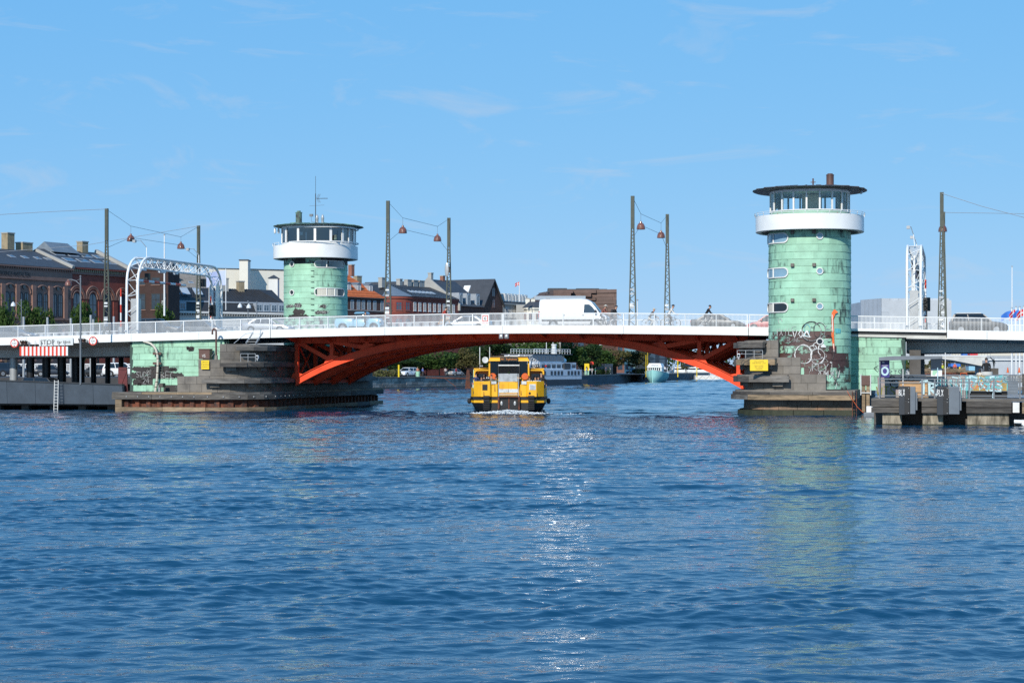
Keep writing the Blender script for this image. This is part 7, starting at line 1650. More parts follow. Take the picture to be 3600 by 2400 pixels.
# local: x to starboard of the picture, y astern (away), z up
def fsec(y, hb, hw, zk, zt): return [(-hb * .55, y, zk - .5), (hb * .55, y, zk - .5), (hb, y, zk + .08), (hw, y, .86), (hw + .03, y, zt), (-hw - .03, y, zt), (-hw, y, .86), (-hb, y, zk + .08)]
MB().loft([fsec(-.1, 1.5, 2.2, .15, .9), fsec(.35, 2.1, 2.85, .05, .92), fsec(1.2, 2.5, 3.08, 0, .92), fsec(4, 2.75, 3.15, 0, .92), fsec(21, 2.7, 3.15, 0, .92), fsec(22.5, 2.3, 2.8, .3, .92)]).build('lower_hull', 'ferry_black', fy, 30)
def deckline(z0, z1, m, nm, g=0.0, yb=22.4):
    pts = [(-2.2 - g, -.12 - g), (-2.88 - g, .33 - g), (-3.11 - g, 1.2), (-3.18 - g, 4), (-3.18 - g, yb), (3.18 + g, yb), (3.18 + g, 4), (3.11 + g, 1.2), (2.88 + g, .33 - g), (2.2 + g, -.12 - g)]
    return MB().prism(pts, z0, z1, 'z').build(nm, m, fy)
deckline(.90, 1.14, 'ferry_yellow', 'yellow_stripe', .01); deckline(1.14, 1.38, 'ferry_black', 'rubbing_strake', .07); deckline(1.38, 1.44, 'steel_grey', 'main_deck', -.02)
for s_ in (-1, 1):
    q = [(s_ * 2.90, .35), (s_ * 3.12, 1.2), (s_ * 3.19, 4), (s_ * 3.19, 21.5), (s_ * 3.09, 21.5), (s_ * 3.09, 4), (s_ * 3.02, 1.25), (s_ * 2.80, .42)]
    MB().prism(q, 1.39, 2.08, 'z').build('bulwark', 'ferry_yellow', fy)
    # bow boxes
    x0, x1 = .92, 2.42
    bb = MB().prism([(s_ * x0, -.25), (s_ * (x0 + .48), -.25), (s_ * (x0 + .62), -.5), (s_ * (x1 - .15), -.5), (s_ * (x1 + .1), -.2), (s_ * (x1 + .48), .3), (s_ * (x1 + .1), .8), (s_ * x0, .8)], 1.39, 2.66, 'z').build('bow_box', 'ferry_yellow', fy, bev=.03)
    MB().prism([(s_ * (x0 + .02), -.27), (s_ * (x0 + .46), -.27), (s_ * (x0 + .52), -.4), (s_ * (x0 + .1), -.27)], 2.40 if s_ > 0 else 2.44, 2.67, 'z').build('white_corner', 'ferry_white', bb)
    if s_ < 0:
        MB().bx(-2.17, -1.75, -.53, -.5, 1.92, 2.40).build('vent_grille', 'black', bb, bev=.02)
    else:
        MB().bx(1.68, 2.20, -.53, -.5, 1.95, 2.42).build('hatch_frame', 'ferry_white', bb, bev=.03); MB().bx(1.74, 2.14, -.55, -.53, 2.0, 2.36).build('hatch_window', 'ferry_metal', bb); MB().bx(1.63, 1.78, -.56, -.5, 1.60, 1.77).build('deck_light', 'black', bb, bev=.02)
    # fenders
    cx = s_ * 1.83
    MB().bx(cx - .27, cx + .27, -.68, -.3, 1.25, 1.48).build('bow_fender', 'rubber', fy, bev=.05); MB().bx(cx - .25, cx + .25, -.62, -.2, .95, 1.2).build('bow_fender', 'rubber', fy, bev=.04)
    for i in range(4): MB().bx(cx - .27, cx + .27, -.55 + .06 * i, -.1, .80 - i * .16, .93 - i * .16).build('bow_fender', 'rubber', fy, bev=.03)
    MB().ball((s_ * 3.3, 2.2, 1.0), .18, 10, 6, (1, 1, 1.3)).build('side_fender', 'rubber', fy, 60)
    # side shelters
    sx = s_
    MB().prism([(sx * 1.72, 3.70), (sx * 2.82, 3.62), (sx * 2.95, 3.5), (sx * 2.95, 1.4), (sx * 2.82, 1.4), (sx * 2.82, 3.42), (sx * 2.66, 3.5), (sx * 1.72, 3.52)], 3.2, 3.6).build('shelter_frame', 'ferry_yellow', fy)
    MB().bx(min(sx * 1.72, sx * 2.9), max(sx * 1.72, sx * 2.9), 4.6, 4.75, 1.4, 3.55).build('shelter_bulkhead', 'ferry_yellow', fy)
    MB().bx(min(sx * 1.9, sx * 2.75), max(sx * 1.9, sx * 2.75), 4.5, 4.62, 2.6, 3.25).build('saloon_window', 'glass_dark', fy)
    MB().bx(min(sx * 1.72, sx * 2.95), max(sx * 1.72, sx * 2.95), 3.2, 19, 3.6, 3.72).build('saloon_roof', 'ferry_yellow', fy)
    MB().bx(min(sx * 2.93, sx * 3.0), max(sx * 2.93, sx * 3.0), 3.6, 19, 1.4, 3.6).build('side_frame', 'copper' if sx < 0 else 'black', fy)
    # floodlights
    for fx, fz_, yy in ((s_ * 2.33, 3.9, 3.3),):
        f = MB().bx(fx - .17, fx + .17, yy - .12, yy + .12, fz_ - .13, fz_ + .13).build('floodlight', 'black', fy, bev=.04)
        for d in (-.08, .08): MB().ball((fx + d, yy - .13, fz_), .055, 8, 5).build('lens', 'lamp_clear', f, 60)
f = MB().bx(-1.90, -1.56, -.1, .14, 2.72, 3.06).build('floodlight', 'black', fy, bev=.05)
for d in (-.08, .08): MB().ball((-1.73 + d, -.11, 2.93), .055, 8, 5).build('lens', 'lamp_clear', f, 60)
# bow ramp and visor
MB().bx(-.80, .72, -.42, -.30, 2.62, 3.28).build('visor_top', 'ferry_metal', fy, bev=.02)
for a, b in ((-.80, -.045), (-.03, .72)):
    MB().bx(a, b, -.40, -.30, 2.04, 2.58).build('ramp_door', 'ferry_yellow', fy, bev=.015); MB().bx(a - .03, b + .03, -.46, -.34, 1.72, 2.03).build('ramp_plate', 'ferry_white', fy, bev=.01); MB().bx(a, b, -.40, -.30, 1.44, 1.70).build('ramp_door', 'ferry_yellow', fy, bev=.01)
for x in (-.86, .76): MB().bx(x, x + .05, -.45, -.28, 1.4, 3.28).build('ramp_post', 'ferry_metal', fy)
for z in (1.52, 1.62): MB().tube([(-.8, -.46, z), (.72, -.46, z)], .018, 6).build('ramp_bar', 'ferry_white', fy)
MB().bx(-.80, .74, -.18, .3, .35, 1.36).build('bow_opening', 'black', fy)
for x in (-.92, .76): MB().bx(x, x + .14, -.42, .0, .34, 1.40).build('ramp_cheek', 'rust', fy)
MB().bx(-.92, .90, -.44, -.1, 1.34, 1.42).build('ramp_hinge', 'rust', fy); MB().bx(-.92, .90, -.36, .0, .28, .38).build('ramp_sill', 'ferry_black', fy)
for x in (-.60, .50): MB().ball((x, -.22, .85), .2, 12, 8, (.55, .35, 1)).build('hydraulic_ram', 'ferry_metal', fy, 60)
MB().bx(-.05, .05, -.24, -.15, .4, 1.3).build('centre_post', 'rust', fy)
# wheelhouse
def trap(x0, x1, y0, y1, z0, z1, xi, yi, m, nm): return MB().hexa([(x0, y0, z0), (x1, y0, z0), (x1, y1, z0), (x0, y1, z0), (x0 + xi, y0 + yi, z1), (x1 - xi, y0 + yi, z1), (x1 - xi, y1, z1), (x0 + xi, y1, z1)]).build(nm, m, fy)
trap(-1.74, 1.74, 3.0, 6.5, 1.44, 3.1, .0, 0, 'ferry_yellow', 'wheelhouse_base')
trap(-1.60, 1.60, 2.92, 6.4, 3.1, 4.30, .08, -.12, 'glass_dark', 'wheelhouse_windows')
for x in (-1.70, 1.58): MB().bx(x, x + .13, 2.85, 6.5, 3.0, 4.32).build('wheelhouse_pillar', 'ferry_yellow', fy)
for x in (-.93, .83): MB().bx(x, x + .09, 2.76, 2.9, 3.1, 4.3).build('wheelhouse_pillar', 'black', fy)
MB().bx(-.88, .88, 2.74, 2.80, 3.92, 4.02).build('dashboard_strip', 'ferry_white', fy); MB().bx(-.7, .7, 2.72, 2.78, 3.2, 3.3).build('sill', 'steel_dark', fy)
MB().hexa([(-1.72, 2.55, 4.32), (1.72, 2.55, 4.32), (1.72, 6.7, 4.32), (-1.72, 6.7, 4.32), (-1.55, 2.75, 4.66), (1.55, 2.75, 4.66), (1.55, 6.6, 4.66), (-1.55, 6.6, 4.66)]).build('wheelhouse_roof', 'ferry_yellow', fy)
MB().bx(-1.6, 1.6, 2.6, 6.6, 4.665, 4.72).build('roof_deck', 'timber_brown', fy)
d_ = MB().bx(-.74, .74, 2.40, 2.54, 4.30, 4.64).build('display_board', 'led', fy, bev=.02); text('991  Teglholmen', .21, 'led_text', d_, (0, 2.39, 4.47), sx=.95)
for x in (-1.25, 1.25): MB().hexa([(x - .28, 2.78, 2.92), (x + .28, 2.78, 2.92), (x + .28, 2.85, 2.92), (x - .28, 2.85, 2.92), (x - .28, 2.68, 4.28), (x + .28, 2.68, 4.28), (x + .28, 2.75, 4.28), (x - .28, 2.75, 4.28)]).build('side_windscreen', 'glass_dark', fy)
h_ = MB().lathe([(.26, 0), (.24, .05), (.08, .12), (.05, .2)], 20).build('horn_disc', 'ferry_white', fy, 50, (-1.98, 2.6, 4.42)); h_.rotation_euler = (R(90), 0, 0); h_.scale = (1, 1, -1)
MB().tube([(-1.7, 3, 4.2), (-1.98, 2.75, 4.42)], .03, 6).build('horn_bracket', 'ferry_yellow', fy)
for x in (-2.45, -1.62): MB().tube([(x, 3.6, 3.7), (x, 3.6, 5.5)], .035, 6).build('mast', 'ferry_white', fy)
for x, s_ in ((0, .09), (.85, .1), (1.3, .06)): MB().ball((x, 3.4, 4.78), s_, 8, 5).build('roof_light', 'sign_white', fy, 50)
rk = MB()
for i in range(4):
    x = 1.85 + .16 * i; rk.tube([(x, 3.5, 3.72), (x, 3.5, 4.5 - .1 * i), (x + .12, 3.5, 4.62 - .1 * i), (x + .25, 3.5, 4.5 - .1 * i), (x + .25, 3.5, 3.72)], .018, 5)
rk.build('bicycle_rack', 'sign_white', fy); MB().ball((3.1, 3.4, 3.9), .1, 8, 6).build('navigation_light', 'lamp_red', fy, 50)
for x, tx in ((-2.86, 'B1'), (2.72, 'B1')): MB().bx(x - .08, x + .08, .30, .34, 1.62, 1.84).build('emblem', 'ferry_black', fy)
ribbon(fy, 'emblem_ring', [(1.1 + .1 * math.cos(a), -.285, 2.54 + .05 * math.sin(a)) for a in [i * math.pi / 6 for i in range(13)]], .02, 'pipe_brown')
bp_ = MB()
for i in range(14): a = i * 2.4; bp_.add([(0, -.46, 3.26), (.03 * math.cos(a + 1), -.46 + .03 * math.sin(a + 1), 3.36), (.12 * math.cos(a), -.46 + .1 * math.sin(a), 3.36 + .02 * (i % 6)), (.05 * math.cos(a - .6), -.46 + .05 * math.sin(a - .6), 3.33)], [(0, 1, 2, 3)])
bp_.build('bow_plant', 'leaf_green', fy)
for s_ in (-1, 1):
    hr = MB()
    for i in range(6): hr.tube([(s_ * 3.1, 5 + i * 2.6, 2.05), (s_ * 3.1, 5 + i * 2.6, 2.5)], .02, 5)
    hr.tube([(s_ * 3.1, 5, 2.5), (s_ * 3.1, 18, 2.5)], .025, 5); hr.build('side_rail', 'ferry_white', fy)
    MB().lathe([(.2, -.05), (.27, -.05), (.3, 0), (.27, .05), (.2, .05)], 16).build('life_ring', 'ink_orange', fy, 50, (s_ * 1.35, 2.66, 3.02)).rotation_euler = (R(90), 0, 0)
for x_, z_, h_ in ((-2.05, 1.48, .35), (-1.15, 1.8, .6), (2.3, 1.45, .3), (1.0, 1.5, .4)): ribbon(fy, 'rust_run', [(x_, -.512 if abs(x_) > 1.5 else -.262, z_ + h_), (x_ + .01, -.512 if abs(x_) > 1.5 else -.262, z_)], [.03, .07], 'rust')
# passengers
PAS = [(-2.72, .9, 'stand', (.025, .04, .11), 'hair', True, 'tall passenger in a navy jumper at the ferry rail'), (-2.32, 1.6, 'lean', (.10, .13, .2), 'cap', False, 'passenger in a grey cap and checked shirt on the ferry'), (-2.06, 2.0, 'stand', (.05, .03, .03), 'long', True, 'long haired passenger in dark clothes on the ferry'),
       (-1.46, 1.6, 'stand', (.20, .17, .13), 'cap', False, 'passenger in a dark cap and patterned shirt behind the bow floodlight'), (-1.06, 1.2, 'lean', (.05, .13, .07), 'hair', True, 'passenger in a green jacket beside the ferry ramp'), (.84, 1.2, 'stand', (.012, .012, .014), 'long', True, 'passenger in black standing beside the ferry ramp'),
       (1.70, 1.5, 'lean', (.62, .58, .52), 'cap', False, 'passenger in a cream shirt and dark cap on the ferry'), (2.22, 1.0, 'lean', (.55, .55, .52), 'hair', False, 'dark haired passenger in pale clothes leaning on the bow box'), (2.42, 1.4, 'lean', (.30, .48, .68), 'hair', False, 'passenger in a light blue shirt on the ferry'),
       (2.68, 1.8, 'stand', (.05, .04, .04), 'hair', False, 'tall fair passenger in dark clothes at the ferry side'), (2.86, 2.3, 'stand', (.012, .012, .013), 'long', True, 'passenger in black at the ferry side edge')]
for x, y, ps, c, tp, gl, lab in PAS:
    person(lab, (fy.location.x + x, fy.location.y + y, 1.44 - (.12 if ps == 'lean' else 0) + (.12 if x in (-2.72, 2.68) else 0) - .03), rnd.uniform(-.5, .5), ps, c, (.03, .035, .05), tp, None if x != 2.68 else 'hair_fair', 'ferry passengers', 1.0, gl)
o = thing('kick_scooter', 'red and black scooter standing at the ferry rail', 'scooter', (fy.location.x - 2.85, fy.location.y + .7, 1.44)); MB().tube([(0, 0, .1), (0, .06, 1.0)], .03, 6).build('stem', 'sign_red', o); MB().tube([(-.2, 0, 1.0), (.22, 0, 1.0)], .03, 6).build('handlebar', 'sign_red', o); MB().bx(-.06, .06, 0, .7, .06, .12).build('deck', 'black', o)
for y in (0, .7): MB().lathe([(.1, -.02), (.1, .02)], 10).build('wheel', 'tyre', o, loc=(0, y, .1)).rotation_euler = (0, R(90), 0)
# ------------------------------------------------------------------ moored passenger ship
mat('ship_grey', (.66, .70, .74), .5, var=.12, scale=.8, c2=(.33, .30, .26), c2t=.68); mat('ship_dark', (.035, .045, .06), .5, var=.3); mat('turquoise', (.33, .66, .62), .45, var=.1, scale=.8)
n0 = 24.5; sa, sb_ = SS(1885, n0), SS(2056, n0); LS = sb_ - sa
sp = thing('passenger_ship', 'grey moored passenger ship with railed sun deck behind the ferry', 'ship', tuple(S(sa, n0, 0)), S_ROT)
def hull(z0, z1, ov, m, nm): return MB().prism([(0, 0), (LS - 1.5, 0), (LS + ov, 1.6), (LS + ov, 7), (LS - 1, 8.5), (0, 8.5)], z0, z1, 'z').build(nm, m, sp)
hull(-.8, 1.25, -.6, 'ship_dark', 'lower_hull'); hull(1.25, 3.3, .0, 'ship_grey', 'upper_hull'); hull(1.9, 2.0, .06, 'ship_dark', 'rub_rail')
MB().prism([(.0, .6), (LS - 3, .6), (LS - 2.2, 1.6), (LS - 2.2, 7.6), (0, 7.6)], 3.3, 4.75, 'z').build('main_saloon', 'ship_grey', sp)
MB().prism([(.0, .9), (LS - 9, .9), (LS - 7, 2), (LS - 7, 7.4), (0, 7.4)], 4.75, 6.35, 'z').build('upper_saloon', 'ship_grey', sp)
MB().bx(-.2, LS - 5, .4, 8.1, 6.35, 6.55).build('roof', 'slate', sp)
for i in range(16):
    x = LS - 3.5 - i * 1.55
    if i % 5 != 4: MB().bx(x, x + .95, -.03, .0, 2.15, 3.0).build('porthole_window', 'glass_blue', sp)
for i in range(12): x = LS - 9.6 - i * 1.7; MB().bx(x, x + 1.5, .86, .9, 5.0, 6.1).build('saloon_window', 'glass_blue', sp)
for i in range(10): x = LS - 5 - i * 2.3; MB().bx(x, x + 1.7, .56, .6, 3.6, 4.4).build('saloon_window', 'glass_blue', sp)
MB().bx(LS - 9, LS - 6.2, .3, .55, 3.35, 4.6).build('notice_panel', 'slate', sp)
rl2 = MB()
for i in range(14): x = LS - 22 + i * 1.25; rl2.tube([(x, .6, 6.5), (x, .6, 7.5)], .05, 4); rl2.tube([(x, 6, 6.5), (x, 6, 7.5)], .05, 4)
for z in (7.5, 7.05):
    for y in (.6, 6): rl2.tube([(LS - 22, y, z), (LS - 5.7, y, z)], .05, 4)
rl2.build('deck_rail', 'sign_white', sp)
for x in (LS - 12, LS - 9): MB().tube([(x, 3, 6.5), (x, 3, 9.4)], .07, 6).build('mast', 'sign_white', sp)
MB().lathe([(.55, 6.5), (.5, 8.3), (.6, 8.3), (.6, 8.6)], 12, (LS - 9.5, 2.5, 0)).build('funnel', 'sign_grey', sp, 40); MB().ball((LS - 4, 3.5, 5.2), 1, 10, 6, (1.6, .9, .6)).build('life_raft', 'sign_white', sp, 60)
# turquoise cutter
vk = thing('fishing_cutter', 'turquoise wooden cutter with white wheelhouse named on its front', 'boat', tuple(P(2294, 1343, 452).xy.to_3d()), R(-13))
secs = []
for y, hw, zt in ((0, .12, 3.1), (.7, 1.1, 2.95), (2, 2.0, 2.75), (4, 2.6, 2.5), (8, 2.75, 2.2), (13, 2.4, 2.3), (15, 1.6, 2.5)): secs.append([(0, y + .3, -.8), (hw * .55, y + .15, 0), (hw * .92, y, zt * .55), (hw, y, zt), (-hw, y, zt), (-hw * .92, y, zt * .55), (-hw * .55, y + .15, 0)])
MB().loft(secs).build('hull', 'turquoise', vk, 40)
MB().tube([(s_[3][0], s_[3][1], s_[3][2]) for s_ in secs], .08, 6).build('gunwale', 'white_dirty', vk); MB().tube([(s_[4][0], s_[4][1], s_[4][2]) for s_ in secs], .08, 6).build('gunwale', 'white_dirty', vk)
MB().bx(-.07, .07, -.1, .15, -.5, 3.3).build('stem_post', 'turquoise', vk)
MB().bx(-1.75, 1.75, 3.4, 8.5, 2.3, 3.75).build('wheelhouse', 'white_paint', vk); MB().hexa([(-1.9, 3.2, 3.75), (1.9, 3.2, 3.75), (1.9, 8.6, 3.75), (-1.9, 8.6, 3.75), (-1.4, 3.8, 4.75), (1.4, 3.8, 4.75), (1.4, 8.3, 4.75), (-1.4, 8.3, 4.75)]).build('wheelhouse_roof', 'white_paint', vk)
for i in range(6): x = -1.55 + i * .53; MB().bx(x, x + .36, 3.36, 3.4, 2.95, 3.6).build('wheelhouse_window', 'glass_dark', vk)
text('VIKING', .62, 'ink', vk, (0, 3.42, 4.2), (R(60), 0, 0)); MB().tube([(-1.9, 4.5, 2.4), (-1.9, 4.5, 7.5)], .05, 6).build('mast', 'sign_yellow', vk); MB().lathe([(.5, -.12), (.5, .12), (.3, .12), (.3, -.12)], 14).build('tyre_fender', 'tyre', vk, 40, (-2.4, 1.9, 1.1)).rotation_euler = (0, R(90), .6)
for x, y in ((2.3, 6), (2.2, 7.5)): person('person in white on deck of the turquoise cutter' if y == 6 else 'second person on deck of the turquoise cutter, further aft', (vk.location.x + x + .2 * y, vk.location.y + y, 2.3), 0, 'stand', (.75, .75, .75), (.1, .1, .12), 'hair', None, 'people on the cutter')
# pale pontoon and marina
p = P(2445, 1333, 552); pn = thing('work_pontoon', 'pale floating pontoon with drawn truss pattern at the end of the quay', 'pontoon', (p.x, p.y, 0)); MB().bx(0, 8.4, 0, 5, -.5, 1.3).build('hull', 'white_dirty', pn)
for i in range(8): MB().bar((i * 1.05, -.03, .1 if i % 2 else 1.2), ((i + 1) * 1.05, -.03, 1.2 if i % 2 else .1), .03, .1, (0, 1, 0)).build('truss_bar', 'steel_grey', pn)
for x in (0, 4.2, 8.4): MB().tube([(x, 1, 1.3), (x, 1, 2.4)], .05, 5).build('post', 'galv', pn)
MB().tube([(0, 1, 2.4), (8.4, 1, 2.4)], .05, 5).build('rail', 'galv', pn)
for i, (px, Y, l, lab) in enumerate(((2400, 600, 8, 'white motor boat moored nearest the black parasol'), (2440, 610, 10, 'white cabin cruiser moored behind the yellow post'), (2478, 600, 8, 'small white boat above the pale pontoon'), (2512, 620, 10, 'white cruiser below the bright end of the arch'), (2455, 640, 12, 'tall white yacht furthest in the marina'))):
    q = P(px, 1325, Y); b_ = thing('motor_boat', lab, 'boat', (q.x, q.y, .8)); hw = l * .16
    MB().loft([[(x - l / 2, -w_ * hw, .0 + z), (x - l / 2, w_ * hw, z), (x - l / 2, w_ * hw * 1.25, 1.7 + z), (x - l / 2, -w_ * hw * 1.25, 1.7 + z)] for x, w_, z in ((0, .9, 0), (l * .6, 1, 0), (l * .85, .7, .1), (l, .06, .4))]).build('hull', 'white_paint', b_, 40)
    MB().loft([rr_ring(-l * .4, l * .15, hw * .9, 1.7), rr_ring(-l * .35, l * .02, hw * .75, 3.0)]).build('cabin', 'white_paint', b_, 40); MB().bx(-l * .34, l * .04, -hw * .86, -hw * .82, 2.1, 2.6).build('cabin_window', 'glass_dark', b_)
    MB().tube([(0, 0, 3), (0, 0, 6 + i * .7)], .05, 5).build('mast', 'galv', b_)
for px, y0, n, Y, lab in ((1402, 1282, 0, 322, 'bright yellow green post on the quay under the dark end of the arch'), (2383, 1262, 0, 520, 'yellow mooring post before the parasol'), (2450, 1285, 0, 545, 'yellow mooring post at the end of the quay'), (2271, 1247, 0, 448, 'thin yellow pole beside the cutter')):
    q = P(px, 1325, Y); o = tag(MB().tube([(0, 0, 0), (0, 0, (1325 - y0) / F * Y)], .16 if px != 2271 else .07, 8).build('mooring_post', 'sign_yellow', None, 50), lab, 'post'); o.location = q
q = P(2420, 1311, 575); ps_ = thing('parasol', 'black parasol over a terrace at the end of the quay', 'parasol', tuple(q)); MB().tube([(0, 0, 0), (0, 0, 2.4)], .05, 6).build('pole', 'sign_white', ps_); MB().lathe([(1.9, 2.1), (1.85, 2.2), (.1, 3.0)], 8).build('canopy', 'black', ps_)
q = P(1645, 1361, 326); dl = thing('mooring_dolphin', 'tall rusty steel mooring dolphin left of the ferry', 'dolphin', (q.x, q.y, 0)); MB().loft([[(-.6, -.5, -1), (.6, -.5, -1), (.6, .5, -1), (-.6, .5, -1)], [(-.2, -.3, 3.3), (.25, -.3, 3.3), (.25, .3, 3.3), (-.2, .3, 3.3)]]).build('pile', 'rust', dl)
MB().tube([(-.2, 0, 1.75), (-7.6, 1.0, 1.9)], .12, 8).build('boom', 'rust', dl); MB().tube([(-4.2, .5, 1.8), (-2.2, .5, .3)], .06, 6).build('strut', 'rust', dl)
q = Q(1469, 2.5); lb = thing('litter_bin', 'round pale green litter bin on the quay under the trees', 'bin', tuple(q)); MB().lathe([(.35, 0), (.42, .9), (.44, .9), (.44, 1.0), (.3, 1.02)], 12).build('body', 'copper', lb, 40); MB().lathe([(.25, 1.02), (.25, 1.06)], 12).build('lid', 'steel_dark', lb, 40)
q = Q(2072, 7.0); cn = thing('container', 'dark timber fenced container beside the green notice on the quay', 'container', tuple(q), S_ROT)
for i in range(14): MB().bx(i * .95, i * .95 + .9, 0, .12, 0, 2.6).build('board', 'timber_dark' if i < 9 else 'car_navy', cn)
MB().bx(0, 13.2, .13, 3, 0, 2.5).build('body', 'ship_dark', cn)
q = Q(2063, 2.5); gn = thing('notice_pillar', 'lime green notice board on the quay by the container', 'sign', tuple(q)); MB().bx(-.55, .55, 0, .1, 1.0, 2.6).build('board', 'sign_yellow', gn); MB().prism([(-.3, 1.4), (.3, 1.4), (0, 2.1)], -.02, -.005).build('symbol', 'ink', gn); MB().bx(-.5, .5, 0, .1, 0, 1.0).build('base', 'copper', gn)
q = Q(2081, 3.0); rs = thing('road_sign', 'round red road sign on a thin post above the walkers', 'sign', tuple(q)); MB().tube([(0, 0, 0), (0, 0, 3.0)], .04, 6).build('post', 'galv', rs); a_ = MB().lathe([(.42, 0), (.42, .04)], 16).build('disc', 'sign_red', rs); a_.location = (0, -.05, 2.7); a_.rotation_euler = (R(90), 0, 0)
q = Q(2081, 9.0); sl_ = thing('quay_lamp', 'tall double armed quay lamp before the trees by the container', 'street lamp', tuple(q)); MB().tube([(0, 0, 0), (0, 0, 8.2)], .09, 6).build('post', 'steel_grey', sl_); MB().tube([(-2.2, 0, 7.9), (0, 0, 8.2), (2.2, 0, 7.9)], .05, 6).build('arm', 'steel_grey', sl_)
for x in (-2.2, 2.2): bell_lamp(sl_, x, 0, 7.3, .4, 'sign_grey')
# houses glimpsed below the arch
def far_block(name, label, p0, p1, top, Y0, Y1, wall, rows, wm_='glass_blue', dp=14):
    a, b = P(p0, top, Y0), P(p1, top, Y1); d = Vector((b.x - a.x, b.y - a.y)); L = d.length; r = thing(name, label, 'building', (a.x, a.y, 0), math.atan2(d.y, d.x)); MB().bx(0, L, 0, dp, 1.5, a.z).build('wall', wall, r)
    k = max(2, int(L / 3))
    for z in rows:
        for i in range(k): x = (i + .2) * L / k; MB().bx(x, x + L / k * .55, -.05, -.005, z, z + 1.7).build('window', wm_, r)
    return r
far_block('brick_quay_house', 'orange brick house glimpsed above the quay trees under the arch', 2045, 2195, 1190, 560, 570, 'brick_mid', (3, 6, 8.6)); far_block('pale_green_house', 'pale green plastered house behind the brownish trees under the arch', 2140, 2300, 1216, 575, 600, 'pale_green', (3, 6)); far_block('glass_house', 'dark glass fronted house behind the cutter', 2278, 2345, 1230, 585, 590, 'ship_dark', (2.4, 4.6, 6.6))
far_block('grey_quay_house', 'grey house glimpsed between the first quay trees', 1360, 1620, 1225, 395, 402, 'grey_plaster', (3, 6)); far_block('long_quay_house', 'long brick house coloured dark as the shade behind the tall quay trees', 1620, 2060, 1180, 430, 450, 'brick_dark', (3, 6, 9))  # long house wall painted dark, standing in for shade behind the trees
o = link('far_trees', np_mesh('far_trees', [leaf_cloud(71, 5200, [((x, rnd.uniform(-5, 5), 4 + rnd.uniform(-1, 2), 6, 5, 5), 1 / 16) for x in range(-50, 60, 7)], .6)], MT['leaf_dark']), None, (70, 690, 2)); tag(o, 'distant mass of dark trees beyond the marina', 'trees', kind='stuff')

# ------------------------------------------------------------------ beyond the landing stage
land('shore_terrace', [(72, 335), (190, 310), (330, 520), (95, 560)], -1, 4.2, 'paving')
fb2 = thing('concrete_footbridge', 'pale concrete footbridge with curved soffit beyond the landing stage', 'bridge', tuple(P(3300, 1290, 262).xy.to_3d()))
k = 262 / F
top = PZ(1252, 262)
MB().prism([((px - 3300) * k, PZ(py, 262)) for px, py in ((3230, 1252), (3478, 1252), (3478, 1290), (3440, 1284), (3400, 1276), (3350, 1266), (3310, 1261), (3230, 1258))], 0, 6).build('girder', 'concrete_pale', fb2); MB().bx(-3, 7.4, -.1, .1, top, top + .12).build('coping', 'white_paint', fb2)
rb = MB()
for i in range(26): rb.bx(-3 + i * .42, -2.97 + i * .42, .2, .24, top + .1, top + 1.0)
rb.bx(-3, 7.6, .18, .26, top + .97, top + 1.05); tag(rb.build('railing', 'steel_grey', fb2), kind='stuff')
ab_ = thing('bridge_abutment', 'grey concrete abutment with slanting wing behind the white flagpoles', 'wall', tuple(P(3478, 1290, 258).xy.to_3d())); MB().bx(0, 12, 0, 8, 1, PZ(1266, 258)).build('wall', 'cladding_grey', ab_); MB().bx(-.2, 12, -.3, .2, PZ(1266, 258), PZ(1262, 258)).build('coping', 'white_paint', ab_); MB().bx(-.2, 12, .5, .6, PZ(1262, 258), PZ(1250, 258)).build('parapet', 'galv', ab_)
rw = thing('retaining_wall', 'long beige rendered wall along the far street beyond the landing stage', 'wall', tuple(P(3180, 1290, 390).xy.to_3d())); MB().bx(0, 40, 0, 2, 3, PZ(1225, 390)).build('wall', 'curtain', rw); MB().bx(0, 40, -.1, 2.1, PZ(1225, 390), PZ(1223, 390)).build('coping', 'concrete', rw)
for px, py0, py1, Y, w_, m, lab in ((3396, 1232, 1252, 370, 1.2, 'flag_blue', 'blue shed end before the beige wall'), (3424, 1230, 1253, 368, 1.6, 'flag_red', 'red shed before the beige wall'), (3360, 1277, 1289, 300, 1.6, 'flag_blue', 'small dark blue skip on the building site'), (3438, 1286, 1303, 280, 2.8, 'car_blue', 'bright blue tarpaulin box on the building site')):
    q = P(px, py1, Y); h = (py1 - py0) / F * Y; o = thing('site_container', lab, 'container', tuple(q)); MB().bx(-w_ / 2, w_ / 2, 0, 2, 0, h).build('body', m, o, bev=.05); MB().bx(-w_ / 2 - .05, w_ / 2 + .05, -.05, 2.05, h, h + .08).build('lid', 'steel_grey', o)
for px, py, Y, rx, hh, m, lab in ((3250, 1290, 322, 5.5, 1.5, 'leaf_green', 'green shrubs on the bank beyond the shelter'), (3345, 1288, 318, 4.5, 1.3, 'leaf_brown', 'brownish shrubs below the footbridge'), (3230, 1298, 316, 3.5, .8, 'leaf_dry', 'dry yellow grass on the bank beyond the shelter')):
    q = P(px, py, Y); bushes('shrubs', lab, q.x, q.y, q.z, rx, 2, hh, m, 1300)
cl = MB(); 
for i in range(150):
    q = P(rnd.uniform(3215, 3440), rnd.uniform(1296, 1312), rnd.uniform(285, 305)); cl.box(q, (rnd.uniform(.3, 2.2), rnd.uniform(.2, .8), rnd.uniform(.06, .35)), rnd.uniform(-.3, .3))
tag(cl.build('building_rubble', 'timber_brown'), 'heaped brown timbers and rubble on the building site', 'rubble', kind='stuff')
ql = thing('timber_quay', 'rusty timber piled quay edge of the building site', 'quay wall', tuple(P(3205, 1318, 288).xy.to_3d()))
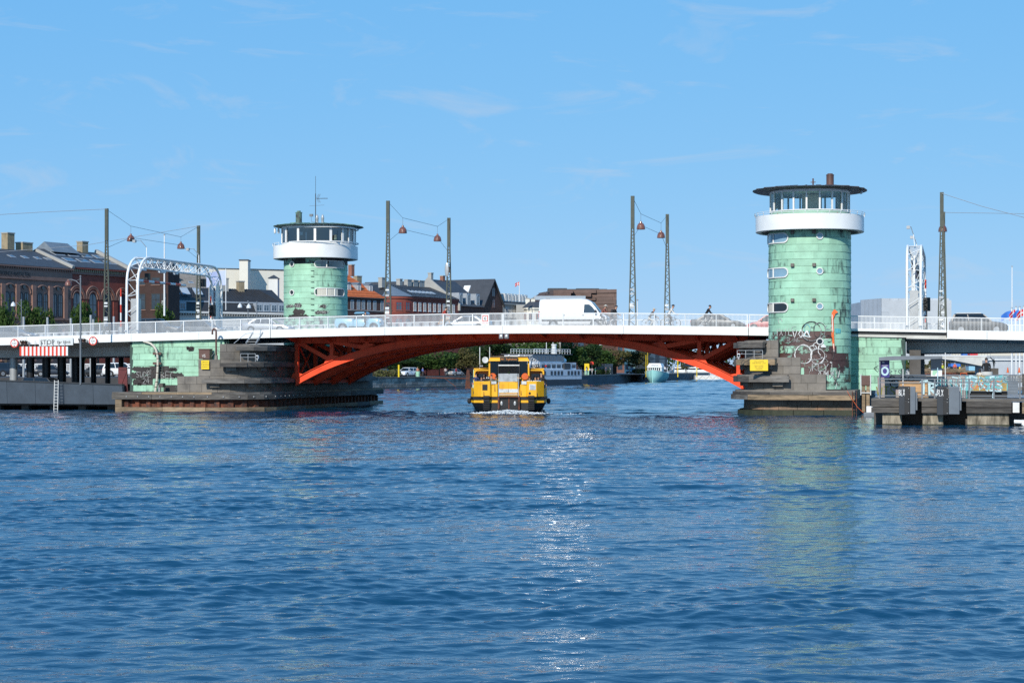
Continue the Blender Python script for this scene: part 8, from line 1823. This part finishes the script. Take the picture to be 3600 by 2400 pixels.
for i in range(28): MB().bx(i * .42, i * .42 + .36, 0, .3, 1.6, PZ(1310, 288) + rnd.uniform(-.1, .1)).build('pile', 'rust', ql)
MB().bx(0, 12, .3, .8, 1.4, PZ(1309, 288)).build('cap_beam', 'rust', ql)
q = P(3374, 1309, 292); o = tag(MB().tube([(0, 0, 0), (0, 0, .9)], .13, 8).build('site_post', 'sign_yellow'), 'short bright yellow post on the building site', 'post'); o.location = q
for px, py, Y, c, lab in ((3357, 1302, 290, (.8, .15, .05), 'worker in orange vest below the footbridge'), (3313, 1305, 290, (.6, .65, .05), 'worker in yellow vest on the building site'), (3405, 1304, 290, (.7, .2, .2), 'worker in pink red vest by the blue tarpaulin box')):
    q = P(px, py, Y); person(lab, (q.x, q.y, q.z - .5), 0, 'stand', c, (.05, .05, .08), 'cap', 'sign_white', 'site workers')
q = P(3494, 1312, 150); st_ = thing('bronze_statue', 'dark bronze figure reaching up on a stone pedestal beyond the landing stage', 'statue', (q.x, q.y, q.z)); MB().bx(-.3, .3, -.3, .3, -1, .42).build('pedestal', 'concrete_dark', st_)
sm = POSE['stand'][0].copy(); sm.materials.clear(); sm.materials.append(MT['steel_green']); 
for f_ in sm.polygons: f_.material_index = 0
fg_ = link('figure', sm, st_, (0, 0, .42), .5, (.45, .45, .45)); MB().tube([(0, 0, 1.0), (-.18, 0, 1.2), (-.32, 0, 1.35)], [.05, .04, .03], 6).build('raised_arm', 'steel_green', st_, 50)
for px, lab in ((3543, 'orange traffic cone by the second flagpole'), (3583, 'orange traffic cone nearest the picture edge')):
    q = P(px, 1309, 200); o = thing('traffic_cone', lab, 'cone', tuple(q)); MB().lathe([(.14, 0), (.05, .55), (.02, .56)], 10).build('cone', 'ink_orange', o, 40); MB().bx(-.18, .18, -.18, .18, -.03, .0).build('base', 'rubber', o); MB().lathe([(.105, .2), (.08, .34)], 10).build('band', 'sign_white', o)
sq = MB().bx(-3.2, 26, 0, 14, -.5, 0).build('quay_deck', 'paving', None); sq.location = (P(3420, 1319, 124).x, 124, PZ(1319, 124)); sq['kind'] = 'structure'
q = P(3388, 1318, 126); o = thing('life_buoy_frame', 'small orange tubular frame on the quay edge behind the gate', 'frame', (q.x, q.y, q.z)); MB().tube([(-.22, 0, 0), (-.22, 0, .12), (.22, 0, .12), (.22, 0, -.1)], .03, 6).build('tube', 'ink_orange', o)
